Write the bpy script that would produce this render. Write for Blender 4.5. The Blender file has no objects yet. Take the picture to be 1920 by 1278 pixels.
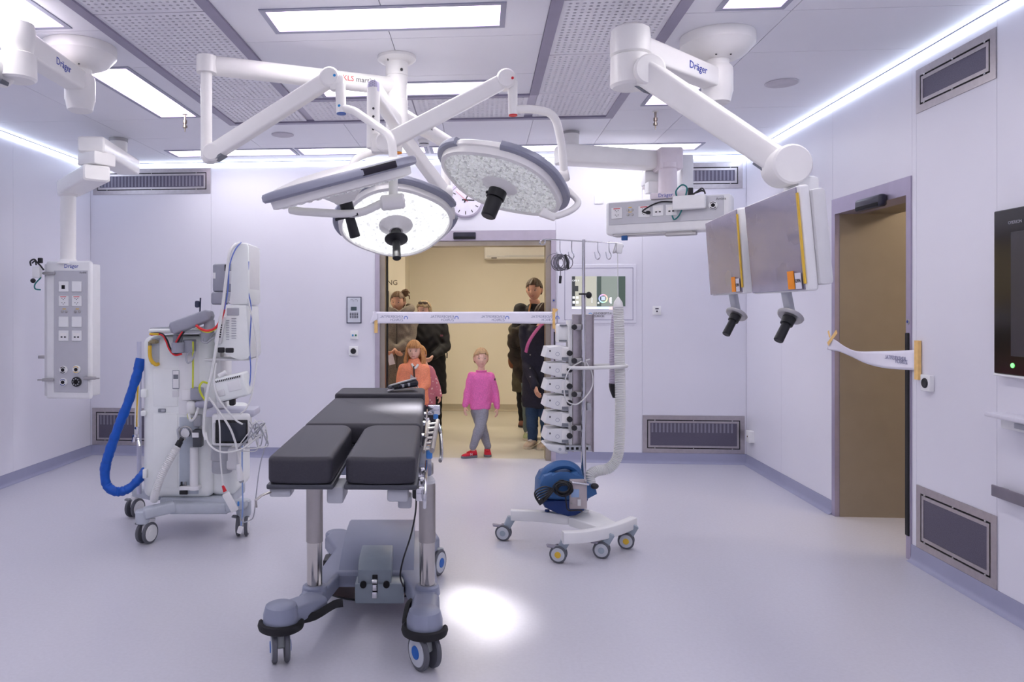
import bpy, bmesh, math, random
from mathutils import Vector, Matrix, Euler
random.seed(7)
PI = math.pi
sc = bpy.context.scene
COL = sc.collection

# ------------------------------------------------------------------ camera
FPX, CX, CY, EYE = 1420.0, 791.0, 580.0, 1.5      # focal length and principal point in px of 1920x1278
TH = math.atan(109 / 1420.0)                       # camera looks this much left of the room axis
cam = bpy.data.cameras.new('camera'); camo = bpy.data.objects.new('camera', cam); COL.objects.link(camo)
camo.location = (0, 0, EYE); camo.rotation_euler = (PI / 2, 0, TH)
cam.sensor_width = 36.0; cam.lens = 36.0 * FPX / 1920
cam.shift_x = (960 - CX) / 1920.0; cam.shift_y = (CY - 639) / 1920.0
cam.clip_start = 0.02; cam.clip_end = 60
sc.camera = camo

# ------------------------------------------------------------------ world and exposure
w = bpy.data.worlds.new('world'); sc.world = w; w.use_nodes = True
w.node_tree.nodes['Background'].inputs[0].default_value = (0.6, 0.6, 0.75, 1)
w.node_tree.nodes['Background'].inputs[1].default_value = 0.02
sc.view_settings.view_transform = 'Standard'; sc.view_settings.look = 'None'
sc.view_settings.exposure = 0.12; sc.view_settings.gamma = 1.0; sc.view_settings.use_curve_mapping = False
sc.cycles.diffuse_bounces = 4; sc.cycles.max_bounces = 7; sc.cycles.glossy_bounces = 3; sc.cycles.transparent_max_bounces = 6; sc.cycles.adaptive_threshold = 0.045; sc.cycles.caustics_reflective = False; sc.cycles.caustics_refractive = False
PANEL_E = 11.3      # ceiling light panels
STRIP_E = 8.5      # perimeter light line
HALL_E = 4.1       # corridor lights
SPOT_W = 620       # the lit surgical lamp

# ------------------------------------------------------------------ materials
def lin(c):
    if isinstance(c, str):
        c = c.lstrip('#'); c = [int(c[i:i + 2], 16) for i in (0, 2, 4)]
    o = []
    for v in c[:3]:
        v = v / 255.0
        o.append(v / 12.92 if v <= 0.04045 else ((v + 0.055) / 1.055) ** 2.4)
    return o
MATS = {}
def mat(name, col, rough=0.5, metal=0.0, var=0.05, scale=12.0, bump=0.0, bscale=200.0, coat=0.0, spec=0.5, trans=0.0, alpha=1.0, ior=1.45):
    if name in MATS: return MATS[name]
    m = bpy.data.materials.new(name); m.use_nodes = True
    nt = m.node_tree; b = nt.nodes['Principled BSDF']; L = nt.links.new
    c = lin(col)
    tc = nt.nodes.new('ShaderNodeTexCoord')
    n = nt.nodes.new('ShaderNodeTexNoise'); n.inputs['Scale'].default_value = scale; n.inputs['Detail'].default_value = 3
    L(tc.outputs['Object'], n.inputs['Vector'])
    r = nt.nodes.new('ShaderNodeValToRGB')
    r.color_ramp.elements[0].position = 0.3; r.color_ramp.elements[1].position = 0.7
    r.color_ramp.elements[0].color = [max(0, x * (1 - var)) for x in c] + [1]
    r.color_ramp.elements[1].color = [min(1, x * (1 + var)) for x in c] + [1]
    L(n.outputs['Fac'], r.inputs['Fac']); L(r.outputs['Color'], b.inputs['Base Color'])
    b.inputs['Roughness'].default_value = rough; b.inputs['Metallic'].default_value = metal
    b.inputs['Coat Weight'].default_value = coat; b.inputs['Specular IOR Level'].default_value = spec
    b.inputs['Transmission Weight'].default_value = trans; b.inputs['IOR'].default_value = ior
    b.inputs['Alpha'].default_value = alpha
    if bump:
        n2 = nt.nodes.new('ShaderNodeTexNoise'); n2.inputs['Scale'].default_value = bscale
        L(tc.outputs['Object'], n2.inputs['Vector'])
        bp = nt.nodes.new('ShaderNodeBump'); bp.inputs['Strength'].default_value = bump; bp.inputs['Distance'].default_value = 0.004
        L(n2.outputs['Fac'], bp.inputs['Height']); L(bp.outputs['Normal'], b.inputs['Normal'])
    MATS[name] = m; return m
def emis(name, col, strength, mixcol=None):
    if name in MATS: return MATS[name]
    m = bpy.data.materials.new(name); m.use_nodes = True
    nt = m.node_tree; b = nt.nodes['Principled BSDF']
    b.inputs['Base Color'].default_value = lin(mixcol or (230, 230, 235)) + [1]
    b.inputs['Emission Color'].default_value = lin(col) + [1]; b.inputs['Emission Strength'].default_value = strength
    if strength < 3: m.cycles.emission_sampling = 'NONE'
    MATS[name] = m; return m

WALL = mat('wall_lacquer', (230, 229, 239), 0.38, var=0.012, scale=1.5)
CEIL = mat('ceiling_lacquer', (238, 238, 246), 0.45, var=0.012, scale=2)
PERF = mat('perforated_lacquer', (240, 239, 246), 0.5, var=0.02)
DGREY = mat('profile_grey', (150, 145, 168), 0.4, var=0.03)
BASEB = mat('baseboard_vinyl', (158, 160, 186), 0.45, var=0.02)
STEEL = mat('brushed_steel', (188, 182, 184), 0.34, 1.0, var=0.06, scale=30)
STEELW = mat('steel_warm', (170, 160, 145), 0.36, 1.0, var=0.06, scale=6)
CHROME = mat('chrome', (215, 215, 218), 0.12, 1.0, var=0.02)
ALU = mat('aluminium', (178, 176, 176), 0.35, 0.85, var=0.04)
WHITE = mat('white_lacquer', (245, 243, 241), 0.32, var=0.015)
WHITE2 = mat('white_plastic', (238, 238, 239), 0.42, var=0.02)
OFFW = mat('offwhite_plastic', (222, 222, 224), 0.45, var=0.02)
LGREY = mat('light_grey_plastic', (180, 182, 190), 0.42, var=0.03)
MGREY = mat('mid_grey_plastic', (126, 130, 138), 0.45, var=0.04)
DARK = mat('black_plastic', (34, 34, 38), 0.42, var=0.1)
DARKR = mat('black_rubber', (28, 28, 32), 0.65, var=0.1)
SLOT = mat('dark_slot', (22, 20, 24), 0.8, var=0.1)
TUBEW = mat('white_tube', (228, 228, 228), 0.4, var=0.02)
BLUE = mat('strong_blue', (14, 86, 186), 0.42, var=0.12, scale=25, bump=0.35, bscale=22)
RED = mat('signal_red', (212, 42, 52), 0.45, var=0.05)
YEL = mat('signal_yellow', (232, 190, 60), 0.45, var=0.05)
GREEN = mat('signal_green', (40, 150, 110), 0.45, var=0.05)
LOGOB = mat('logo_blue', (40, 66, 170), 0.5, var=0.03)
TXTG = mat('text_grey', (90, 88, 92), 0.6, var=0.03)
TXTL = mat('text_pale_grey', (150, 150, 172), 0.6, var=0.03)

# ------------------------------------------------------------------ geometry helpers
def V(*a): return Vector(a[0] if len(a) == 1 else a)
def q(x, y, d):                      # photo pixel + distance -> camera-aligned frame (right, forward, up)
    return Vector(((x - CX) / FPX * d, d, EYE + (CY - y) / FPX * d))
CM = Matrix.Rotation(TH, 4, 'Z')     # camera-aligned frame -> room
def at_Y(x, y, Y):                   # photo pixel -> room point on the plane Y
    dv = CM.to_3x3() @ Vector(((x - CX) / FPX, 1, (CY - y) / FPX)); t = Y / dv.y
    return Vector((dv.x * t, Y, EYE + dv.z * t))
def at_X(x, y, X):
    dv = CM.to_3x3() @ Vector(((x - CX) / FPX, 1, (CY - y) / FPX)); t = X / dv.x
    return Vector((X, dv.y * t, EYE + dv.z * t))
def at_Z(x, y, z):
    dv = CM.to_3x3() @ Vector(((x - CX) / FPX, 1, (CY - y) / FPX)); t = (z - EYE) / dv.z
    return Vector((dv.x * t, dv.y * t, z))

def nb(): return bmesh.new()
def box(bm, lo, hi, bev=0.0, seg=2, M=None):
    lo = Vector(lo); hi = Vector(hi)
    r = bmesh.ops.create_cube(bm, size=1.0)
    vs = r['verts']; c = (lo + hi) / 2; s = hi - lo
    for v in vs: v.co = Vector((v.co.x * s.x, v.co.y * s.y, v.co.z * s.z)) + c
    if bev > 0:
        es = list({e for v in vs for e in v.link_edges})
        bv = min(bev, 0.49 * min(abs(s.x), abs(s.y), abs(s.z)))
        r2 = bmesh.ops.bevel(bm, geom=es, offset=bv, segments=seg, affect='EDGES', profile=0.5)
        vs = list({v for f in r2['faces'] for v in f.verts} | {v for v in vs if v.is_valid})
    if M is not None:
        bmesh.ops.transform(bm, matrix=M, verts=vs)
    return vs
def cbox(bm, c, s, bev=0.0, seg=2, rot=None):
    M = Matrix.Translation(Vector(c))
    if rot is not None: M = M @ rot.to_4x4()
    h = Vector(s) / 2
    return box(bm, -h, h, bev, seg, M)
def basis(d, up=Vector((0, 0, 1))):
    z = Vector(d).normalized()
    x = up.cross(z)
    if x.length < 1e-5: x = Vector((1, 0, 0)).cross(z)
    x.normalize(); y = z.cross(x)
    return Matrix((x, y, z)).transposed()          # columns x,y,z
def ring(bm, c, B, rx, ry, seg, p=2.0):
    out = []
    for i in range(seg):
        a = 2 * PI * i / seg; ca, sa = math.cos(a), math.sin(a)
        if p != 2.0:
            ca = math.copysign(abs(ca) ** (2 / p), ca); sa = math.copysign(abs(sa) ** (2 / p), sa)
        out.append(bm.verts.new(Vector(c) + B @ Vector((rx * ca, ry * sa, 0))))
    return out
def skin(bm, rings, cap0=True, cap1=True):
    n = len(rings[0])
    for a, b in zip(rings, rings[1:]):
        for i in range(n):
            bm.faces.new((a[i], a[(i + 1) % n], b[(i + 1) % n], b[i]))
    if cap0: bm.faces.new(rings[0][::-1])
    if cap1: bm.faces.new(rings[-1])
def cyl(bm, p0, p1, r0, r1=None, seg=20, bev=0.0):
    p0 = Vector(p0); p1 = Vector(p1); r1 = r0 if r1 is None else r1
    B = basis(p1 - p0); L = (p1 - p0).length; u = (p1 - p0) / L
    R = []
    if bev > 0:
        R.append(ring(bm, p0, B, r0 - bev, r0 - bev, seg)); R.append(ring(bm, p0 + u * bev, B, r0, r0, seg))
        R.append(ring(bm, p1 - u * bev, B, r1, r1, seg)); R.append(ring(bm, p1, B, r1 - bev, r1 - bev, seg))
    else:
        R = [ring(bm, p0, B, r0, r0, seg), ring(bm, p1, B, r1, r1, seg)]
    skin(bm, R)
def lathe(bm, prof, o, axis=(0, 0, 1), seg=28, caps=(True, True), B=None):
    B = basis(axis, Vector((0, 1, 0)) if abs(Vector(axis).normalized().z) > 0.9 else Vector((0, 0, 1))) if B is None else B
    z = B.col[2]
    R = [ring(bm, Vector(o) + z * h, B, max(r, 1e-4), max(r, 1e-4), seg) for r, h in prof]
    skin(bm, R, *caps)
def smooth_pts(pts, n=6):
    pts = [Vector(p) for p in pts]
    if len(pts) < 3: return pts
    P = [pts[0] * 2 - pts[1]] + pts + [pts[-1] * 2 - pts[-2]]
    out = []
    for i in range(1, len(P) - 2):
        p0, p1, p2, p3 = P[i - 1:i + 3]
        for k in range(n):
            t = k / n
            out.append(0.5 * ((2 * p1) + (p2 - p0) * t + (2 * p0 - 5 * p1 + 4 * p2 - p3) * t * t + (3 * p1 - p0 - 3 * p2 + p3) * t ** 3))
    out.append(pts[-1]); return out
def bend_pts(pts, r=0.05, n=5):                     # straight runs with rounded corners
    pts = [Vector(p) for p in pts]; out = [pts[0]]
    for a, b, c in zip(pts, pts[1:], pts[2:]):
        u = (a - b); v = (c - b); k = min(r, u.length * .48, v.length * .48)
        s = b + u.normalized() * k; e = b + v.normalized() * k
        for i in range(n + 1):
            t = i / n
            out.append((1 - t) ** 2 * s + 2 * t * (1 - t) * b + t * t * e)
    out.append(pts[-1]); return out
def tube(bm, pts, r, seg=10, rs=None, ry=None, p=2.0, up=None):
    pts = [Vector(x) for x in pts]
    R = []; prev = None
    for i, x in enumerate(pts):
        d = (pts[min(i + 1, len(pts) - 1)] - pts[max(i - 1, 0)])
        if d.length < 1e-7: d = Vector((0, 0, 1))
        d.normalize()
        if prev is None:
            B = basis(d, up or Vector((0, 0, 1)))
        else:
            y = prev.col[1]; xx = y.cross(d)
            if xx.length < 1e-5: xx = prev.col[0].copy()
            xx.normalize(); yy = d.cross(xx); B = Matrix((xx, yy, d)).transposed()
        prev = B
        k = rs[i] if rs else 1.0
        R.append(ring(bm, x, B, r * k, (ry if ry else r) * k, seg, p))
    skin(bm, R)
def beam(bm, p0, p1, w0, h0, w1=None, h1=None, bev=0.01, roll=0.0, p=6.0, seg=20, capr=0.0):
    p0 = Vector(p0); p1 = Vector(p1); w1 = w0 if w1 is None else w1; h1 = h0 if h1 is None else h1
    B = basis(p1 - p0) @ Matrix.Rotation(roll, 3, 'Z')
    u = (p1 - p0).normalized()
    R = []
    if bev: R.append(ring(bm, p0, B, w0 / 2 - bev, h0 / 2 - bev, seg, p))
    R.append(ring(bm, p0 + u * bev, B, w0 / 2, h0 / 2, seg, p)); R.append(ring(bm, p1 - u * bev, B, w1 / 2, h1 / 2, seg, p))
    if bev: R.append(ring(bm, p1, B, w1 / 2 - bev, h1 / 2 - bev, seg, p))
    skin(bm, R)
def prism(bm, poly, y0, y1, M=None, bev=0.0):        # polygon in x,z extruded along y
    a = [bm.verts.new((x, y0, z)) for x, z in poly]; b = [bm.verts.new((x, y1, z)) for x, z in poly]
    skin(bm, [a, b])
    vs = a + b
    if bev:
        es = list({e for v in vs for e in v.link_edges if (e.verts[0] in a) == (e.verts[1] in a)})
        r = bmesh.ops.bevel(bm, geom=es, offset=bev, segments=2, profile=.5, affect='EDGES')
        vs = list({v for f in r['faces'] for v in f.verts} | {v for v in vs if v.is_valid})
    if M is not None: bmesh.ops.transform(bm, matrix=M, verts=vs)
def rrect(w, h, r, n=5, cx=0, cy=0):
    o = []
    for sx, sy, a0 in ((1, 1, 0), (-1, 1, 90), (-1, -1, 180), (1, -1, 270)):
        for i in range(n + 1):
            a = math.radians(a0 + 90 * i / n)
            o.append((cx + sx * (w / 2 - r) + r * math.cos(a), cy + sy * (h / 2 - r) + r * math.sin(a)))
    return o
def sphere(bm, c, r, seg=16, rings=10, M=None):
    rr = r if hasattr(r, '__len__') else (r, r, r)
    res = bmesh.ops.create_uvsphere(bm, u_segments=seg, v_segments=rings, radius=1.0)
    for v in res['verts']:
        p = Vector((v.co.x * rr[0], v.co.y * rr[1], v.co.z * rr[2]))
        v.co = (M @ p if M is not None else p) + Vector(c)

# ------------------------------------------------------------------ objects, things and parts
def mk(name, bm, m, smooth=35):
    me = bpy.data.meshes.new(name)
    bmesh.ops.recalc_face_normals(bm, faces=bm.faces)
    bm.to_mesh(me); bm.free()
    if m is not None: me.materials.append(m)
    if smooth:
        for p in me.polygons: p.use_smooth = True
        me.set_sharp_from_angle(angle=math.radians(smooth))
    o = bpy.data.objects.new(name, me); COL.objects.link(o); return o
def tag(o, label=None, cat=None, group=None, kind=None):
    if label: o['label'] = label
    if cat: o['category'] = cat
    if group: o['group'] = group
    if kind: o['kind'] = kind
    return o
class Thing:
    """an Empty at the thing's base; parts are modelled in the camera-aligned frame ('c') or the room frame ('r')"""
    def __init__(s, name, label, cat, base, frame='c', group=None, kind=None):
        s.base = Vector(base)
        o = bpy.data.objects.new(name, None); COL.objects.link(o); s.o = o
        o.empty_display_size = 0.1
        if frame == 'c':
            o.location = CM @ s.base; o.rotation_euler = (0, 0, TH)
        else:
            o.location = s.base
        tag(o, label, cat, group, kind)
    def part(s, name, bm, m, parent=None, label=None, smooth=35, kind=None):
        bmesh.ops.translate(bm, vec=-s.base, verts=bm.verts)
        o = mk(name, bm, m, smooth); o.parent = parent or s.o
        if label: o['label'] = label
        if kind: o['kind'] = kind
        return o
    def parts(s, name, bms, m, parent=None, **k):
        return [s.part(name, b, m, parent, **k) for b in bms]
    def copies(s, src, name=None, parent=None, offset=(0, 0, 0), rotz=0.0, M=None):   # share mesh data
        c = src.copy(); COL.objects.link(c); c.parent = parent or s.o
        c.matrix_local = (Matrix.Translation(Vector(offset)) @ Matrix.Rotation(rotz, 4, 'Z')) if M is None else M
        return c
def single(name, bm, m, label, cat, base, frame='c', group=None, smooth=35, kind=None):
    base = Vector(base); bmesh.ops.translate(bm, vec=-base, verts=bm.verts)
    o = mk(name, bm, m, smooth)
    if frame == 'c': o.location = CM @ base; o.rotation_euler = (0, 0, TH)
    else: o.location = base
    return tag(o, label, cat, group, kind)
def struct(name, bm, m, parent=None, smooth=0, label=None):
    o = mk(name, bm, m, smooth)
    if parent is not None: o.parent = parent
    else: o['kind'] = 'structure'
    if label: o['label'] = label
    return o
def text_bm(s, size, M, mirror=False, align='CENTER', thick=0.0005):
    cu = bpy.data.curves.new('txt', 'FONT'); cu.body = s; cu.size = size; cu.align_x = align; cu.align_y = 'CENTER'; cu.extrude = thick; cu.resolution_u = 2
    ob = bpy.data.objects.new('txt', cu); COL.objects.link(ob)
    me = bpy.data.meshes.new_from_object(ob.evaluated_get(bpy.context.evaluated_depsgraph_get()))
    bm = nb(); bm.from_mesh(me)
    bpy.data.objects.remove(ob); bpy.data.curves.remove(cu); bpy.data.meshes.remove(me)
    if mirror: bmesh.ops.scale(bm, vec=(-1, 1, 1), verts=bm.verts)
    bmesh.ops.transform(bm, matrix=M, verts=bm.verts)
    return bm
def tmat(o, right, up):               # text placement: right / up directions
    r = Vector(right).normalized(); u = Vector(up); u = (u - r * u.dot(r)).normalized(); n = r.cross(u)
    M = Matrix((r, u, n)).transposed().to_4x4(); M.translation = Vector(o); return M

# ================================================================== ROOM
XL, XR, YB, YF, ZC = -4.02, 2.573, 7.555, -1.6, 3.0
# ---- floor
FLOOR = mat('floor_vinyl', (204, 203, 214), 0.33, var=0.03, scale=60, bump=0.03, bscale=900)
bm = nb(); box(bm, (XL - .3, YF - .3, -0.2), (XR + 2.6, YB + 0.12, 0.0)); struct('floor', bm, FLOOR)
HALLF = mat('hall_floor_vinyl', (196, 190, 178), 0.3, var=0.03, scale=50)
bm = nb(); box(bm, (-4.2, YB + 0.12, -0.2), (3.8, 12.0, -0.001)); struct('floor_corridor', bm, HALLF)
# ---- ceiling slab + panels
bm = nb(); box(bm, (XL - .3, YF - .3, ZC + 0.012), (XR + 2.6, YB + .1, ZC + 0.25))
ceil = struct('ceiling', bm, mat('ceiling_joint', (200, 196, 212), 0.6, var=.02))
def cpanel(x0, y0, x1, y1, m=CEIL):
    bm = nb(); g = 0.002
    box(bm, (x0 + g, y0 + g, ZC), (x1 - g, y1 - g, ZC + 0.0125)); o = struct('ceiling_panel', bm, m, ceil)
    return o
SX0, SX1, SX2, SX3 = -2.02, -1.315, 0.345, 1.03      # perforated strips
FY0, FY1 = 5.31, 6.0                                  # far perforated strip
for (xa, xb) in ((XL, -3.05), (-3.05, SX0)):
    ys = [YF, 0.0, 1.3, 2.6, 3.93, 4.55, 5.8, 6.45, YB]
    for a, b in zip(ys, ys[1:]): cpanel(xa, a, xb, b)
for (xa, xb) in ((SX3, 1.56), (1.56, XR)):
    ys = [YF, 0.0, 1.3, 2.6, 3.93, 4.56, 5.8, 6.45, YB]
    for a, b in zip(ys, ys[1:]): cpanel(xa, a, xb, b)
for (xa, xb) in ((SX1, -0.49), (-0.49, SX2)):
    ys = [1.9, 2.6, 3.3, 4.17, 4.85, FY0]
    for a, b in zip(ys, ys[1:]): cpanel(xa, a, xb, b)
for (xa, xb) in ((SX0, -1.1), (-1.1, -0.3), (-0.3, 0.42), (0.42, SX3)):
    for a, b in ((FY1, 6.75), (6.75, YB), (YF, 0.0), (0.0, 1.2)): cpanel(xa, a, xb, b)
# ---- perforated air panels with real holes, grey profiles around them
def perf_mesh(w, h, nx, ny, r, slot=False):
    bm = nb(); px, py = w / nx, h / ny
    k = [(1, 0), (1, 1), (0, 1), (-1, 1), (-1, 0), (-1, -1), (0, -1), (1, -1)]
    for i in range(nx):
        for j in range(ny):
            cx, cy = (i + .5) * px, (j + .5) * py
            o = [bm.verts.new((cx + a * px / 2, cy + b * py / 2, 0)) for a, b in k]
            rx, ry = (r, r) if not slot else (px * .3, py * .15)
            hh = [bm.verts.new((cx + rx * math.cos(PI / 4 * n), cy + ry * math.sin(PI / 4 * n), 0)) for n in range(8)]
            up = [bm.verts.new(v.co + Vector((0, 0, 0.006))) for v in hh]
            for n in range(8):
                bm.faces.new((o[n], o[(n + 1) % 8], hh[(n + 1) % 8], hh[n]))
                bm.faces.new((hh[n], hh[(n + 1) % 8], up[(n + 1) % 8], up[n]))
    bmesh.ops.remove_doubles(bm, verts=bm.verts, dist=1e-5)
    return bm
def frame_bm(bm, x0, y0, x1, y1, wd, z0, z1):
    box(bm, (x0, y0, z0), (x0 + wd, y1, z1)); box(bm, (x1 - wd, y0, z0), (x1, y1, z1))
    box(bm, (x0 + wd, y0, z0), (x1 - wd, y0 + wd, z1)); box(bm, (x0 + wd, y1 - wd, z0), (x1 - wd, y1, z1))
def perf_panel(tmpl, x0, y0, w, h, label, group):
    t = Thing('perforated_air_panel', label, 'ceiling panel', (x0 + w / 2, y0 + h / 2, ZC), 'r', group)
    b = 0.02; bm = nb()
    frame_bm(bm, x0, y0, x0 + w, y0 + h, b, ZC - 0.001, ZC + 0.01); t.part('border', bm, PERF, smooth=0)
    o = bpy.data.objects.new('perforated_sheet', tmpl); COL.objects.link(o); o.parent = t.o; o.location = (-w / 2 + b, -h / 2 + b, 0)
    bm = nb(); box(bm, (x0 + .01, y0 + .01, ZC + 0.0075), (x0 + w - .01, y0 + h - .01, ZC + 0.0115)); t.part('plenum', bm, mat('plenum_grey', (150, 146, 160), 0.8), smooth=0)
def as_mesh(bm, m):
    me = bpy.data.meshes.new('perforated_sheet'); bm.to_mesh(me); bm.free(); me.materials.append(m); return me
pw = SX1 - SX0 - 0.12; L = 0.782
tm = as_mesh(perf_mesh(pw - .04, L - .04, 15, 19, 0.0095), PERF)
pr = SX3 - SX2 - 0.12
tm2 = as_mesh(perf_mesh(pr - .04, L - .04, 15, 19, 0.0095), PERF)
names = ['nearest the front wall', 'second from the front', 'third from the front', 'fourth from the front', 'next to the far strip']
for k in range(5):
    y0 = 1.34 + k * (L + .012)
    perf_panel(tm, SX0 + .06, y0, pw, L, 'perforated lavender ceiling panel of the left air strip, ' + names[k], 'perforated ceiling air panels')
    perf_panel(tm2, SX2 + .06, y0, pr, L, 'perforated lavender ceiling panel of the right air strip, ' + names[k], 'perforated ceiling air panels')
    if k == 4:
        pass
yk = 1.34 + 5 * (L + .012)
ext = FY1 - .06 - yk
tm3 = as_mesh(perf_mesh(pw - .04, ext - .04, 15, 14, 0.0095), PERF)
perf_panel(tm3, SX0 + .06, yk, pw, ext, 'perforated lavender ceiling panel in the far left corner of the air frame', 'perforated ceiling air panels')
tm4 = as_mesh(perf_mesh(pr - .04, ext - .04, 15, 14, 0.0095), PERF)
perf_panel(tm4, SX2 + .06, yk, pr, ext, 'perforated lavender ceiling panel in the far right corner of the air frame', 'perforated ceiling air panels')
cw = (SX2 - SX1) / 2 - .01
tm5 = as_mesh(perf_mesh(cw - .04, FY1 - FY0 - .16, 22, 12, 0.0095, True), PERF)
perf_panel(tm5, SX1 + .005, FY0 + .06, cw, FY1 - FY0 - .12, 'slotted ceiling panel of the far air strip, left of the lamp column', 'perforated ceiling air panels')
perf_panel(tm5, SX1 + .015 + cw, FY0 + .06, cw, FY1 - FY0 - .12, 'slotted ceiling panel of the far air strip, right of the lamp column', 'perforated ceiling air panels')
# grey profiles around the air strips
n = [0]
def trim(lo, hi, m=DGREY):
    n[0] += 1; bm = nb(); box(bm, lo, hi); struct('trim_%d' % n[0], bm, m)
z0, z1 = ZC - .012, ZC + .012
trim((SX0, 1.2, z0), (SX0 + .06, FY1, z1)); trim((SX1 - .06, 1.2, z0), (SX1, FY0, z1))
trim((SX2, 1.2, z0), (SX2 + .06, FY0, z1)); trim((SX3 - .06, 1.2, z0), (SX3, FY1, z1))
trim((SX0 + .06, FY1 - .05, z0), (SX3 - .06, FY1, z1)); trim((SX1, FY0, z0), (SX2, FY0 + .05, z1))
trim((SX0 + .06, 1.2, z0), (SX1 - .06, 1.26, z1)); trim((SX2 + .06, 1.2, z0), (SX3 - .06, 1.26, z1))
# the gap between the two strips at the near end
for (xa, xb) in ((SX1, -0.49), (-0.49, SX2)): cpanel(xa, 1.2, xb, 1.9)

# ---- ceiling lights
def light_mat(name='light_diffuser', k=1.0):
    m = bpy.data.materials.new(name); m.use_nodes = True; nt = m.node_tree; L = nt.links.new
    b = nt.nodes['Principled BSDF']; b.inputs['Base Color'].default_value = (.85, .82, .88, 1); b.inputs['Roughness'].default_value = .35
    tc = nt.nodes.new('ShaderNodeTexCoord'); sp = nt.nodes.new('ShaderNodeSeparateXYZ'); L(tc.outputs['Generated'], sp.inputs[0])
    def edge(sock, k):
        a = nt.nodes.new('ShaderNodeMath'); a.operation = 'SUBTRACT'; L(sock, a.inputs[0]); a.inputs[1].default_value = .5
        c = nt.nodes.new('ShaderNodeMath'); c.operation = 'ABSOLUTE'; L(a.outputs[0], c.inputs[0])
        d = nt.nodes.new('ShaderNodeMapRange'); L(c.outputs[0], d.inputs[0]); d.inputs[1].default_value = .5 - k; d.inputs[2].default_value = .5
        d.inputs[3].default_value = 1.0; d.inputs[4].default_value = 0.0; return d.outputs[0]
    mu = nt.nodes.new('ShaderNodeMath'); mu.operation = 'MULTIPLY'; L(edge(sp.outputs[0], .22), mu.inputs[0]); L(edge(sp.outputs[1], .22), mu.inputs[1])
    r = nt.nodes.new('ShaderNodeValToRGB'); L(mu.outputs[0], r.inputs[0])
    r.color_ramp.elements[0].color = (.22, .15, .24, 1); r.color_ramp.elements[1].color = (1, .99, .975, 1)
    L(r.outputs[0], b.inputs['Emission Color']); b.inputs['Emission Strength'].default_value = PANEL_E * k
    return m
DIFF = light_mat(); DIFFB = light_mat('light_diffuser_dimmed', .9); LFRAME = mat('light_frame', (160, 162, 182), 0.4, var=.02)
def ceiling_light(x0, y0, x1, y1, label):
    t = Thing('ceiling_light', label, 'ceiling light', ((x0 + x1) / 2, (y0 + y1) / 2, ZC), 'r', 'recessed ceiling lights')
    bm = nb(); frame_bm(bm, x0, y0, x1, y1, .028, ZC - .006, ZC + .004); t.part('frame', bm, LFRAME, smooth=0)
    bm = nb(); box(bm, (x0 + .026, y0 + .026, ZC - .003), (x1 - .026, y1 - .026, ZC + .003)); t.part('diffuser', bm, DIFFB if y0 > 6.5 else DIFF, smooth=0)
CL = [(-1.105, 3.71, .13, 4.04, 'long pinkish ceiling light panel in front of the surgical lamp column'),
      (-1.105, 4.965, .13, 5.29, 'long pinkish ceiling light panel just behind the surgical lamp column'),
      (-2.50, 4.52, -2.165, 5.75, 'bright slanted ceiling light panel beside the left ceiling arm'),
      (-2.50, 2.65, -2.165, 3.88, 'ceiling light panel cut by the upper left picture corner'),
      (1.175, 2.67, 1.51, 3.90, 'ceiling light panel cut by the top picture edge near the right ceiling arm'),
      (1.175, 4.45, 1.51, 5.68, 'ceiling light panel half hidden behind the right ceiling arm'),
      (-2.97, 6.93, -1.745, 7.24, 'leftmost ceiling light of the row along the back wall'),
      (-1.72, 6.93, -.49, 7.24, 'second ceiling light from the left in the row along the back wall'),
      (-.465, 6.95, .765, 7.26, 'third ceiling light from the left in the row along the back wall'),
      (.79, 6.97, 2.02, 7.28, 'rightmost ceiling light of the row along the back wall'),
      (-1.105, 2.0, .13, 2.33, 'ceiling light panel over the near middle of the room'),
      (-2.50, 0.6, -2.165, 1.83, 'ceiling light panel over the near left of the room'),
      (1.175, 0.6, 1.51, 1.83, 'ceiling light panel over the near right of the room'),
      (-1.105, 0.3, .13, .63, 'added unseen fill light panel over the middle of the room, straight above the viewer'),  # unseen panel added to brighten surfaces that face the camera
      (-2.97, -.6, -1.745, -.28, 'left ceiling light of the unseen fill row added along the front wall'),  # unseen row added as front fill for the white arms and machine
      (-1.105, -.6, .13, -.28, 'middle ceiling light of the unseen fill row added along the front wall'),
      (.79, -.6, 2.02, -.28, 'right ceiling light of the unseen fill row added along the front wall')]
for c in CL: ceiling_light(*c)

# ---- walls as panels on a backing, with real openings
JOINT = mat('wall_joint', (218, 216, 228), .6, var=.02)
DX0, DX1, DZ = -1.05, 0.745, 2.285           # outer size of the back door frame
RY0, RY1, RZ = 4.735, 5.755, 2.30            # outer size of the right door frame
def wall(name, pieces, panels):
    bm = nb()
    for lo, hi in pieces: box(bm, lo, hi)
    w = struct(name, bm, JOINT)
    for lo, hi in panels:
        bm = nb(); box(bm, lo, hi, .001, 1); struct('wall_panel', bm, WALL, w)
    return w
T = .008
g = .001
wall('wall_back', [((XL - .2, YB + T, 0), (DX0, YB + .15, ZC + .1)), ((DX1, YB + T, 0), (XR + .2, YB + .15, ZC + .1)), ((DX0, YB + T, DZ), (DX1, YB + .15, ZC + .1))],
     [((a + g, YB, z0), (b - g, YB + T, z1)) for a, b, z0, z1 in ((XL, -2.74, .1, ZC), (-2.74, DX0, .1, ZC), (DX0, DX1, DZ, ZC), (DX1, 1.583, .1, ZC), (1.583, XR, .1, ZC))])
wall('wall_left', [((XL - .2, YF, 0), (XL - T, YB + .1, ZC + .1))],
     [((XL - T, a + g, .1), (XL, b - g, ZC)) for a, b in ((YF, 0), (0, 1.25), (1.25, 2.5), (2.5, 3.75), (3.75, 5.0), (5.0, 6.25), (6.25, YB))])
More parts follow.
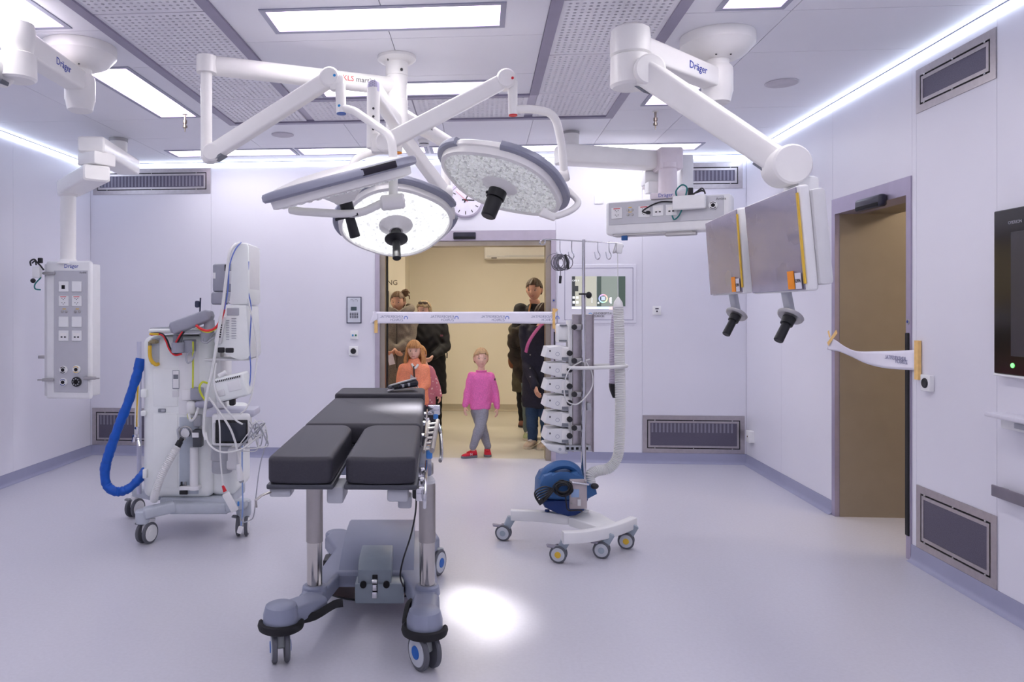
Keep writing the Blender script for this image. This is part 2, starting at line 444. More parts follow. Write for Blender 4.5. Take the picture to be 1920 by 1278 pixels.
wall('wall_right', [((XR + T, YF, 0), (XR + .16, RY0, ZC + .1)), ((XR + T, RY1, 0), (XR + .16, YB + .1, ZC + .1)), ((XR + T, RY0, RZ), (XR + .16, RY1, ZC + .1))],
     [((XR, a + g, z0), (XR + T, b - g, z1)) for a, b, z0, z1 in ((YF, .2, .1, ZC), (.2, 1.5, .1, ZC), (1.5, 2.75, .1, ZC), (2.75, 3.99, .1, ZC), (3.99, 4.69, .1, ZC), (4.69, RY0, .1, ZC), (RY0, RY1, RZ, ZC), (RY1, 6.7, .1, ZC), (6.7, YB, .1, ZC))])
wall('wall_front', [((XL - .2, YF - .2, 0), (XR + .2, YF - T, ZC + .1))],
     [((a + g, YF - T, .1), (b - g, YF, ZC)) for a, b in ((XL, -2.4), (-2.4, -.8), (-.8, .8), (.8, XR))])
# ---- baseboards (coved vinyl)
def baseboard(name, a, b, nrm, h=.1, m=BASEB):
    a = Vector(a); b = Vector(b); nrm = Vector(nrm)
    prof = [(0, 0), (.035, 0), (.018, .006), (.009, .016), (.006, .03), (.005, h), (0, h)]
    bm = nb()
    R = [[bm.verts.new(p + nrm * x + Vector((0, 0, z + .0005))) for x, z in prof] for p in (a, b)]
    skin(bm, R); return struct(name, bm, m, smooth=30)
baseboard('baseboard_back', (XL, YB, 0), (DX0, YB, 0), (0, -1, 0))
baseboard('baseboard_back_right', (DX1, YB, 0), (XR, YB, 0), (0, -1, 0))
baseboard('baseboard_left', (XL, YF, 0), (XL, YB, 0), (1, 0, 0))
baseboard('baseboard_right_far', (XR, RY1, 0), (XR, YB, 0), (-1, 0, 0))
baseboard('baseboard_right_near', (XR, YF, 0), (XR, RY0, 0), (-1, 0, 0))
baseboard('baseboard_front', (XL, YF, 0), (XR, YF, 0), (0, 1, 0))
# ---- light line along the wall tops
STRIP = emis('light_line', (224, 236, 255), STRIP_E)
def strip(lo, hi, lo2, hi2, label):
    c = (Vector(lo) + Vector(hi)) / 2
    t = Thing('led_strip', label, 'light strip', (c.x, c.y, c.z), 'r', 'light line around the room')
    bm = nb(); box(bm, lo, hi); t.part('glow_strip', bm, STRIP, smooth=0)
    bm = nb(); box(bm, lo2, hi2); t.part('profile', bm, mat('strip_profile', (130, 134, 160), .4, var=.02), smooth=0)
s0, s1 = ZC - .034, ZC - .006
strip((XL + .0, YB - .014, s0), (XR, YB - .001, s1), (XL, YB - .02, s1), (XR, YB - .001, ZC - .0005), 'bluish white light line along the top of the back wall')
strip((XL + .001, YF, s0), (XL + .014, YB - .02, s1), (XL + .001, YF, s1), (XL + .02, YB - .02, ZC - .0005), 'bluish white light line along the top of the left wall')
strip((XR - .014, YF, s0), (XR - .001, YB - .02, s1), (XR - .02, YF, s1), (XR - .001, YB - .02, ZC - .0005), 'bluish white light line along the top of the right wall')

# ---- corridor behind the back door
HALLW = mat('hall_wall_cream', (228, 220, 204), .6, var=.012, scale=2)
HY = 11.25
bm = nb(); box(bm, (-1.05, HY, 0), (3.8, HY + .15, 3.0)); struct('wall_corridor_far', bm, HALLW)
bm = nb(); box(bm, (-4.2, 10.6, 0), (-1.05, 10.75, 3.0)); box(bm, (-1.07, 10.75, 0), (-1.05, HY + .1, 3.0)); struct('wall_corridor_left', bm, HALLW)
bm = nb(); box(bm, (3.8, YB + .1, 0), (3.95, HY + .1, 3.0)); struct('wall_corridor_right', bm, HALLW)
bm = nb(); box(bm, (-4.35, YB + .1, 0), (-4.2, HY, 3.0)); struct('wall_corridor_end', bm, HALLW)
bm = nb(); box(bm, (-4.35, YB + .152, 2.75), (3.95, HY + .1, 2.9)); struct('ceiling_corridor', bm, mat('hall_ceiling', (226, 216, 196), .6, var=.01))
HB = mat('hall_baseboard', (176, 166, 146), .5, var=.02)
baseboard('baseboard_corridor', (-1.05, HY, 0), (3.8, HY, 0), (0, -1, 0), .1, HB)
baseboard('baseboard_corridor_left', (-4.2, 10.6, 0), (-1.05, 10.6, 0), (0, -1, 0), .1, HB)
HL = emis('hall_lamp', (255, 242, 218), HALL_E * 7)
for i, (x, lb) in enumerate(((-2.6, 'left'), (-.1, 'middle'), (2.4, 'right'))):
    t = Thing('corridor_light', 'square warm ceiling light of the corridor, %s one' % lb, 'ceiling light', (x, 9.2, 2.75), 'r', 'corridor ceiling lights')
    bm = nb(); frame_bm(bm, x - .32, 8.9, x + .32, 9.54, .03, 2.735, 2.752); t.part('frame', bm, WHITE, smooth=0)
    bm = nb(); box(bm, (x - .295, 8.925, 2.741), (x + .295, 9.515, 2.752)); t.part('diffuser', bm, HL, smooth=0)
# ---- passage behind the right door (steel lined)
SW = mat('passage_steel', (158, 146, 130), .42, .35, var=.04, scale=5, bump=.02, bscale=500)
bm = nb(); box(bm, (XR + .025, 5.70, 0), (XR + 2.4, 5.80, 2.6)); struct('wall_passage_far', bm, SW)
bm = nb(); box(bm, (XR + .16, 3.5, 0), (XR + 2.4, 3.6, 2.6)); struct('wall_passage_near', bm, HALLW)
bm = nb(); box(bm, (XR + 2.4, 3.5, 0), (XR + 2.5, 5.8, 2.6)); struct('wall_passage_end', bm, HALLW)
bm = nb(); box(bm, (XR + .16, 3.5, 2.5), (XR + 2.4, 5.8, 2.6)); struct('ceiling_passage', bm, HALLW)
t = Thing('passage_light', 'warm ceiling light inside the passage behind the right door', 'ceiling light', (XR + 1.2, 4.6, 2.5), 'r')
bm = nb(); frame_bm(bm, XR + .9, 4.3, XR + 1.5, 4.9, .03, 2.485, 2.502); t.part('frame', bm, WHITE, smooth=0)
bm = nb(); box(bm, (XR + .925, 4.325, 2.491), (XR + 1.475, 4.875, 2.502)); t.part('diffuser', bm, emis('passage_lamp', (255, 236, 210), HALL_E * 4), smooth=0)
# ---- door frames
def u_frame(bm, x0, x1, z, y0, y1, wd, axis='Y', top=None):
    top = top or wd
    for lo, hi in (((x0, y0, 0), (x0 + wd, y1, z)), ((x1 - wd, y0, 0), (x1, y1, z)), ((x0 + wd, y0, z - top), (x1 - wd, y1, z))):
        if axis == 'X': lo, hi = (lo[1], lo[0], lo[2]), (hi[1], hi[0], hi[2])
        box(bm, lo, hi)
bm = nb(); u_frame(bm, DX0, DX1, DZ, YB - .006, YB + .16, .045, top=.1)
d1 = struct('door_1', bm, mat('door_frame_light', (190, 182, 196), .38, .6, var=.04)); d1['label'] = 'brushed metal frame of the wide back doorway'
bm = nb(); u_frame(bm, DX0 + .045, DX1 - .045, DZ - .1, YB + .03, YB + .2, .05); struct('door_reveal', bm, STEELW, d1)
bm = nb(); box(bm, (DX0 + .095, YB + .15, 0), (DX0 + .108, YB + .2, DZ - .15)); box(bm, (DX1 - .02, YB - .012, .12), (DX1 - .008, YB - .005, 1.28)); struct('rubber_seal', bm, DARKR, d1)
bm = nb(); u_frame(bm, RY0, RY1, RZ, XR - .008, XR + .17, .05, 'X', top=.11)
d2 = struct('door_2', bm, mat('door_frame_right', (176, 168, 190), .36, .6, var=.04)); d2['label'] = 'brushed metal frame of the right doorway'
bm = nb(); box(bm, (XR + .17, RY0 - .05, 2.19), (XR + .42, RY1, 2.23)); struct('door_soffit', bm, STEELW, d2)
bm = nb(); box(bm, (XR - .016, RY0 + .012, .14), (XR + .02, RY0 + .05, 1.36), .006); struct('rubber_seal', bm, DARKR, d2)

# ================================================================== SURGICAL LAMPS
def nvec(x, y, ex, eydown, cosA):          # facing direction of a disc seen at pixel x,y
    v = Vector(((x - CX) / FPX, 1, (CY - y) / FPX)).normalized()
    e = Vector((ex, 0, -eydown)); e = (e - v * e.dot(v)).normalized()
    return (-v * cosA + e * math.sqrt(1 - cosA * cosA)).normalized()
def crystal_mat(name, lit):
    m = bpy.data.materials.new(name); m.use_nodes = True; nt = m.node_tree; L = nt.links.new; b = nt.nodes['Principled BSDF']
    tc = nt.nodes.new('ShaderNodeTexCoord'); vo = nt.nodes.new('ShaderNodeTexVoronoi'); vo.inputs['Scale'].default_value = 75
    L(tc.outputs['Object'], vo.inputs['Vector'])
    r = nt.nodes.new('ShaderNodeValToRGB'); L(vo.outputs['Color'], r.inputs[0])
    r.color_ramp.elements[0].position = .12; r.color_ramp.elements[0].color = (.5, .5, .51, 1); r.color_ramp.elements[1].position = .45; r.color_ramp.elements[1].color = (.86, .87, .87, 1)  # cell greys put the sparkle of the facets into the colour
    L(r.outputs[0], b.inputs['Base Color']); b.inputs['Roughness'].default_value = .12; b.inputs['Coat Weight'].default_value = .6
    bp = nt.nodes.new('ShaderNodeBump'); bp.inputs['Strength'].default_value = .9; bp.inputs['Distance'].default_value = .01
    L(vo.outputs['Distance'], bp.inputs['Height']); L(bp.outputs[0], b.inputs['Normal'])
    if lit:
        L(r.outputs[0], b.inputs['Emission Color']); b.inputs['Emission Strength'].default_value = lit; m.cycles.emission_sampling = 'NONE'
    return m
LENS = crystal_mat('lamp_crystal_glow', 0.22); LENSLIT = crystal_mat('lamp_crystal_lit', 1.0)  # switched-off lenses get a faint added glow as painted sparkle
RIM = mat('lamp_rim_grey', (150, 152, 168), .4, .2, var=.03)
TXR = mat('logo_red', (215, 60, 60), .5); BLUED = mat('mark_blue', (40, 150, 220), .4); ORD = mat('mark_orange', (240, 150, 40), .4)

col = Thing('lamp_column', 'white ceiling column that carries the three surgical lamps', 'ceiling mount', (q(744, 107, 4.5).x, 4.5, ZC))
cx = q(744, 107, 4.5).x
bm = nb(); lathe(bm, [(.115, ZC - .001), (.115, ZC - .018), (.10, ZC - .03), (.075, ZC - .036)], (cx, 4.5, 0)); col.part('ceiling_flange', bm, WHITE)
bm = nb(); lathe(bm, [(.066, ZC - .03), (.066, 2.885), (.063, 2.882), (.063, 2.74), (.066, 2.737), (.066, 2.56), (.061, 2.557), (.061, 2.5), (.05, 2.49)], (cx, 4.5, 0)); col.part('column', bm, WHITE)
for sx, sz, sr in ((.03, 2.905, .008), (-.05, 2.968, .005)):
    bm = nb(); cyl(bm, (cx + sx, 4.43, sz), (cx + sx, 4.46, sz), sr); col.part('screw', bm, DARK)

def lamp_head(t, c, n, R, roll, lens_m, hub_h, arcs):
    c = Vector(c); B = basis(n) @ Matrix.Rotation(roll, 3, 'Z')
    def rg(bm, prof, p=2.5, seg=64):
        z = B.col[2]
        return [ring(bm, c + z * h, B, r * R, r * R, seg, p) for r, h in prof]
    bm = nb(); skin(bm, rg(bm, [(.25, -.085), (.55, -.08), (.85, -.062), (.97, -.05), (1, -.04), (1, -.018), (.965, -.014), (.955, .02), (.9, .026), (.885, .014)]), True, False)
    head = t.part('lamp_head', bm, WHITE)
    bm = nb(); skin(bm, rg(bm, [(.892, .013), (.8, .016), (.6, .02), (.3, .022)]), False, True)
    ln = t.part('lens', bm, lens_m, head)
    # lens domes
    bm = nb(); k = 0; random.seed(3)
    step = .042
    for i in range(-9, 10):
        for j in range(-9, 10):
            x = (i + (j % 2) * .5) * step; y = j * step * .87; rr = (abs(x / R) ** 2.5 + abs(y / R) ** 2.5) ** (1 / 2.5)
            if rr > .83 or math.hypot(x, y) < .095: continue
            o = c + B @ Vector((x, y, .016))
            Bb = B @ Matrix.Rotation(random.random() * 3, 3, 'Z') @ Matrix.Rotation(random.uniform(-.25, .25), 3, 'X')
            lathe(bm, [(.0205, 0), (.017, .009), (.008, .014)], o, B=Bb, seg=6, caps=(False, True))
    t.part('lens_array', bm, lens_m, ln, smooth=0, kind='stuff')
    # grey bumper arcs on the rim
    for a0, a1 in arcs:
        bm = nb(); rings_ = []
        N = max(6, int((a1 - a0) / 6))
        for s in range(N + 1):
            a = math.radians(a0 + (a1 - a0) * s / N); ca, sa = math.cos(a), math.sin(a)
            X = math.copysign(abs(ca) ** .8, ca) * R; Y = math.copysign(abs(sa) ** .8, sa) * R
            rad = Vector((X, Y, 0)).normalized()
            base = c + B @ Vector((X, Y, 0)); e = B @ rad; z = B.col[2]
            rings_.append([bm.verts.new(base + e * u + z * h) for u, h in ((-.012, -.054), (.014, -.05), (.02, -.04), (.02, -.022), (.012, -.013), (-.012, -.011))])
        skin(bm, rings_); t.part('bumper', bm, RIM, head)
    z = B.col[2]
    bm = nb(); lathe(bm, [(.1, .016), (.098, .026), (.085, .034), (.05, hub_h), (.04, hub_h + .012)], c, B=B); hub = t.part('hub', bm, WHITE)
    for a in (.6, 2.4, 4.4):
        bm = nb(); p = c + B @ Vector((.078 * math.cos(a), .078 * math.sin(a), .03)); cyl(bm, p, p + z * .004, .006, seg=8); t.part('screw', bm, DARK, hub)
    return B, c + z * (hub_h + .01)
def star_handle(t, p, n, L=.17, flange='star'):
    B = basis(n); z = B.col[2]
    bm = nb(); cyl(bm, p, p + z * .05, .03, .03); h = t.part('handle', bm, DARK)
    bm = nb()
    if flange == 'star':
        o = p + z * .055; rr = []
        for k, hh in ((0, 0), (1, .012)):
            rr.append([bm.verts.new(o + z * hh + B @ Vector(((.075 if i % 2 == 0 else .05) * math.cos(PI / 4 * i), (.075 if i % 2 == 0 else .05) * math.sin(PI / 4 * i), 0))) for i in range(8)])
        skin(bm, rr)
    else: lathe(bm, [(.03, .04), (.066, .052), (.066, .058), (.022, .075)], p, B=B)
    t.part('hand_guard', bm, DARK, h)
    bm = nb(); cyl(bm, p + z * .055, p + z * (.06 + L), .021, .024, bev=.004); t.part('grip', bm, DARK, h)
def knuckle(bm, p, r, w, ax=(0, 1, 0)):
    p = Vector(p); a = Vector(ax).normalized() * (w / 2); cyl(bm, p - a, p + a, r, bev=.008, seg=28)
def logo(t, parent, o, right, up, size):
    right = Vector(right).normalized(); up = Vector(up)
    t.part('lettering', text_bm('KLS', size, tmat(Vector(o) - right * size * 1.05, right, up)), TXR, parent)
    t.part('lettering', text_bm('martin', size, tmat(Vector(o) + right * size * 1.35, right, up)), TXTG, parent)

# --- lamp with blue marks (tilted edge-on, left)
t = Thing('surgical_lamp', 'unlit surgical lamp seen edge-on at the left, blue marks on its arm', 'surgical lamp', q(640, 365, 3.3), group='surgical lamps')
a0 = V(cx, 4.5, 2.822); a1 = q(383, 121, 4.09); a1.z = 2.822
bm = nb(); cyl(bm, a0, a1, .053, .053, seg=28, bev=.01); arm = t.part('swivel_arm', bm, WHITE)
u = (a1 - a0).normalized(); bm = nb(); cyl(bm, a1 - u * .005, a1 + u * .03, .05, .044, seg=24); t.part('end_ring', bm, CHROME, arm)
side = u.cross(Vector((0, 0, 1))).normalized(); side = side if side.y < 0 else -side
logo(t, arm, a0 + u * .27 + side * .0545, -u, (0, 0, 1), .042)
pb = q(387, 297, 4.07)
bm = nb(); cyl(bm, V(pb.x, pb.y, 2.8), pb, .03); cyl(bm, V(pb.x, pb.y, 2.86), V(pb.x, pb.y, 2.77), .052); t.part('drop_post', bm, WHITE)
e0 = q(399, 287, 4.03); e1 = q(619, 147, 3.84)
bm = nb(); beam(bm, e0, e1, .065, .088, .06, .08, .012); knuckle(bm, e0, .048, .085); knuckle(bm, e1, .05, .085)
cbox(bm, (pb + e0) / 2 - V(0, 0, 0), (.07, .07, .085), .02)
sp = t.part('spring_arm', bm, WHITE)
bm = nb(); cbox(bm, e0 + (e1 - e0).normalized() * .05 - V(0, 0, .048), (.06, .055, .012), rot=basis(e1 - e0).to_4x4() @ Matrix.Rotation(PI / 2, 4, 'X')); t.part('end_cover', bm, MGREY, sp)
dt = q(638, 165, 3.82); db = q(640, 212, 3.82)
bm = nb(); cyl(bm, dt + V(0, 0, .02), db, .027, .025); cbox(bm, (e1 + dt) / 2 + V(.01, 0, .0), (.075, .06, .085), .02); jt = t.part('swivel_joint', bm, WHITE)
bm = nb(); cyl(bm, db, db - V(0, 0, .006), .024); t.part('end_cap', bm, mat('cap_blue', (40, 90, 170), .4), jt)
for mx, my in ((627, 141), (636, 198)):
    bm = nb(); cyl(bm, q(mx, my, 3.80), q(mx, my, 3.794), .007, seg=12); t.part('mark_dot', bm, BLUED, jt)
pts = [q(642, 203, 3.82), q(662, 206, 3.78), q(700, 232, 3.66), q(734, 256, 3.5), q(738, 300, 3.42), q(737, 380, 3.32)]
bm = nb(); tube(bm, bend_pts(pts, .06), .02, 14); t.part('lamp_tube', bm, WHITE)
j0, j1 = q(714, 381, 3.31), q(759, 376, 3.31)
bm = nb(); cyl(bm, j0, j1, .034, bev=.008); t.part('yoke_joint', bm, WHITE)
pts = [q(722, 378, 3.31), q(675, 400, 3.31), q(640, 401, 3.31), q(560, 396, 3.31), q(545, 393, 3.33)]
bm = nb(); tube(bm, bend_pts(pts, .06), .018, 12); t.part('yoke', bm, WHITE)
n1 = nvec(640, 352, .266, .964, .0); c1 = q(640, 350, 3.33)
B, hp = lamp_head(t, c1, n1, .325, .5, LENS, .06, ((0, 359),))
star_handle(t, hp, n1, .1)
bm = nb()   # black control strip on the near rim
z = n1; v = (q(640, 352, 1) - V(0, 0, EYE)).normalized(); along = V(282, 0, 78).normalized(); along = (along - z * along.dot(z)).normalized(); near = -z.cross(along); near = near if near.y < 0 else -near
R3 = Matrix((along, near, z)).transposed()
cbox(bm, c1 + along * .17 + near * .29 - z * .032, (.17, .08, .03), .004, rot=R3); t.part('control_panel', bm, mat('panel_black', (36, 32, 44), .25))

# --- lamp with orange marks (lit, faces the room)
t = Thing('surgical_lamp', 'lit surgical lamp with glowing crystal lens below the column, orange marks on its arm', 'surgical lamp', q(742, 420, 4.35), group='surgical lamps')
a0 = V(cx, 4.5, 2.665); a1 = q(840, 270, 5.3); a1.z = 2.665
bm = nb(); cyl(bm, a0, a1, .05, .047, seg=28, bev=.015); arm = t.part('swivel_arm', bm, WHITE)
u = (a1 - a0).normalized(); side = u.cross(Vector((0, 0, 1))).normalized(); side = side if side.y < 0 else -side
logo(t, arm, a0 + u * .36 + side * .0505, u, (0, 0, 1), .034)
pb = q(836, 358, 5.28)
bm = nb(); cyl(bm, V(pb.x, pb.y, 2.69), pb, .032); t.part('drop_post', bm, WHITE)
e0 = q(833, 360, 5.22); e1 = q(741, 236, 4.62)
bm = nb(); beam(bm, e0, e1, .065, .09, .06, .08, .012); knuckle(bm, e0, .05, .1, (1, .3, 0)); knuckle(bm, e1, .048, .09, (1, .3, 0)); t.part('spring_arm', bm, WHITE)
db = q(745, 286, 4.56)
bm = nb(); cyl(bm, q(745, 240, 4.58), db, .032, .03); jt = t.part('swivel_joint', bm, WHITE)
bm = nb(); cyl(bm, db, db - V(0, 0, .006), .029); t.part('end_cap', bm, ORD, jt)
bm = nb(); cyl(bm, q(834, 346, 5.248), q(834, 346, 5.242), .009, seg=12); t.part('mark_dot', bm, ORD, jt)
pts = [q(742, 276, 4.54), q(690, 287, 4.42), q(660, 300, 4.36), q(655, 345, 4.36), q(655, 378, 4.36)]
bm = nb(); tube(bm, bend_pts(pts, .07), .021, 14); t.part('lamp_tube', bm, WHITE)
bm = nb(); cyl(bm, q(640, 378, 4.36), q(672, 374, 4.36), .034, bev=.008); t.part('yoke_joint', bm, WHITE)
pts = [q(665, 374, 4.36), q(700, 366, 4.33), q(790, 366, 4.33), q(838, 372, 4.36), q(842, 390, 4.36)]
bm = nb(); tube(bm, bend_pts(pts, .05), .02, 12); t.part('yoke', bm, WHITE)
n2 = nvec(742, 418, .03, 1, .60); c2 = q(742, 416, 4.35)
B, hp = lamp_head(t, c2, n2, .322, 2.6, LENSLIT, .055, ((-35, 60), (95, 210), (235, 300)))
star_handle(t, hp, n2, .13, 'disc')
sp = bpy.data.lights.new('surgical_spot', 'SPOT'); sp.energy = SPOT_W; sp.spot_size = math.radians(25); sp.spot_blend = 1.0; sp.shadow_soft_size = .16; sp.color = (1, .98, .95)
so = bpy.data.objects.new('lamp_beam', sp); COL.objects.link(so); so.parent = t.o
tgt = V(-.03, 4.02, .98); src = c2 + n2 * .2
so.location = src - t.base; so.rotation_euler = (tgt - src).to_track_quat('-Z', 'Y').to_euler()

# --- lamp with red marks (right, unlit)
t = Thing('surgical_lamp', 'unlit surgical lamp with thick black camera handle at the right, red marks on its arm', 'surgical lamp', q(940, 345, 4.0), group='surgical lamps')
a0 = V(cx, 4.5, 2.60); a1 = q(700, 162, 3.76); a1.z = 2.60
bm = nb(); beam(bm, a0, a1, .075, .1, .062, .09, .012, p=3.5); arm = t.part('swivel_arm', bm, WHITE)
u = (a1 - a0).normalized(); bm = nb(); beam(bm, a1 - u * .004, a1 + u * .012, .06, .088, .052, .08, .004, p=3); ec = t.part('end_cap', bm, mat('cap_lilac', (214, 208, 236), .4), arm)
bm = nb()
for i in range(-2, 3):
    for j in range(-3, 4):
        if abs(i) + abs(j) > 4: continue
        p = a1 + u * .012 + V(.0095 * i, 0, .0105 * j + (.005 if i % 2 else 0)); cyl(bm, p, p + u * .002, .0021, seg=6)
t.part('vent_holes', bm, TXTG, ec, kind='stuff')
pb = q(700, 278, 3.77)
bm = nb(); cyl(bm, V(pb.x, pb.y, 2.6), pb, .032, .034); dp = t.part('drop_post', bm, WHITE)
for y in (203, 218, 231, 242):
    bm = nb(); p = q(700, y, 3.735); cyl(bm, p, p + V(0, .01, 0), .006, seg=8); t.part('screw', bm, DARK, dp)
e0 = q(723, 268, 3.74); e1 = q(948, 150, 3.86)
bm = nb(); beam(bm, e0, e1, .065, .085, .06, .078, .012); knuckle(bm, e0, .05, .085); knuckle(bm, e1, .05, .085); cbox(bm, (pb + V(0, 0, .02) + e0) / 2, (.085, .07, .1), .02); sp_ = t.part('spring_arm', bm, WHITE)
db = q(962, 215, 3.86)
bm = nb(); cyl(bm, q(961, 152, 3.86), db, .025, .023); cbox(bm, q(955, 150, 3.86), (.06, .06, .08), .02); jt = t.part('swivel_joint', bm, WHITE)
bm = nb(); cyl(bm, db, db - V(0, 0, .006), .022); t.part('end_cap', bm, RED, jt)
bm = nb(); cyl(bm, q(961, 146, 3.815), q(961, 146, 3.81), .007, seg=12); t.part('mark_dot', bm, RED, jt)
pts = [q(964, 205, 3.86), q(1000, 204, 3.87), q(1040, 213, 3.9), q(1052, 262, 3.95), q(1058, 326, 4.0)]
bm = nb(); tube(bm, bend_pts(pts, .06), .021, 14); t.part('lamp_tube', bm, WHITE)
bm = nb(); cyl(bm, q(1022, 337, 4.02), q(1067, 327, 4.0), .034, bev=.008); t.part('yoke_joint', bm, WHITE)
pts = [q(1040, 338, 4.02), q(1060, 352, 4.0), q(1088, 379, 3.95), q(1072, 395, 3.92), q(1042, 406, 3.9), q(1025, 402, 3.9)]
bm = nb(); tube(bm, bend_pts(pts, .05), .017, 12); beam(bm, q(1014, 396, 3.9), q(1042, 410, 3.9), .05, .05, .03, .03, .006); t.part('yoke', bm, WHITE)
n3 = nvec(940, 343, -.36, .93, .40); c3 = q(940, 341, 4.02)
B, hp = lamp_head(t, c3, n3, .335, -.5, LENS, .045, ((-50, 75), (110, 240)))
bm = nb(); cyl(bm, hp, hp + n3 * .045, .05, .05); h = t.part('camera_handle', bm, DARK)
bm = nb(); cyl(bm, hp + n3 * .045, hp + n3 * .155, .043, .04, bev=.006); t.part('grip', bm, DARK, h)
bm = nb(); p = hp + n3 * .02 + B.col[0] * 0 + V(-.05, -.01, .01); sphere(bm, p, .009); t.part('lock_knob', bm, DARK, h)

# ================================================================== CEILING ARMS
def ceiling_arm(label, fx, d0, hx, ax_px, ay_px, ad, name):
    t = Thing(name, label, 'ceiling arm', q(fx, 68, d0) * 1.0)
    x = q(fx, 68, d0).x
    bm = nb(); lathe(bm, [(.196, ZC - .001), (.198, ZC - .03), (.196, ZC - .055), (.165, ZC - .09), (.15, ZC - .105), (.085, ZC - .135)], (x, d0, 0), seg=48); fl = t.part('ceiling_cover', bm, WHITE)
    for a in (-1.2, -2.0):
        bm = nb(); p = V(x + .1 * math.cos(a), d0 + .1 * math.sin(a), ZC - .128); cyl(bm, p, p + V(0, 0, -.004), .005, seg=8); t.part('screw', bm, DARK, fl)
    bm = nb(); lathe(bm, [(.068, 2.88), (.066, 2.87), (.063, 2.86), (.063, 2.8)], (x, d0, 0)); t.part('neck', bm, WHITE)
    bm = nb(); lathe(bm, [(.07, 2.835), (.08, 2.82), (.083, 2.8), (.083, 2.695), (.078, 2.685), (.068, 2.635), (.05, 2.625)], (x, d0, 0), seg=24); t.part('hub', bm, WHITE)
    return t, x
LBL = 'Dr\u00e4ger'
# --- right arm
t, x = ceiling_arm('white ceiling arm with long sloping boom that holds the two covered monitors', 1345, 4.16, 0, 0, 0, 0, 'monitor_boom')
a0 = V(x, 4.16, 2.755); a1 = q(1182, 95, 3.72); a1.z = 2.79
bm = nb(); beam(bm, a0, a1, .10, .105, .105, .125, .012, p=7); arm = t.part('upper_arm', bm, WHITE)
u = (a1 - a0).normalized(); side = u.cross(V(0, 0, 1)).normalized(); side = side if side.y < 0 else -side
t.part('lettering', text_bm(LBL, .055, tmat(a0 + u * .255 + side * .0525 - V(0, 0, 0), -u, (0, 0, 1))), LOGOB, arm)
kx, ky = a1.x, a1.y
bm = nb(); lathe(bm, [(.07, 2.885), (.092, 2.87), (.098, 2.82), (.098, 2.75), (.09, 2.742)], (kx, ky, 0), seg=32); t.part('elbow_cap', bm, WHITE)
bm = nb(); lathe(bm, [(.088, 2.742), (.096, 2.735), (.098, 2.60), (.085, 2.588)], (kx, ky, 0), seg=32); e0 = q(1212, 137, 3.66); knuckle(bm, e0, .075, .14); cbox(bm, (V(kx, ky, 2.665) + e0) / 2, (.1, .14, .14), .03); el = t.part('elbow', bm, WHITE)
e1 = q(1474, 312, 3.16)
bm = nb(); beam(bm, e0, e1, .11, .125, .1, .105, .015, p=7); sp_ = t.part('spring_arm', bm, WHITE)
uu = (e1 - e0).normalized(); Bq = basis(uu)
bm = nb(); cbox(bm, e0 + uu * .02 - Bq.col[1] * .07, (.06, .012, .09), .003, rot=Bq.to_4x4()); t.part('slot_cover', bm, MGREY, sp_)
bm = nb(); cbox(bm, e1 - uu * .075 - Bq.col[1] * .056, (.07, .014, .08), .003, rot=Bq.to_4x4()); t.part('slot_cover', bm, MGREY, sp_)
bm = nb(); knuckle(bm, e1, .083, .13); cbox(bm, q(1491, 320, 3.16), (.09, .12, .10), .035); t.part('wrist', bm, WHITE)
bm = nb(); mc = q(1505, 350, 3.16); box(bm, (mc.x - .045, mc.y - .05, 1.72), (mc.x + .05, mc.y + .09, mc.z + .04), .02); t.part('monitor_bracket', bm, WHITE2)
beam_ = nb(); beam(beam_, V(mc.x + .06, 3.1, 1.8), V(mc.x + .10, 4.0, 1.8), .05, .09, bev=.01); t.part('monitor_rail', beam_, WHITE2)

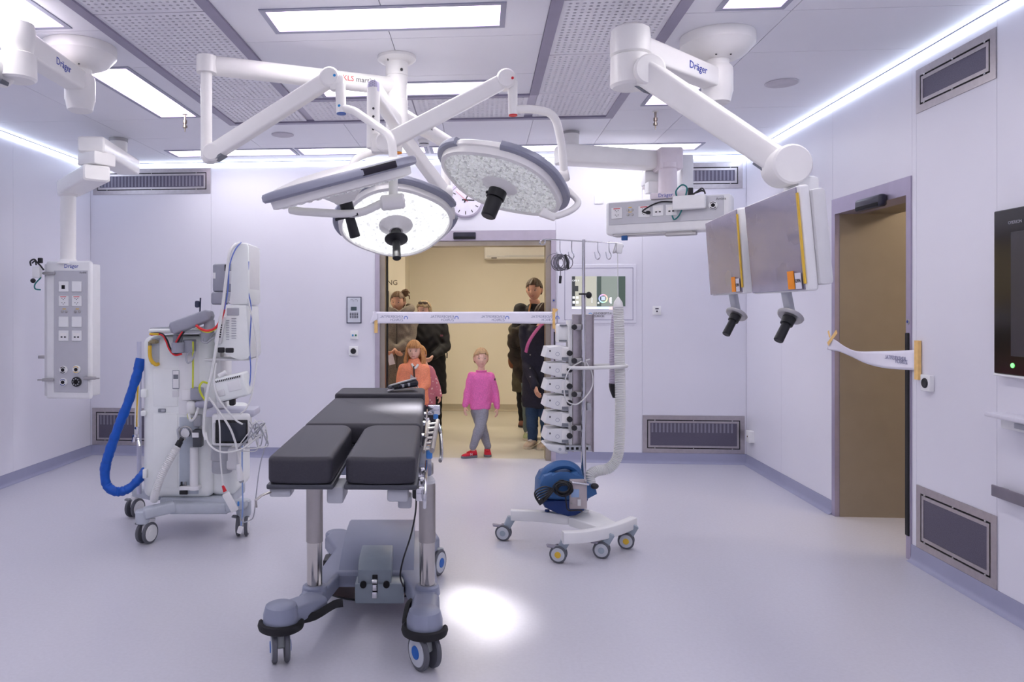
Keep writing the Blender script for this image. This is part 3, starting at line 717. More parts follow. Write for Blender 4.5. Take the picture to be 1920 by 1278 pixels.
# --- monitors
SCREEN = mat('covered_screen', (150, 145, 166), .16, 0, var=.05, scale=5, bump=.12, bscale=9, coat=.5)
FILM = mat('film_wrinkle', (190, 184, 200), .15, var=.1, scale=20)
def monitor(label, xr, dr, xl, dl, ztop, zbot, tilt, handle_px):
    pr = q(xr, 450, dr); pl = q(xl, 450, dl); c = (pr + pl) / 2; c.z = (ztop + zbot) / 2
    W = math.hypot(pr.x - pl.x, pr.y - pl.y); Hh = ztop - zbot
    t = Thing('surgical_monitor', label, 'monitor', (c.x, c.y, zbot), group='film-covered monitors')
    uax = (pr - pl); uax.z = 0; uax.normalize()                     # far -> near
    nax = V(-uax.y, uax.x, 0); nax = nax if nax.x < 0 else -nax     # faces left
    zax = V(0, 0, 1) + nax * math.tan(tilt); zax.normalize(); nax = uax.cross(zax).normalized(); nax = nax if nax.x < 0 else -nax
    Rm = Matrix((uax, nax, zax)).transposed(); M = Rm.to_4x4(); M.translation = c
    bm = nb(); box(bm, (-W / 2, -.045, -Hh / 2), (W / 2, 0, Hh / 2), .012, 3, M); cs = t.part('casing', bm, WHITE2)
    bm = nb(); box(bm, (-W / 2 + .02, -.10, -Hh / 2 + .02), (W / 2 + .012, -.045, Hh / 2 - .02), .015, 2, M); t.part('back_housing', bm, OFFW)
    bm = nb(); box(bm, (-W / 2 + .008, 0.0, -Hh / 2 + .006), (W / 2 - .014, .004, Hh / 2 - .006), .002, 1, M); s = t.part('screen', bm, SCREEN)
    # crumpled protective film: a thin wavy sheet in front of the glass
    bm = nb(); gx, gz = 26, 18; vv = [[None] * (gz + 1) for _ in range(gx + 1)]; random.seed(len(label))
    for i in range(gx + 1):
        for j in range(gz + 1):
            fx, fz = i / gx, j / gz
            dep = .006 + .003 * math.sin(7 * fx + 5 * fz * fz) * math.sin(9 * fz) + random.uniform(-.0008, .0008)
            vv[i][j] = bm.verts.new(M @ V(-W / 2 + .012 + fx * (W - .03), dep, -Hh / 2 + .01 + fz * (Hh - .02)))
    for i in range(gx):
        for j in range(gz): bm.faces.new((vv[i][j], vv[i + 1][j], vv[i + 1][j + 1], vv[i][j + 1]))
    t.part('protective_film', bm, mat('clear_film', (222, 214, 232), .08, var=.02, alpha=.2), s, smooth=60)
    bm = nb(); box(bm, (W / 2 - .013, .001, -Hh / 2 + .03), (W / 2 + .002, .007, Hh / 2 - .03), .001, 1, M); t.part('edge_strip', bm, YEL, label='yellow strip along the near edge')
    bm = nb(); box(bm, (W / 2 - .15, .012, -Hh / 2 + .012), (W / 2 - .085, .0135, -Hh / 2 + .085), 0, 1, M); t.part('sticker', bm, mat('sticker_orange', (255, 152, 20), .6), s, 'orange sticker')
    bm = nb(); box(bm, (W / 2 - .075, .012, -Hh / 2 + .012), (W / 2 - .018, .0135, -Hh / 2 + .075), 0, 1, M); ws = t.part('sticker', bm, mat('sticker_white', (225, 222, 235), .6), s, 'white sticker lettered OP04')
    t.part('lettering', text_bm('OP04', .021, M @ tmat((W / 2 - .0465, .0142, -Hh / 2 + .043), (1, 0, 0), (0, 0, 1)) @ Matrix.Rotation(0, 4, 'X'), mirror=False), TXTG, s) if False else None
    tr = uax if (uax.cross(zax)).dot(nax) > 0 else -uax
    t.part('lettering', text_bm('OP04', .022, tmat(M @ V(W / 2 - .0465, .0145, -Hh / 2 + .043), tr, zax)), TXTG, s)
    # lower bracket with a disc and a black sterile handle
    (bx, by), (hx, hy) = handle_px; dd = dr + (dl - dr) * .42
    p0 = M @ V(.0, -.03, -Hh / 2); p1 = p0 + V(.015, -.02, -.10)
    bm = nb(); beam(bm, p0 + V(0, 0, .03), p1, .045, .03, bev=.004); br = t.part('handle_bracket', bm, LGREY)
    ax = V(-.52, -.25, -.8).normalized()
    bm = nb(); cyl(bm, p1 - ax * .006, p1 + ax * .012, .055, .052, bev=.004, seg=28); t.part('handle_disc', bm, ALU, br)
    bm = nb(); cyl(bm, p1 + ax * .01, p1 + ax * .045, .028, .026); cyl(bm, p1 + ax * .04, p1 + ax * .13, .019, .02, bev=.003); t.part('handle', bm, DARK, br)
    return t
monitor('nearer film-covered monitor with wide white casing, hung under the sloping boom', 1505, 2.94, 1404, 3.55, 1.985, 1.57, math.radians(5), ((1515, 590), (1490, 640)))
monitor('farther film-covered monitor, behind and left of the nearer one', 1389, 3.60, 1328, 4.22, 1.985, 1.575, math.radians(4), ((1420, 590), (1395, 625)))

# --- left arm
t, x = ceiling_arm('white ceiling arm whose boom leaves the picture at the upper left', 150, 4.32, 0, 0, 0, 0, 'equipment_boom')
a0 = V(x, 4.32, 2.79); a1 = q(33, 78, 3.68); a1.z = 2.80
bm = nb(); beam(bm, a0, a1, .11, .115, .115, .13, .012, p=7); arm = t.part('upper_arm', bm, WHITE)
u = (a1 - a0).normalized(); side = u.cross(V(0, 0, 1)).normalized(); side = side if side.x > 0 else -side
t.part('lettering', text_bm(LBL, .055, tmat(a0 + u * .30 + side * .057, u if side.cross(V(0, 0, 1)).dot(u) < 0 else -u, (0, 0, 1))), LOGOB, arm)
kx, ky = a1.x, a1.y
bm = nb(); lathe(bm, [(.05, 2.90), (.075, 2.885), (.08, 2.85), (.08, 2.79), (.068, 2.745)], (kx, ky, 0), seg=32); t.part('elbow_cap', bm, WHITE)
bm = nb(); lathe(bm, [(.075, 2.742), (.085, 2.735), (.087, 2.62), (.075, 2.61)], (kx, ky, 0), seg=32); e0 = V(kx - .09, ky - .05, 2.655); knuckle(bm, e0, .075, .15, (.4, 1, 0)); t.part('elbow', bm, WHITE)
e1 = V(kx - .75, ky - .35, 2.25)
bm = nb(); beam(bm, e0, e1, .11, .125, .1, .105, .015, p=7); knuckle(bm, e1, .08, .13, (.4, 1, 0)); sp_ = t.part('spring_arm', bm, WHITE)
uu = (e1 - e0).normalized(); Bq = basis(uu)
bm = nb(); cbox(bm, e0 + V(.035, -.02, -.062), (.07, .07, .02), .004, rot=Matrix.Rotation(.35, 4, 'Y')); t.part('slot_cover', bm, mat('slot_grey', (92, 96, 106), .5), sp_)

# ================================================================== SUPPLY PENDANTS
PGREY = mat('pendant_panel', (196, 196, 202), .4, .2, var=.02)
def outlet(t, M, w, kind, parent):
    """socket plate in the local x,z plane of M, facing -y"""
    bm = nb(); box(bm, (-w / 2, -.008, -w / 2), (w / 2, 0, w / 2), .003, 1, M); p = t.part('outlet_plate', bm, WHITE2, parent)
    if kind == 'power':
        bm = nb()
        for dz in (.018, -.02):
            for dx, ddz in ((-.012, .004), (0, -.006), (.012, .004)): box(bm, (dx - .003, -.0095, dz + ddz - .003), (dx + .003, -.008, dz + ddz + .003), 0, 1, M)
        t.part('socket_hole', bm, SLOT, p)
        bm = nb(); box(bm, (-w * .3, -.0095, w * .36), (w * .3, -.008, w * .43), 0, 1, M); t.part('red_bar', bm, RED, p)
    elif kind == 'data':
        bm = nb()
        for dx in (-.014, .016): box(bm, (dx - .009, -.0095, -.016), (dx + .007, -.008, -.006), 0, 1, M)
        t.part('socket_hole', bm, SLOT, p)
        bm = nb(); box(bm, (-w * .32, -.0095, .0), (w * .32, -.008, w * .26), 0, 1, M); t.part('port_lid', bm, WHITE, p)
    elif kind == 'black':
        bm = nb(); box(bm, (-.015, -.011, -.02), (.015, -.008, .012), .003, 1, M); t.part('socket_hole', bm, SLOT, p)
def gas(t, M, parent, colr, big=False):
    r = .034 if not big else .042
    bm = nb(); lathe(bm, [(r, 0), (r, .012), (r * .85, .016)], M @ V(0, 0, 0), axis=M.to_3x3() @ V(0, -1, 0)); p = t.part('gas_outlet', bm, colr if big else WHITE2, parent)
    o = M @ V(0, -.016, 0); a = M.to_3x3() @ V(0, -1, 0)
    bm = nb(); cyl(bm, o, o + a * .004, r * .45, seg=16); t.part('gas_valve', bm, SLOT, p)
    if not big:
        bm = nb()
        for s in (1, -1):
            pts = [M @ V(r * .75 * math.cos(x), -.0165, s * r * .75 * math.sin(x)) for x in [PI * .2 + PI * .6 * i / 8 for i in range(9)]]
            tube(bm, pts, .003, 6)
        t.part('colour_ring', bm, colr, p)
    else:
        bm = nb()
        for i in range(8): a_ = PI / 4 * i; pp = M @ V(r * .62 * math.cos(a_), -.017, r * .62 * math.sin(a_)); cyl(bm, pp, pp + a * .003, .005, seg=8)
        t.part('grip_dots', bm, LGREY, p)
def coax(t, M, parent, n=2):
    bm = nb()
    for dx in ((-.018, .018)):
        o = M @ V(dx, 0, 0); a = M.to_3x3() @ V(0, -1, 0); lathe(bm, [(.011, 0), (.011, .006), (.008, .01)], o, axis=a, seg=14)
    p = t.part('earth_pin', bm, ALU, parent)
    bm = nb(); box(bm, (-.014, -.003, .02), (.014, 0, .026), 0, 1, M); t.part('yellow_bar', bm, YEL, p)

# --- left pendant (column and tall terminal)
t = Thing('supply_pendant', 'tall white supply column hanging from the ceiling at the left, sockets on its grey front', 'supply pendant', q(125, 748, 6.5), group='ceiling supply pendants')
f0 = q(222, 260, 6.65)
bm = nb(); cyl(bm, V(f0.x, f0.y, ZC), V(f0.x, f0.y, 2.72), .075, seg=28); t.part('ceiling_tube', bm, WHITE)
bm = nb(); lathe(bm, [(.078, ZC - .001), (.078, ZC - .03)], (f0.x, f0.y, 0), caps=(True, True)); t.part('flange_ring', bm, ALU)
k1 = q(170, 270, 5.85); k1b = q(168, 297, 5.88); k2 = q(182, 324, 5.85)
bm = nb(); beam(bm, V(f0.x, f0.y, k1.z - .01) + V(.05, .1, 0), k1, .2, .14, .205, .125, .012, p=8); t.part('upper_arm', bm, WHITE)
bm = nb(); cbox(bm, k1b + V(.03, .06, 0), (.2, .2, .1), .012, rot=Matrix.Rotation(-.5, 4, 'Z')); t.part('arm_joint', bm, WHITE)
ce = q(128, 350, 6.5)
bm = nb(); beam(bm, k2, V(ce.x - .02, ce.y + .06, k2.z - .005), .2, .125, .2, .13, .012, p=8); t.part('lower_arm', bm, WHITE)
bm = nb(); lathe(bm, [(.085, k2.z - .06), (.08, k2.z - .08), (.062, k2.z - .085), (.062, 1.93), (.1, 1.89)], (ce.x, ce.y, 0), seg=28, caps=(True, True)); t.part('column', bm, WHITE)
x0, x1 = q(83, 500, 6.42).x, q(172, 500, 6.42).x; zt, zb = q(0, 489, 6.42).z, q(0, 748, 6.42).z
RZ_ = Matrix.Translation(V((x0 + x1) / 2, 6.42, 0)) @ Matrix.Rotation(math.radians(-6), 4, 'Z')
wx = (x1 - x0) / 2
bm = nb(); box(bm, (-wx, 0, zb), (wx, .05, zt), .02, 3, RZ_); fr = t.part('front_frame', bm, WHITE2)
bm = nb(); box(bm, (-wx - .035, .03, zb + .02), (wx - .02, .2, zt - .02), .012, 2, RZ_); t.part('housing', bm, OFFW)
for i in range(9):
    bm = nb(); box(bm, (-wx - .043, .06, zb + .1 + i * .115), (-wx - .034, .15, zb + .18 + i * .115), .003, 1, RZ_); t.part('side_socket', bm, WHITE2)
pxs = (x1 - x0) / (172 - 83)
def LP(px, py): return RZ_ @ Matrix.Translation(V(((px - 127.5) * pxs), 0, q(0, py, 6.42).z))
bm = nb(); a_ = LP(134, 621); box(bm, (-34 * pxs, -.006, -114 * pxs), (33 * pxs, .0, 114 * pxs), .004, 1, a_); fp = t.part('front_panel', bm, PGREY)
OM = Matrix.Translation(V(0, -.006, 0))
for py, k1_, k2_ in ((537, 'black', 'blank'), (564, 'power', 'power'), (603, 'blank', 'blank'), (629, 'data', 'data')):
    outlet(t, LP(120, py) @ OM, .088, k1_, fp); outlet(t, LP(146, py) @ OM, .088, k2_, fp)
coax(t, LP(121, 584) @ OM, fp); coax(t, LP(147, 584) @ OM, fp)
gas(t, LP(120, 693) @ OM, fp, SLOT); gas(t, LP(146, 692) @ OM, fp, YEL); gas(t, LP(120, 716) @ OM, fp, mat('mark_navy', (40, 70, 150), .5)); gas(t, LP(146, 715) @ OM, fp, DARK, True)
t.part('lettering', text_bm(LBL, .045, LP(134, 499) @ tmat((0, -.001, 0), (1, 0, 0), (0, 0, 1))), LOGOB, fr)
t.part('lettering', text_bm('Ambia', .024, LP(160, 511) @ tmat((-.01, -.007, 0), (1, 0, 0), (0, 0, 1))), TXTG, fr)
for px, py, dr in ((90, 712, -1), (172, 708, 1), (92, 512, -1)):
    bm = nb(); cbox(bm, LP(px, py) @ V(0, -.01, 0), (.1, .03, .025), .004); cbox(bm, LP(px + 14 * dr, py) @ V(0, -.02, 0), (.05, .02, .012), .003); t.part('rail_clamp', bm, ALU)
bm = nb(); cbox(bm, LP(70, 670) @ V(0, .05, 0), (.07, .03, .025), .004)
t.part('rail_clamp', bm, ALU)
t = Thing('intercom_box', 'small white box with black microphone clipped to the left supply column', 'intercom', q(70, 525, 6.35))
bm = nb(); box(bm, q(60, 521, 6.35), q(74, 499, 6.35) + V(0, .05, 0), .006); b = t.part('body', bm, WHITE2)
bm = nb(); box(bm, q(70, 493, 6.36), q(78, 483, 6.36) + V(0, .03, 0), .006); t.part('microphone', bm, DARK, b)
bm = nb(); sphere(bm, q(62, 526, 6.33), (.022, .018, .02)); t.part('knob', bm, DARK, b)
bm = nb(); tube(bm, smooth_pts([q(58, 498, 6.35), q(57, 490, 6.35), q(64, 486, 6.35), q(70, 492, 6.35), q(76, 498, 6.35), q(82, 506, 6.35)]), .007, 8); tube(bm, smooth_pts([q(68, 497, 6.34), q(66, 489, 6.33), q(60, 493, 6.34)]), .006, 8); t.part('cable', bm, DARK, b)
bm = nb(); tube(bm, smooth_pts([q(77, 520, 6.36), q(66, 532, 6.36), q(66, 541, 6.36), q(76, 543, 6.4)]), .006, 8); t.part('green_cable', bm, mat('teal_cable', (30, 120, 120), .5), b)

# --- right pendant (horizontal terminal)
t = Thing('supply_pendant', 'wide white supply bar hanging from the ceiling in front of the back wall', 'supply pendant', q(1250, 440, 6.3), group='ceiling supply pendants')
f0 = q(1070, 245, 6.40)
bm = nb(); cyl(bm, V(f0.x, f0.y, ZC), V(f0.x, f0.y, 2.86), .07, seg=28); t.part('ceiling_tube', bm, WHITE)
bm = nb(); lathe(bm, [(.073, ZC - .001), (.073, ZC - .022)], (f0.x, f0.y, 0)); t.part('flange_ring', bm, ALU)
a0 = q(1048, 293, 6.3); a1 = q(1250, 303, 6.62); a0.z = a1.z = 2.79
bm = nb(); beam(bm, a0, a1, .2, .16, .2, .15, .015, p=8); t.part('upper_arm', bm, WHITE)
bm = nb(); cbox(bm, q(1252, 300, 6.5), (.2, .22, .19), .02); lathe(bm, [(.085, 2.74), (.085, 2.70), (.075, 2.69), (.08, 2.45), (.09, 2.44)], (q(1252, 300, 6.45).x, 6.45, 0)); t.part('column', bm, mat('white_rose', (232, 222, 228), .4, var=.02))
bm = nb(); cbox(bm, q(1284, 325, 6.6), (.1, .16, .3), .012); cbox(bm, q(1220, 335, 6.7), (.14, .14, .12), .012); cbox(bm, q(1225, 352, 6.6), (.12, .12, .1), .01); t.part('arm_joint', bm, WHITE2)
pl = q(1135, 412, 6.55); pr_ = q(1372, 405, 6.05); c = (pl + pr_) / 2; ux = (pr_ - pl); ux.z = 0; W2 = ux.length / 2; ux.normalize()
yx = V(-ux.y, ux.x, 0); Rm = Matrix((ux, yx, V(0, 0, 1))).transposed().to_4x4(); Rm.translation = V(c.x, c.y, 0)
zt, zb = 2.43, 2.14
bm = nb(); box(bm, (-W2, 0, zb), (W2, .16, zt), .03, 3, Rm); body = t.part('housing', bm, WHITE2)
bm = nb(); box(bm, (-W2 + .03, -.006, zb + .085), (W2 - .06, .001, zt - .015), .004, 1, Rm); fp = t.part('front_panel', bm, PGREY)
bm = nb(); box(bm, (-W2 + .06, .01, zb - .012), (W2 - .3, .14, zb + .01), .006, 1, Rm); box(bm, (-W2 + .5, .0, zb - .03), (-W2 + .75, .06, zb), .008, 1, Rm); t.part('lower_rail', bm, ALU)
bm = nb(); box(bm, (-W2 + .14, -.01, zb - .05), (-W2 + .19, .02, zb - .01), .004, 1, Rm); t.part('clip', bm, mat('clip_blue', (40, 90, 150), .5))
def RP(px, z): 
    k = (px - 1135) / (1372 - 1135); k = k * 6.55 / (6.55 * k + 6.05 * (1 - k)) if False else k * 1.04
    return Rm @ Matrix.Translation(V(-W2 + 2 * W2 * k, -.006, z))
outlet(t, RP(1158, 2.325), .095, 'power', fp); outlet(t, RP(1209, 2.325), .095, 'power', fp); outlet(t, RP(1235, 2.325), .09, 'data', fp); outlet(t, RP(1259, 2.325), .09, 'data', fp)
coax(t, RP(1183, 2.345), fp); coax(t, RP(1183, 2.305), fp); gas(t, RP(1332, 2.34), fp, SLOT)
t.part('lettering', text_bm('Ambia', .03, RP(1345, 2.39) @ tmat((0, -.001, 0), (1, 0, 0), (0, 0, 1))), TXTG, fp)
bm = nb(); box(bm, (-.13, -.02, 2.42), (.2, .14, 2.475), .015, 2, Rm); ns = t.part('neck_shroud', bm, mat('white_rose', (232, 222, 228), .4))
t.part('lettering', text_bm(LBL, .042, Rm @ tmat((.0, -.021, 2.448), (1, 0, 0), (0, 0, 1))), LOGOB, ns)
t = Thing('network_box', 'white box with looping green and black cables on the hanging supply bar', 'network box', q(1295, 394, 6.1))
bm = nb(); o = RP(1292, 2.375); box(bm, (-.13, -.06, -.06), (.13, -.004, .055), .012, 3, o); b = t.part('body', bm, WHITE2)
bm = nb(); tube(bm, smooth_pts([o @ V(-.1, -.03, .05), o @ V(-.105, -.03, .1), o @ V(-.06, -.03, .145), o @ V(-.02, -.03, .12), o @ V(-.03, -.03, .05)]), .006, 8)
tube(bm, smooth_pts([o @ V(-.06, -.03, -.06), o @ V(-.085, -.035, -.11), o @ V(-.12, -.03, -.135), o @ V(-.14, -.012, -.1)]), .006, 8); t.part('green_cable', bm, mat('teal_cable', (30, 140, 130), .5), b)
bm = nb(); box(bm, o.translation + V(-.02, -.02, .05), o.translation + V(.02, .02, .12), .005)
for k in range(4): tube(bm, smooth_pts([o @ V(.0 + .01 * k, -.03 - .004 * k, .055), o @ V(.05 + .015 * k, -.03, .07 + .012 * k), o @ V(.11 + .004 * k, -.035, .085 - .006 * k), o @ V(.12, -.03, .06)]), .005, 7)
tube(bm, smooth_pts([o @ V(-.13, -.03, .01), o @ V(-.22, -.02, .02), o @ V(-.3, -.015, .0), o @ V(-.38, -.012, -.045), o @ V(-.36, -.012, -.06), o @ V(-.335, -.01, -.062)]), .006, 8); sphere(bm, o @ V(-.335, -.014, -.062), (.022, .012, .016)); t.part('black_cable', bm, DARK, b)

# ================================================================== WALL FITTINGS
BACK = Matrix.Translation(V(0, YB, 0))                                   # local x = room x, faces the room
RIGHT = Matrix(((0, 1, 0, XR), (-1, 0, 0, 0), (0, 0, 1, 0), (0, 0, 0, 1)))   # local x = -Y, faces -X
MESH = mat('vent_mesh', (104, 100, 116), .55, .5, var=.25, scale=260, bump=.3, bscale=700)
SLAT = mat('vent_slat', (138, 136, 150), .5, .3, var=.05)
def vent(M, x0, x1, z0, z1, label, tall):
    t = Thing('wall_vent', label, 'vent', M @ V((x0 + x1) / 2, 0, z0), 'r', 'steel wall vents')
    def ring4(bm, a0, a1, b0, b1, wd, y0, y1):
        for lo, hi in (((a0, b0), (a0 + wd, b1)), ((a1 - wd, b0), (a1, b1)), ((a0 + wd, b0), (a1 - wd, b0 + wd)), ((a0 + wd, b1 - wd), (a1 - wd, b1))):
            box(bm, (lo[0], y0, lo[1]), (hi[0], y1, hi[1]), 0, 1, M)
    f = .042
    bm = nb(); ring4(bm, x0, x1, z0, z1, f, -.006, .0); t.part('outer_frame', bm, STEEL, smooth=0)
    bm = nb(); box(bm, (x0 + f, -.001, z0 + f), (x1 - f, .003, z1 - f), 0, 1, M); t.part('shadow_gap', bm, SLOT, smooth=0)
    i = f + .01
    bm = nb(); ring4(bm, x0 + i, x1 - i, z0 + i, z1 - i, .02, -.006, .0); inn = t.part('inner_frame', bm, STEEL, smooth=0)
    for sx in (.12, .5, .88):
        for zz in (z0 + f + .004, z1 - f - .004):
            bm = nb(); c = M @ V(x0 + (x1 - x0) * sx, -.006, zz); sphere(bm, c, .006, 8, 6); t.part('screw', bm, ALU, inn)
    j = i + .02
    bm = nb(); box(bm, (x0 + j, -.0035, z0 + j), (x1 - j, -.001, z1 - j), 0, 1, M); t.part('mesh_panel', bm, MESH, smooth=0)
    if M is RIGHT: return
    bm = nb(); n = int((x1 - x0 - 2 * j) / .036); zl = z1 - j - (z1 - z0 - 2 * j) * (.42 if tall else .95)
    for k in range(n):
        xx = x0 + j + .012 + k * .036; box(bm, (xx, -.005, zl), (xx + .017, -.003, z1 - j - .004), 0, 1, M)
    t.part('louvre_slats', bm, SLAT, smooth=0, kind='stuff')
vent(BACK, -3.99, -2.746, 2.685, 2.945, 'long steel vent high on the back wall, in its left corner', False)
vent(BACK, -4.0, -2.85, .105, .484, 'steel vent low on the back wall, behind the blue hose', True)
vent(BACK, 1.587, 2.555, .102, .467, 'steel vent low on the back wall, in its right corner', True)
vent(BACK, 1.587, 2.535, 2.675, 2.925, 'steel vent high on the back wall, behind the hanging supply bar', False)
vent(RIGHT, -4.685, -3.99, 2.655, 2.91, 'steel vent high on the right wall under the light line', False)
vent(RIGHT, -4.68, -3.985, .102, .468, 'steel vent low on the right wall beside the doorway', True)

# ---- clock
cc = V(-.143, YB, 2.588)
t = Thing('wall_clock', 'round white wall clock above the back doorway', 'clock', cc, 'r')
Bc = Matrix(((1, 0, 0), (0, 0, -1), (0, 1, 0)))      # z axis -> -Y
bm = nb(); lathe(bm, [(.178, 0), (.18, .012), (.172, .026), (.158, .03), (.155, .02)], cc, axis=(0, -1, 0), seg=56, caps=(True, False)); t.part('case', bm, mat('clock_rim', (196, 188, 206), .35, .3))
bm = nb(); lathe(bm, [(.156, .018), (.156, .02)], cc, axis=(0, -1, 0), seg=56); dial = t.part('dial', bm, mat('clock_dial', (228, 224, 238), .4))
for i in range(12):
    a = PI / 6 * i; bm = nb(); L_ = .034 if i % 3 == 0 else .03
    cbox(bm, cc + V(math.sin(a) * .128, -.021, math.cos(a) * .128), (.008, .002, L_), rot=Matrix.Rotation(a, 4, 'Y')); t.part('hour_mark', bm, SLOT, dial, smooth=0)
def hand(a, l, tail, wd, y, m, nm):
    a = math.radians(a); bm = nb(); cbox(bm, cc + V(math.sin(a) * (l - tail) / 2, -y, math.cos(a) * (l - tail) / 2), (wd, .002, l + tail), rot=Matrix.Rotation(a, 4, 'Y')); t.part(nm, bm, m, dial, smooth=0)
hand(93, .088, .035, .011, .023, SLOT, 'hour_hand'); hand(26, .112, .03, .009, .025, SLOT, 'minute_hand'); hand(-48, .13, .03, .003, .027, RED, 'second_hand')

# ---- keypad, switches, small plates
def plate(M, cx_, cz, w, h, name, label, cat, th=.012, m=WHITE2):
    t = Thing(name, label, cat, M @ V(cx_, 0, cz), 'r'); bm = nb(); box(bm, (cx_ - w / 2, -th, cz - h / 2), (cx_ + w / 2, 0, cz + h / 2), .003, 2, M); return t, t.part('plate', bm, m)
t, p = plate(BACK, -1.264, 1.4945, .152, .268, 'door_intercom', 'white keypad panel in a dark frame beside the back doorway', 'intercom', .012, mat('frame_slate', (84, 86, 104), .4))
bm = nb(); box(bm, (-1.33, -.016, 1.37), (-1.198, -.011, 1.619), .002, 1, BACK); fp = t.part('face_plate', bm, mat('keypad_face', (206, 210, 220), .35))
bm = nb(); box(bm, (-1.295, -.018, 1.49), (-1.236, -.0155, 1.527), .001, 1, BACK); t.part('display', bm, mat('lcd', (70, 86, 92), .3), fp)
bm = nb()
for i in range(4):
    for j in range(4): box(bm, (-1.305 + i * .0225, -.018, 1.413 + j * .015), (-1.288 + i * .0225, -.0155, 1.422 + j * .015), .001, 1, BACK)
t.part('keys', bm, mat('key_dark', (60, 62, 76), .5), fp, kind='stuff')
for s in (-.022, .022):
    bm = nb(); tube(bm, [V(-1.264 + s + .016 * math.cos(a), YB - .0165, 1.585 + .016 * math.sin(a)) for a in [i * PI / 9 - .3 for i in range(9)]], .0018, 6); t.part('speaker_mark', bm, MGREY, fp)
t, p = plate(BACK, -1.262, 1.245, .08, .085, 'light_switch', 'small switch plate with a blue and a green button under the keypad', 'switch', .01)
for dx, m in ((-.014, mat('btn_blue', (70, 140, 190), .4)), (.016, mat('btn_green', (40, 120, 80), .4))):
    bm = nb(); box(bm, (-1.262 + dx - .009, -.015, 1.232), (-1.262 + dx + .009, -.009, 1.25), .002, 1, BACK); t.part('button', bm, m, p)
def door_button(M, x, z, label):
    t, p = plate(M, x, z, .092, .092, 'door_button', label, 'switch', .026)
    bm = nb(); c = M @ V(x, -.026, z); ax = M.to_3x3() @ V(0, -1, 0); lathe(bm, [(.029, 0), (.029, .004), (.024, .008)], c, axis=ax); t.part('button', bm, DARK, p)
door_button(BACK, -1.268, 1.083, 'square white plate with round black button beside the back doorway')
door_button(RIGHT, -4.557, 1.078, 'square white plate with round black button beside the right doorway')
t, p = plate(BACK, 1.165, 2.58, .085, .085, 'status_light', 'small square wall plate with a white light left of the hanging supply bar', 'indicator', .01)
bm = nb(); sphere(bm, V(1.165, YB - .011, 2.58), (.01, .004, .01), 10, 8); t.part('lamp_dot', bm, emis('dot_white', (255, 255, 255), 2.0), p)
t, p = plate(BACK, 1.722, 1.49, .08, .085, 'wall_socket', 'small wall plate with a dark dot right of the control screen', 'socket', .01)
bm = nb(); box(bm, (1.706, -.012, 1.502), (1.738, -.009, 1.514), 0, 1, BACK); cyl(bm, V(1.722, YB - .012, 1.482), V(1.722, YB - .009, 1.482), .009, seg=12); t.part('port', bm, mat('port_grey', (70, 66, 84), .6), p)
t, p = plate(RIGHT, -7.38, .30, .085, .11, 'wall_socket', 'white socket box low on the right wall near the corner', 'socket', .05)
bm = nb(); cyl(bm, RIGHT @ V(-7.38, -.05, .3), RIGHT @ V(-7.38, -.053, .3), .008, seg=10); t.part('port', bm, mat('port_brown', (120, 90, 80), .6), p)
c_ = at_X(1543, 466, XR); t, p = plate(RIGHT, -c_.y, c_.z, .16, .27, 'notice_plate', 'small grey plate on the right wall behind the monitors', 'sign', .012, mat('plate_grey', (176, 180, 184), .5))
bm = nb(); box(bm, (-c_.y - .07, -.014, c_.z - .12), (-c_.y + .07, -.011, c_.z + .12), .002, 1, RIGHT); t.part('cover', bm, mat('plate_grey2', (186, 190, 192), .4), p)

# ---- touch panel with two screens
t = Thing('control_screen', 'large white wall panel with two lit touch screens and a colour ring', 'control panel', (1.16, YB, 1.396), 'r')
x0, x1, z0, z1 = .83, 1.495, 1.396, 1.91
bm = nb(); box(bm, (x0 - .07, -.01, z0 - .03), (x1 + .03, 0, z1 + .035), .004, 1, BACK); p = t.part('panel', bm, WALL)
bm = nb()
for lo, hi in (((x0, z0), (x0 + .005, z1)), ((x1 - .005, z0), (x1, z1)), ((x0, z0), (x1, z0 + .005)), ((x0, z1 - .005), (x1, z1))): box(bm, (lo[0], -.0115, lo[1]), (hi[0], -.0095, hi[1]), 0, 1, BACK)
t.part('frame_line', bm, mat('line_grey', (150, 146, 172), .5), p)
def px(x, y): c = at_Y(x, y, YB); return c.x, c.z
def scr(nm, xa, ya, xb, yb, m, par=None, y=-.013):
    a, b = px(xa, ya), px(xb, yb); bm = nb(); box(bm, (a[0], y, b[1]), (b[0], -.009, a[1]), 0, 1, BACK); return t.part(nm, bm, m, par or p, smooth=0)
s1 = scr('screen', 1072, 518, 1118, 574, emis('screen_beige', (214, 212, 198), .75, (60, 60, 60)))
s2 = scr('screen', 1118.4, 518, 1172, 574, emis('screen_sage', (172, 184, 176), .6, (60, 60, 60)))
sd = emis('screen_dark', (84, 88, 92), .4, (40, 40, 40)); sw = emis('screen_white', (230, 236, 236), .8)
scr('screen_zone', 1072, 518, 1078, 574, sd, s1, -.0135); scr('screen_zone', 1076, 536, 1084, 546, sd, s1, -.0138)
scr('screen_zone', 1158, 518, 1172, 574, emis('screen_teal', (104, 128, 118), .4, (40, 40, 40)), s2, -.0135); scr('screen_zone', 1119, 518, 1127, 574, emis('screen_teal2', (112, 132, 124), .4, (40, 40, 40)), s2, -.0135)
scr('task_bar', 1072, 575, 1118, 579, sw); scr('task_bar', 1118.4, 575, 1142, 579, emis('bar_aqua', (190, 226, 232), .8)); scr('task_bar', 1142, 575, 1148, 580, emis('bar_peach', (250, 186, 160), .8))
for xx in (1075.5, 1082):
    for yy in (557.5, 566.5): scr('icon', xx - 2.2, yy - 2.2, xx + 2.2, yy + 2.2, sw, s1, -.0142)
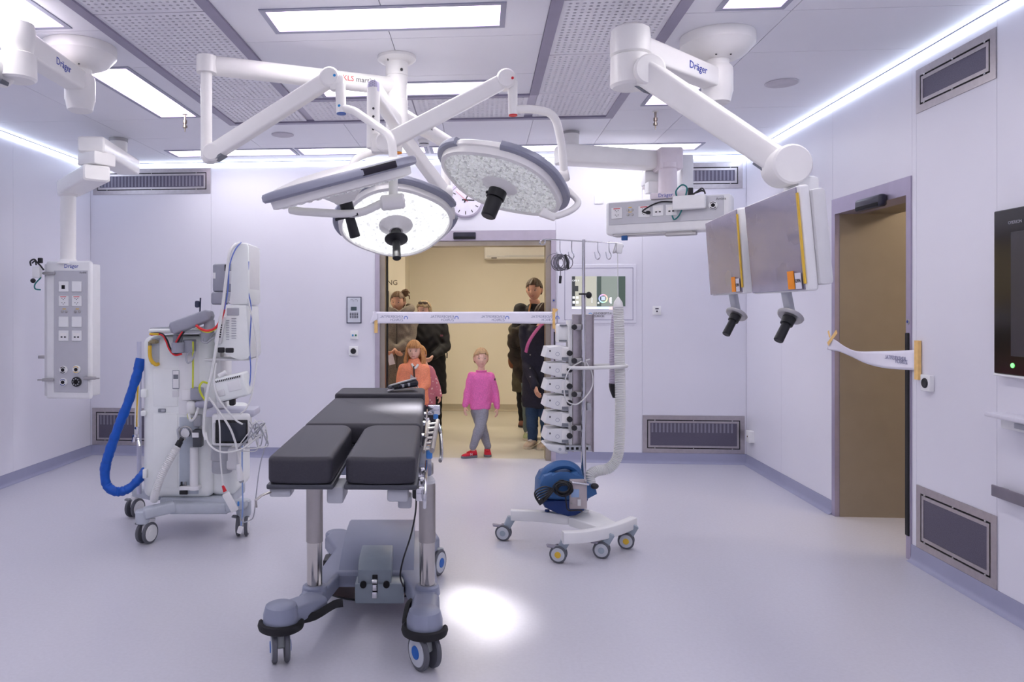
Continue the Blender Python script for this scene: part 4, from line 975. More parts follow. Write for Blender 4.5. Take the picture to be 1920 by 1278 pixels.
for xx, yy in ((1121.6, 567.5), (1145, 559), (1145, 563), (1145, 567)): scr('icon', xx - 1.6, yy - 1.6, xx + 1.6, yy + 1.6, sw, s2, -.0142)
scr('slider', 1109, 558, 1110, 568, sw, s1, -.0142); scr('slider', 1142, 558, 1143.3, 567, emis('slider_peach', (240, 190, 160), .8), s2, -.0142)
c = at_Y(1130.5, 559.5, YB)
hues = [(240, 110, 120), (240, 170, 110), (235, 225, 120), (150, 220, 130), (130, 220, 210), (110, 170, 240), (90, 110, 240), (200, 120, 230)]
for i in range(8):
    a0, a1 = PI / 2 - i * PI / 4, PI / 2 - (i + 1) * PI / 4; bm = nb()
    tube(bm, [V(c.x + .038 * math.cos(a0 + (a1 - a0) * k / 5), YB - .0142, c.z + .038 * math.sin(a0 + (a1 - a0) * k / 5)) for k in range(6)], .006, 6, ry=.001, up=V(0, 1, 0)); t.part('ring_segment', bm, emis('hue_%d' % i, hues[i], .9), s2)
scr('colour_field', 1127, 556, 1134, 562, emis('hue_field', (150, 186, 226), .7), s2, -.0142)
tx = lambda s, x, y, sz, m, par, al='LEFT': t.part('lettering', text_bm(s, sz, tmat(at_Y(x, y, YB) + V(0, -.0145, 0), (1, 0, 0), (0, 0, 1)), align=al), m, par)
tx('OPS 4', 1072.6, 526, .026, sw, s1)
tx('KINDERSPITAL', 1112, 587.5, .029, TXTG, p); tx('Z\u00dcRICH', 1112, 592.5, .029, TXTG, p)
c = at_Y(1106.5, 589.5, YB); bm = nb(); tube(bm, [V(c.x + .015 * math.cos(a), YB - .012, c.z + .015 * math.sin(a)) for a in [-.5 + i * (PI + 1) / 12 for i in range(13)]], .004, 6, ry=.001, up=V(0, 1, 0)); t.part('logo_arc', bm, mat('logo_sky', (110, 170, 225), .5), p)

# ---- door sensors
t = Thing('door_sensor', 'black sensor bar on the frame above the back doorway', 'sensor', (-.153, YB - .006, 2.2), 'r')
bm = nb(); box(bm, (-.265, YB - .05, 2.198), (-.042, YB - .0062, 2.266), .008); b = t.part('body', bm, mat('sensor_black', (44, 42, 58), .3)); bm = nb(); box(bm, (-.255, YB - .052, 2.203), (-.052, YB - .049, 2.222), .001); t.part('lens_strip', bm, SLOT, b)
ya, yb_ = at_X(1655, 380, XR - .04).y, at_X(1607, 380, XR - .04).y; zc = at_X(1630, 381, XR - .04).z
t = Thing('door_sensor', 'black sensor bar on the frame above the right doorway', 'sensor', (XR - .008, (ya + yb_) / 2, zc), 'r')
bm = nb(); box(bm, (XR - .06, ya, zc - .04), (XR - .0082, yb_, zc + .04), .018, 3); b = t.part('body', bm, mat('sensor_black', (44, 42, 58), .3)); bm = nb(); box(bm, (XR - .063, ya + .02, zc - .034), (XR - .055, yb_ - .02, zc - .01), .002); t.part('lens_strip', bm, SLOT, b)
for nm, c in (('back doorway', V(DX1 - .02, YB - .007, at_Y(1036, 563, YB).z)), ('right doorway', V(XR - .009, RY0 + .025, at_X(1711, 603, XR).z))):
    ax = (0, -1, 0) if 'back' in nm else (-1, 0, 0)
    t = Thing('door_contact', 'tiny blue round contact on the frame of the ' + nm, 'sensor', c, 'r'); bm = nb(); lathe(bm, [(.018, 0), (.016, .004)], c, axis=ax, seg=16); b = t.part('ring', bm, ALU); bm = nb(); lathe(bm, [(.009, .004), (.008, .006)], c, axis=ax, seg=12); t.part('lens', bm, mat('contact_blue', (40, 60, 150), .3), b)

# ---- barrier tapes
TAPE = mat('tape_pale', (240, 238, 250), .5, var=.02); MASK = mat('masking_tape', (240, 200, 130), .7, var=.06, scale=40); TLOGO = mat('tape_logo', (130, 150, 215), .6); TTXT = mat('tape_text', (138, 138, 168), .6)
def sheet(bm, top, bot, n, th=.0008):
    tp, bt = smooth_pts(top, n), smooth_pts(bot, n); k = min(len(tp), len(bt)); m = 6
    g_ = [[bm.verts.new(tp[i].lerp(bt[i], j / m)) for j in range(m + 1)] for i in range(k)]
    for i in range(k - 1):
        for j in range(m): bm.faces.new((g_[i][j], g_[i + 1][j], g_[i + 1][j + 1], g_[i][j + 1]))
YT = YB - .018
a = [at_Y(x, y, YT) for x, y in ((699, 584), (800, 584.5), (920, 584), (1044, 584))]; b = [at_Y(x, y, YT) for x, y in ((699, 606), (800, 606.5), (920, 606), (1044, 607))]
t = Thing('barrier_tape', 'pale barrier tape stretched across the back doorway, print seen from behind', 'barrier tape', at_Y(870, 606, YT), 'r', 'barrier tapes')
bm = nb(); sheet(bm, a, b, 6); p = t.part('tape_band', bm, TAPE, smooth=60); p.modifiers.new('thick', 'SOLIDIFY').thickness = .0008
bm = nb(); sheet(bm, [at_Y(701, 584, YT - .01), at_Y(703, 583, YT - .02), at_Y(705, 584, YT - .012)], [at_Y(692, 607, YT - .006), at_Y(698, 604, YT - .01), at_Y(708, 597, YT - .012)], 4); t.part('folded_corner', bm, TAPE, p, smooth=60)
for x in (734, 829, 924, 1018):
    c = at_Y(x, 593.5, YT - .001); sz = .036
    t.part('lettering', text_bm('KINDERSPITAL', sz, tmat(c + V(.0, 0, .0), (1, 0, 0), (0, 0, 1)), mirror=True), TTXT, p)
    c = at_Y(x + 10, 599.5, YT - .001); t.part('lettering', text_bm('Z\u00dcRICH', sz, tmat(c - V(.0, 0, 0), (1, 0, 0), (0, 0, 1)), mirror=True), TTXT, p)
    c = at_Y(x + 27, 596, YT - .0015); bm = nb(); tube(bm, [V(c.x + .017 * math.cos(q_), c.y, c.z + .017 * math.sin(q_)) for q_ in [-.6 + i * (PI + 1.2) / 14 for i in range(15)]], .0045, 6, ry=.0006, up=V(0, 1, 0)); t.part('logo_arc', bm, TLOGO, p)
for lo, hi, nm in (((702, 600), (708, 624), 1), ((1036, 578), (1041, 616), 1)):
    q0, q1 = at_Y(lo[0], lo[1], YT + .002), at_Y(hi[0], hi[1], YT + .002); bm = nb(); box(bm, (q0.x, YT - .002, q1.z), (q1.x, YT + .006, q0.z)); t.part('masking_strip', bm, MASK, p)
bm = nb(); beam(bm, at_Y(1036, 588, YT - .006), at_Y(1045, 579, YT - .006), .001, .022, bev=0); beam(bm, at_Y(1039, 600, YT - .006), at_Y(1043, 630, YT - .006), .001, .012, bev=0); t.part('masking_strip', bm, MASK, p)
XT = XR - .02
a = [at_X(x, y, XT) for x, y in ((1554, 631), (1572, 638), (1590, 650), (1612, 658), (1650, 658), (1718, 656))]; b = [at_X(x, y, XT) for x, y in ((1551, 655), (1570, 659), (1592, 668), (1620, 681), (1660, 690), (1718, 694))]
t = Thing('barrier_tape', 'twisted pale barrier tape sagging across the right doorway', 'barrier tape', at_X(1640, 690, XT), 'r', 'barrier tapes')
for i in (1, 2, 3): a[i].x -= .015; b[i].x += .012
bm = nb(); sheet(bm, a, b, 6); p = t.part('tape_band', bm, TAPE, smooth=60); p.modifiers.new('thick', 'SOLIDIFY').thickness = .0008
for s, x, y, sz in (('KINDERSPITAL', 1678, 671, .036), ('Z\u00dcRICH', 1690, 678, .036)):
    c = at_X(x, y, XT - .004); t.part('lettering', text_bm(s, sz, tmat(c, (0, -1, 0), (0, .04, 1)), mirror=True), TTXT, p)
q0, q1 = at_X(1715, 638, XT), at_X(1722, 712, XT); bm = nb(); box(bm, (XT - .003, q1.y, q1.z), (XT + .016, q0.y, q0.z)); t.part('masking_strip', bm, MASK, p)
bm = nb(); beam(bm, at_X(1552, 645, XT - .01), at_X(1569, 621, XT - .01), .001, .03, bev=0); t.part('masking_strip', bm, MASK, p)
bm = nb(); beam(bm, at_X(1556, 632, XT - .012), at_X(1553, 620, XT - .012), .001, .024, bev=0); t.part('masking_strip', bm, MASK, p)

# ---- right wall: big display, fold-out desk, rail
t = Thing('wall_display', 'black wall display with a green light at the right picture edge', 'display', (XR, 3.4, 1.18), 'r')
y1, y0, za, zb = 3.965, 2.75, 1.985, 1.186
bm = nb(); box(bm, (XR - .03, y0, zb), (XR, y1, za), .003, 1); p = t.part('bezel', bm, mat('glass_black', (14, 14, 16), .15, spec=.6))
ye = at_X(1896, 550, XR - .03).y; zt_, zb_ = at_X(1896, 435, XR - .03).z, at_X(1896, 667, XR - .03).z
bm = nb(); box(bm, (XR - .0325, y0 + .1, zb_), (XR - .029, ye, zt_), .001, 1); t.part('screen', bm, mat('screen_off', (56, 54, 60), .3, var=.05), p)
c = at_X(1903, 416, XR - .031); t.part('lettering', text_bm('OPERION', .022, tmat(c, (0, -1, 0), (0, 0, 1))), mat('letter_grey', (170, 170, 180), .5), p)
c = at_X(1899, 685, XR - .03); bm = nb(); lathe(bm, [(.012, 0), (.011, .004)], c, axis=(-1, 0, 0), seg=16); t.part('power_light', bm, emis('led_green', (40, 235, 40), 1.6), p)
bm = nb(); box(bm, (XR - .034, y0, zb - .012), (XR, y1, zb - .001), .002, 1); t.part('lower_edge', bm, WHITE2, p)
DK = V(at_Y(1844, 771, 3.93).x, 3.93, at_Y(1844, 771, 3.93).z)
t = Thing('wall_desk', 'white wall-mounted desk top with apron at the right picture edge', 'desk', (XR, 3.3, .93), 'r')
bm = nb(); box(bm, (DK.x, 2.6, DK.z - .022), (XR - .0002, 3.93, DK.z), .006); p = t.part('worktop', bm, mat('desk_white', (226, 224, 234), .4, var=.03, scale=80))
bm = nb(); box(bm, (DK.x + .06, 2.7, DK.z - .075), (XR - .0002, 3.9, DK.z - .0225), .004); t.part('apron', bm, WHITE2, p)
bm = nb(); box(bm, (DK.x + .055, 2.9, DK.z - .062), (DK.x + .0625, 3.8, DK.z - .036), .003); t.part('grip_slot', bm, LGREY, p)
rl = at_Y(1858, 918, 3.97)
t = Thing('wall_rail', 'dark grey rail along the right wall below the desk', 'rail', (XR, 3.3, rl.z), 'r')
bm = nb(); box(bm, (rl.x, 2.6, rl.z - .028), (XR - .03, 3.97, rl.z + .028), .003); p = t.part('bar', bm, mat('rail_grey', (120, 114, 126), .4))
bm = nb(); box(bm, (XR - .031, 3.9, rl.z - .02), (XR - .0002, 3.95, rl.z + .02), .003); t.part('mount', bm, ALU, p)

# ---- ceiling fittings
def disc(c, r, label):
    t = Thing('ceiling_speaker', label, 'speaker', c, 'r', 'flat round ceiling speakers'); bm = nb(); lathe(bm, [(r, -.001), (r, -.005), (r * .97, -.007)], c, seg=40); p = t.part('rim', bm, mat('speaker_rim', (206, 203, 214), .5)); bm = nb(); lathe(bm, [(r * .92, -.0065), (r * .92, -.0085)], c, seg=40); t.part('grille', bm, mat('speaker_grille', (210, 206, 216), .7, bump=.4, bscale=900), p)
disc(V(-1.687, 6.384, ZC), .095, 'flat round speaker in the ceiling left of the lamp column'); disc(V(1.992, 5.18, ZC), .105, 'flat round speaker in the ceiling above the right wall')
def nozzle(c, label):
    t = Thing('ceiling_nozzle', label, 'nozzle', c, 'r', 'small metal ceiling nozzles')
    bm = nb(); lathe(bm, [(.022, -.001), (.022, -.008)], c); p = t.part('rosette', bm, WHITE)
    bm = nb(); lathe(bm, [(.008, -.006), (.008, -.05), (.015, -.052), (.015, -.075), (.01, -.078), (.01, -.09), (.017, -.092), (.017, -.108), (.006, -.112), (.004, -.14)], c, seg=14); t.part('nozzle_body', bm, mat('nozzle_metal', (150, 140, 130), .3, .9), p)
nozzle(at_Z(347, 213, ZC), 'small hanging metal nozzle in the ceiling at the left'); nozzle(at_Z(1229, 208, ZC), 'small hanging metal nozzle in the ceiling under the right boom')
c = at_Z(795, 262, ZC); t = Thing('smoke_detector', 'round white smoke detector on the ceiling near the back wall', 'smoke detector', c, 'r')
bm = nb(); lathe(bm, [(.055, -.001), (.055, -.02), (.048, -.028)], c); p = t.part('base', bm, WHITE); bm = nb(); lathe(bm, [(.04, -.028), (.042, -.045), (.03, -.056)], c); t.part('sensor_head', bm, WHITE2, p)
bm = nb(); lathe(bm, [(.0425, -.036), (.0425, -.041)], c); t.part('slit', bm, SLOT, p)

# ---- corridor fittings
a, b = at_Y(908, 458, HY), at_Y(1040, 486, HY)
t = Thing('air_conditioner', 'white air conditioner box high on the corridor wall', 'air conditioner', (a.x + .45, HY, b.z), 'r')
bm = nb(); box(bm, (a.x, HY - .22, b.z), (b.x, HY - .0005, a.z), .02, 3); p = t.part('casing', bm, WHITE); bm = nb(); box(bm, (a.x + .03, HY - .222, b.z + .02), (b.x - .03, HY - .2, b.z + .05), .004); t.part('outlet_flap', bm, OFFW, p)
bm = nb(); box(bm, (a.x + .1, HY - .224, b.z + .005), (a.x + .18, HY - .2, b.z + .016), .001); t.part('display_strip', bm, SLOT, p)
t = Thing('wall_lettering', 'dark letters on the cream corridor wall at the left of the doorway', 'sign', at_Y(732, 531, 10.6), 'r'); t.part('lettering', text_bm('UNG', .1, tmat(at_Y(731, 530, 10.598), (1, 0, 0), (0, 0, 1))), mat('letter_brown', (86, 74, 62), .6))
c = at_Y(727, 545, 10.6); t = Thing('door_pull', 'long black vertical pull bar on the corridor wall', 'handle', (c.x, 10.6, c.z - .9), 'r')
bm = nb(); box(bm, (c.x - .02, 10.55, c.z - .9), (c.x + .02, 10.57, c.z), .004); p = t.part('bar', bm, DARK); bm = nb(); box(bm, (c.x - .012, 10.565, c.z - .2), (c.x + .012, 10.5995, c.z - .17)); box(bm, (c.x - .012, 10.565, c.z - .8), (c.x + .012, 10.5995, c.z - .77)); t.part('standoff', bm, DARK, p)

# ================================================================== CASTERS
BLUEH = mat('hub_blue', (20, 98, 186), .4); TYRE = mat('tyre_grey', (96, 98, 106), .6, var=.06); DISCG = mat('wheel_disc', (198, 202, 210), .4)
def caster(t, x, y, r, yaw, top, fork_m, hub_m, gap=.026, w=.022, brake=None, parent=None, disc_m=DISCG, tyre_m=TYRE, lean=0.0):
    ax = V(math.cos(yaw), math.sin(yaw), 0); fw = V(-math.sin(yaw), math.cos(yaw), 0); c = V(x, y, r)
    bm = nb(); h = top - r
    beam(bm, c + V(0, 0, -.1 * r), c + V(lean, 0, h) + fw * (0 if lean else .3 * r), gap * 2 - .012, r * .9, gap * 2 + .012, r * 1.0, .006, roll=0)
    f = t.part('caster_fork', bm, fork_m, parent)
    for s in (-1, 1):
        o = c + ax * s * gap; B = basis(ax * s)
        bm = nb(); lathe(bm, [(r * .6, -w / 2), (r * .92, -w / 2), (r, -w * .3), (r, w * .3), (r * .92, w / 2), (r * .78, w / 2)], o, B=B, seg=36); wh = t.part('wheel', bm, tyre_m, f)
        bm = nb(); lathe(bm, [(r * .8, w * .5 - .003), (r * .76, w * .5 + .003), (r * .3, w * .5 + .005)], o, B=B, seg=32); t.part('wheel_disc', bm, disc_m, f)
        bm = nb(); lathe(bm, [(r * .38, w * .5 + .003), (r * .36, w * .5 + .0075), (r * .05, w * .5 + .008)], o, B=B, seg=24); t.part('hub', bm, hub_m, f)
    if brake is not None:
        bm = nb(); p = c + V(0, 0, r * .75); beam(bm, p, p + V(-.07, 0, .01), .03, .02, .045, .012, .004); t.part('brake_pedal', bm, brake, f)
    return f

# ================================================================== OPERATING TABLE
al = .0169; TO = V(-.284, 2.678, 0)
av = V(al, 1, 0).normalized(); bv = V(1, -al, 0).normalized()
TM = Matrix((bv, av, V(0, 0, 1))).transposed().to_4x4(); TM.translation = TO
PAD = mat('table_pad', (54, 53, 61), .5, var=.08, scale=150, bump=.12, bscale=600, spec=.4); CAST = mat('cast_grey', (146, 152, 172), .38, .15, var=.03, scale=6)
SATIN = mat('satin_steel', (176, 172, 168), .32, .95, var=.04)
t = Thing('operating_table', 'operating table with black split leg pads on a wheeled grey carrier', 'operating table', TM @ V(0, 1.1, 0))
def inset(poly, k):
    n = len(poly); o = []
    for i in range(n):
        p0, p1, p2 = Vector(poly[i - 1]), Vector(poly[i]), Vector(poly[(i + 1) % n])
        e1 = (p1 - p0).normalized(); e2 = (p2 - p1).normalized(); n1 = Vector((-e1.y, e1.x)); n2 = Vector((-e2.y, e2.x)); m = (n1 + n2).normalized()
        o.append(tuple(p1 + m * (k / max(.3, m.dot(n1)))))
    return o
def rounded(poly, r, n=4):
    o = []; P_ = [Vector(p) for p in poly]
    for i in range(len(P_)):
        a, b, c = P_[i - 1], P_[i], P_[(i + 1) % len(P_)]; u = (a - b).normalized(); v = (c - b).normalized(); k = min(r, (a - b).length * .4, (c - b).length * .4)
        for j in range(n + 1): t_ = j / n; o.append(tuple((1 - t_) ** 2 * (b + u * k) + 2 * t_ * (1 - t_) * b + t_ * t_ * (b + v * k)))
    return o
def pad(nm, poly, z0, z1, bev=.016):
    base = rounded(poly, .034, 5); bm = nb(); R_ = []
    for k, z in [(.008, z0), (.002, z0 + .006), (0, z0 + .014), (0, z1 - bev)] + [(bev * (1 - math.cos(a)), z1 - bev + bev * math.sin(a)) for a in (PI / 8, PI / 4, PI * 3 / 8, PI / 2)] + [(bev + .006, z1 + .0004)]:
        R_.append([bm.verts.new((x, y, z)) for x, y in (inset(base, k) if k else base)])
    skin(bm, R_); bmesh.ops.transform(bm, matrix=TM, verts=bm.verts); return t.part(nm, bm, PAD, smooth=50)
pad('leg_pad', [(-.265, .0), (-.15, -.012), (-.034, -.004), (-.034, .66), (-.065, .755), (-.265, .755)], .884, .978, .016)
pad('leg_pad', [(.012, .0), (.13, -.014), (.262, .0), (.265, .755), (.045, .755), (.016, .67)], .884, .978, .016)
pad('seat_pad', [(-.268, .768), (.268, .768), (.268, 1.79), (-.268, 1.79)], .89, .98, .022)
pad('head_pad', [(-.268, 1.82), (.268, 1.82), (.268, 2.17), (-.268, 2.17)], .90, 1.0, .015)
PLATE = mat('plate_grey_dark', (78, 80, 88), .45, .4)
def tbox(nm, lo, hi, m, bev=.006, par=None, label=None):
    bm = nb(); box(bm, lo, hi, bev, 2, TM); return t.part(nm, bm, m, par, label)
tbox('leg_plate', (-.268, .0, .862), (-.03, .75, .881), PLATE); tbox('leg_plate', (.008, .0, .862), (.268, .75, .881), PLATE)
tbox('seat_plate', (-.268, .77, .862), (.268, 1.79, .888), PLATE); tbox('head_plate', (-.25, 1.82, .875), (.25, 2.15, .898), PLATE)
for sx in (-.2, .2): tbox('head_strut', (sx - .02, 1.7, .85), (sx + .02, 1.95, .874), SATIN)
tbox('under_body', (-.2, .78, .74), (.2, 1.75, .861), CAST, .02)
for sx in (-.15, .14): tbox('leg_hinge', (sx - .035, .35, .80), (sx + .035, .85, .861), LGREY, .01)
for nm, x0, x1, y0, y1, z0, z1 in (('clamp_block', -.262, -.185, .02, .1, .83, .861), ('clamp_block', -.06, .0, .05, .2, .80, .861), ('clamp_block', .16, .235, .02, .12, .815, .861), ('clamp_block', .195, .245, .08, .16, .775, .82)): tbox(nm, (x0, y0, z0), (x1, y1, z1), LGREY, .008)
bm = nb(); tube(bm, [TM @ V(-.25, .03, .85), TM @ V(-.285, .01, .84), TM @ V(-.305, .0, .825), TM @ V(-.303, .0, .80)], .008, 8, ry=.004); t.part('lever', bm, SATIN)
# side rails on the right, with rungs and blue knobs
def trod(nm, pts, r, m, par=None):
    bm = nb(); tube(bm, [TM @ V(*p) for p in pts], r, 10); return t.part(nm, bm, m, par)
for sx in (-.285, .285):
    bm = nb(); box(bm, (sx - .005, .8, .895), (sx + .005, 1.75, .92), .003, 1, TM); rl = t.part('side_rail', bm, CHROME)
    for yy in (.9, 1.3, 1.65): bm = nb(); cyl(bm, TM @ V(math.copysign(.262, sx), yy, .9075), TM @ V(sx, yy, .9075), .009, seg=10); t.part('rail_spacer', bm, CHROME, rl)
ra = trod('ladder_rail', [(.318, .55, .90), (.345, 1.28, .92)], .011, SATIN); rb = trod('ladder_rail', [(.283, .55, .895), (.30, 1.28, .915)], .008, SATIN)
for k in range(6):
    f = k / 5; trod('rung', [(.283 + .017 * f, .6 + .6 * f, .896 + .018 * f), (.318 + .027 * f, .6 + .6 * f, .90 + .02 * f)], .006, SATIN, ra)
bm = nb(); box(bm, (.288, -.02, .80), (.30, .58, .855), .005, 2, TM); t.part('ladder_rail', bm, CHROME)
for yy in (.05, .2, .38): tbox('rail_bracket', (.262, yy, .81), (.29, yy + .03, .86), CHROME, .004)
bm = nb(); pts = [TM @ V(.345, 1.25, .915), TM @ V(.36, 1.2, .86), TM @ V(.363, 1.05, .79), TM @ V(.356, .98, .77)]; tube(bm, smooth_pts(pts), .009, 8); t.part('handle_hook', bm, CHROME)
for p in ((.305, .66, .865), (.335, 1.62, .90)):
    bm = nb(); c = TM @ V(*p); cyl(bm, c - V(.014, 0, 0), c + V(.014, 0, 0), .022, bev=.005, seg=18); t.part('blue_knob', bm, mat('knob_blue', (70, 140, 220), .35), label='round blue knob')
tbox('rail_clamp', (.29, 1.6, .905), (.36, 1.64, .96), CHROME, .006); tbox('rail_clamp', (.262, 1.5, .86), (.30, 1.56, .9), CHROME, .006)
# columns
CLX = q(590, 1100, 3.5).x; CRX = q(801, 1100, 3.5).x
for cxx, zt in ((CLX, .76), (CRX, .70)):
    bm = nb(); lathe(bm, [(.0355, .2), (.0355, .44)], (cxx, 3.5, 0), seg=28); cs = t.part('lower_column', bm, mat('polished_steel', (200, 196, 190), .15, 1.0, var=.02))
    bm = nb(); lathe(bm, [(.0385, .43), (.0385, zt - .01), (.036, zt)], (cxx, 3.5, 0), seg=28); t.part('upper_column', bm, SATIN)
bm = nb(); lathe(bm, [(.037, .70), (.037, .715), (.02, .735)], (CRX, 3.5, 0), seg=24); t.part('column_cap', bm, OFFW)
bm = nb(); cyl(bm, V(CRX - .02, 3.6, .745), V(CRX + .03, 3.6, .745), .03, bev=.006); t.part('column_bearing', bm, SATIN)
bm = nb(); box(bm, (CRX - .1, 3.44, .74), (CRX + .02, 3.9, .80), .012); t.part('carrier_arm', bm, CAST)
bm = nb(); box(bm, (CLX - .02, 3.44, .74), (CLX + .12, 3.9, .80), .012); t.part('carrier_arm', bm, CAST)
# U shaped carrier
def slab(nm, outline, z0, z1, bev=.02):
    bm = nb(); a = [bm.verts.new((x, y, z0)) for x, y in outline]; b = [bm.verts.new((x, y, z1)) for x, y in outline]; skin(bm, [a, b])
    es = [e for e in bm.edges if e.verts[0].co.z > z1 - 1e-4 and e.verts[1].co.z > z1 - 1e-4]
    bmesh.ops.recalc_face_normals(bm, faces=bm.faces); bmesh.ops.bevel(bm, geom=es, offset=bev, segments=3, profile=.5, affect='EDGES'); return bm
bm = slab('x', [(-.56, 3.42), (-.45, 3.38), (-.44, 3.50), (-.405, 3.70), (-.10, 3.70), (-.055, 3.50), (-.045, 3.36), (.065, 3.36), (.075, 3.6), (.06, 4.2), (.1, 4.3), (.08, 4.42), (-.52, 4.42), (-.55, 4.3), (-.47, 4.1), (-.52, 3.65)], .145, .215); car = t.part('carrier_base', bm, CAST)
for cxx in (CLX, CRX): bm = nb(); lathe(bm, [(.06, .19), (.055, .225), (.045, .232)], (cxx, 3.5, 0)); t.part('column_foot', bm, CAST, car)
PODS = ((-.603, 3.245, -.46, 3.42, 'l'), (.012, 3.19, .02, 3.42, 'r'))
for (px_, py_, jx, jy, sd) in PODS:
    bm = nb(); lathe(bm, [(.076, .165), (.076, .20), (.066, .235), (.05, .243)], (px_, py_, 0), seg=36); beam(bm, V(px_, py_, .19), V(jx, jy, .185), .13, .07, .12, .07, .012, p=5); t.part('caster_pod', bm, CAST, car)
    bm = nb(); pts = [V(px_ + .086 * math.cos(a), py_ + .086 * math.sin(a), .155) for a in ([PI * 1.0 + PI * 1.15 * i / 14 for i in range(15)] if sd == 'l' else [PI * .85 + PI * 1.15 * i / 14 for i in range(15)])]
    if sd == 'l': pts = pts + [V(px_ + .14, py_ + .06, .165), V(px_ + .21, py_ + .13, .185), V(px_ + .25, py_ + .14, .19)]
    else: pts = [V(px_ - .06, py_ + .20, .19), V(px_ - .075, py_ + .16, .185), V(px_ - .085, py_ + .06, .16)] + pts
    tube(bm, smooth_pts(pts, 3), .013, 8, ry=.02); t.part('bumper', bm, DARKR, car)
FORK = mat('fork_grey', (176, 182, 184), .4)
caster(t, -.603, 3.23, .066, .25, .155, FORK, BLUEH); caster(t, .012, 3.17, .075, .75 - 1.57 * 0 - .2, .155, FORK, BLUEH, gap=.03)
caster(t, .075, 4.29, .073, -.5, .15, FORK, BLUEH); caster(t, -.50, 4.36, .066, .2, .15, FORK, BLUEH)
# arched centre cover with the lock box
bm = nb(); R_ = []
for d_, z_ in ((3.70, .16), (3.70, .2), (3.76, .225), (3.88, .262), (4.02, .288), (4.16, .30), (4.3, .298), (4.4, .28), (4.4, .15)):
    R_.append([bm.verts.new((x, d_, z_)) for x in (-.41, -.405, -.39)] [:1] + [bm.verts.new((x, d_, z_)) for x in (-.39, -.06)] + [bm.verts.new((-.04, d_, z_))])
lo_ = [[bm.verts.new((v.co.x, v.co.y, .15)) for v in (r[0], r[-1])] for r in R_]
for a, b in zip(R_, R_[1:]):
    for i in range(len(a) - 1): bm.faces.new((a[i], a[i + 1], b[i + 1], b[i]))
for k in range(len(R_) - 1):
    bm.faces.new((R_[k][0], R_[k + 1][0], lo_[k + 1][0], lo_[k][0])); bm.faces.new((R_[k][-1], lo_[k][1], lo_[k + 1][1], R_[k + 1][-1]))
cov = t.part('arched_cover', bm, CAST)
bm = nb(); prism(bm, [(3.60, .155), (3.60, .262), (3.66, .3), (3.86, .3), (3.86, .155)], -.305, -.145, Matrix(((0, 1, 0, 0), (1, 0, 0, 0), (0, 0, 1, 0), (0, 0, 0, 1))), .008); lb = t.part('lock_box', bm, mat('lock_grey', (138, 148, 158), .4, .1))
bm = nb(); box(bm, (-.318, 3.592, .105), (-.085, 3.70, .20), .006); t.part('lock_skirt', bm, mat('lock_grey', (138, 148, 158), .4))
for x in (-.278, -.168): bm = nb(); cyl(bm, V(x, 3.604, .196), V(x, 3.585, .196), .0155, seg=20); t.part('guide_hole', bm, SLOT, lb)
bm = nb(); box(bm, (-.235, 3.59, .155), (-.21, 3.61, .24), .002); t.part('latch_slot', bm, SLOT, lb)
bm = nb(); box(bm, (-.236, 3.578, .135), (-.212, 3.6, .165), .003); box(bm, (-.234, 3.578, .17), (-.213, 3.6, .2), .003); cyl(bm, V(-.235, 3.585, .215), V(-.212, 3.585, .215), .012); t.part('latch', bm, CHROME, lb)
bm = nb(); box(bm, (-.53, 4.05, .10), (-.435, 4.16, .16), .008, 2, None); t.part('foot_pedal', bm, DARK); bm = nb(); box(bm, (-.445, 4.08, .12), (-.40, 4.12, .15), .004); t.part('pedal_arm', bm, DARK)
bm = nb(); box(bm, (-.035, 4.1, .12), (.0, 4.2, .19), .008); t.part('foot_pedal', bm, DARK); bm = nb(); cyl(bm, V(-.06, 4.14, .135), V(.03, 4.14, .135), .008, seg=10); t.part('pedal_arm', bm, DARK)
for x0, x1 in ((-.30, -.155), (-.145, -.04)): bm = nb(); box(bm, (x0, 4.44, .21), (x1, 4.5, .23), .006); t.part('foot_bar', bm, DARK)
bm = nb(); lathe(bm, [(.06, .1), (.07, .12), (.07, .2), (.06, .21)], (-.49, 4.4, 0)); box(bm, (-.55, 4.36, .1), (-.38, 4.46, .205), .03); t.part('rear_pod', bm, CAST, car)
bm = nb(); tube(bm, smooth_pts([V(-.03, 3.42, .73), V(-.025, 3.40, .66), V(-.03, 3.4, .58), V(-.05, 3.42, .48), V(-.085, 3.46, .36), V(-.10, 3.5, .27), V(-.085, 3.5, .22)]), .004, 8); t.part('cable', bm, DARK)
bm = nb(); cbox(bm, V(-.028, 3.41, .70), (.03, .04, .10), .01); t.part('cable_plug', bm, DARK)
bm = nb(); lathe(bm, [(.30, .0005), (.30, .004), (.27, .005)], (-.27, 4.2, 0), seg=56)
fd = single('floor_plate', bm, mat('plate_brown', (112, 96, 92), .3, .7, var=.08), 'round brown metal plate set in the floor under the operating table', 'floor plate', (-.27, 4.2, 0)); bm = nb(); R_ = [V(-.27 + .305 * math.cos(a), 4.2 + .305 * math.sin(a), .003) for a in [2 * PI * i / 48 for i in range(49)]]; tube(bm, R_, .005, 6); bmesh.ops.translate(bm, vec=-V(-.27, 4.2, 0), verts=bm.verts); o = mk('plate_seal', bm, DARKR); o.parent = fd
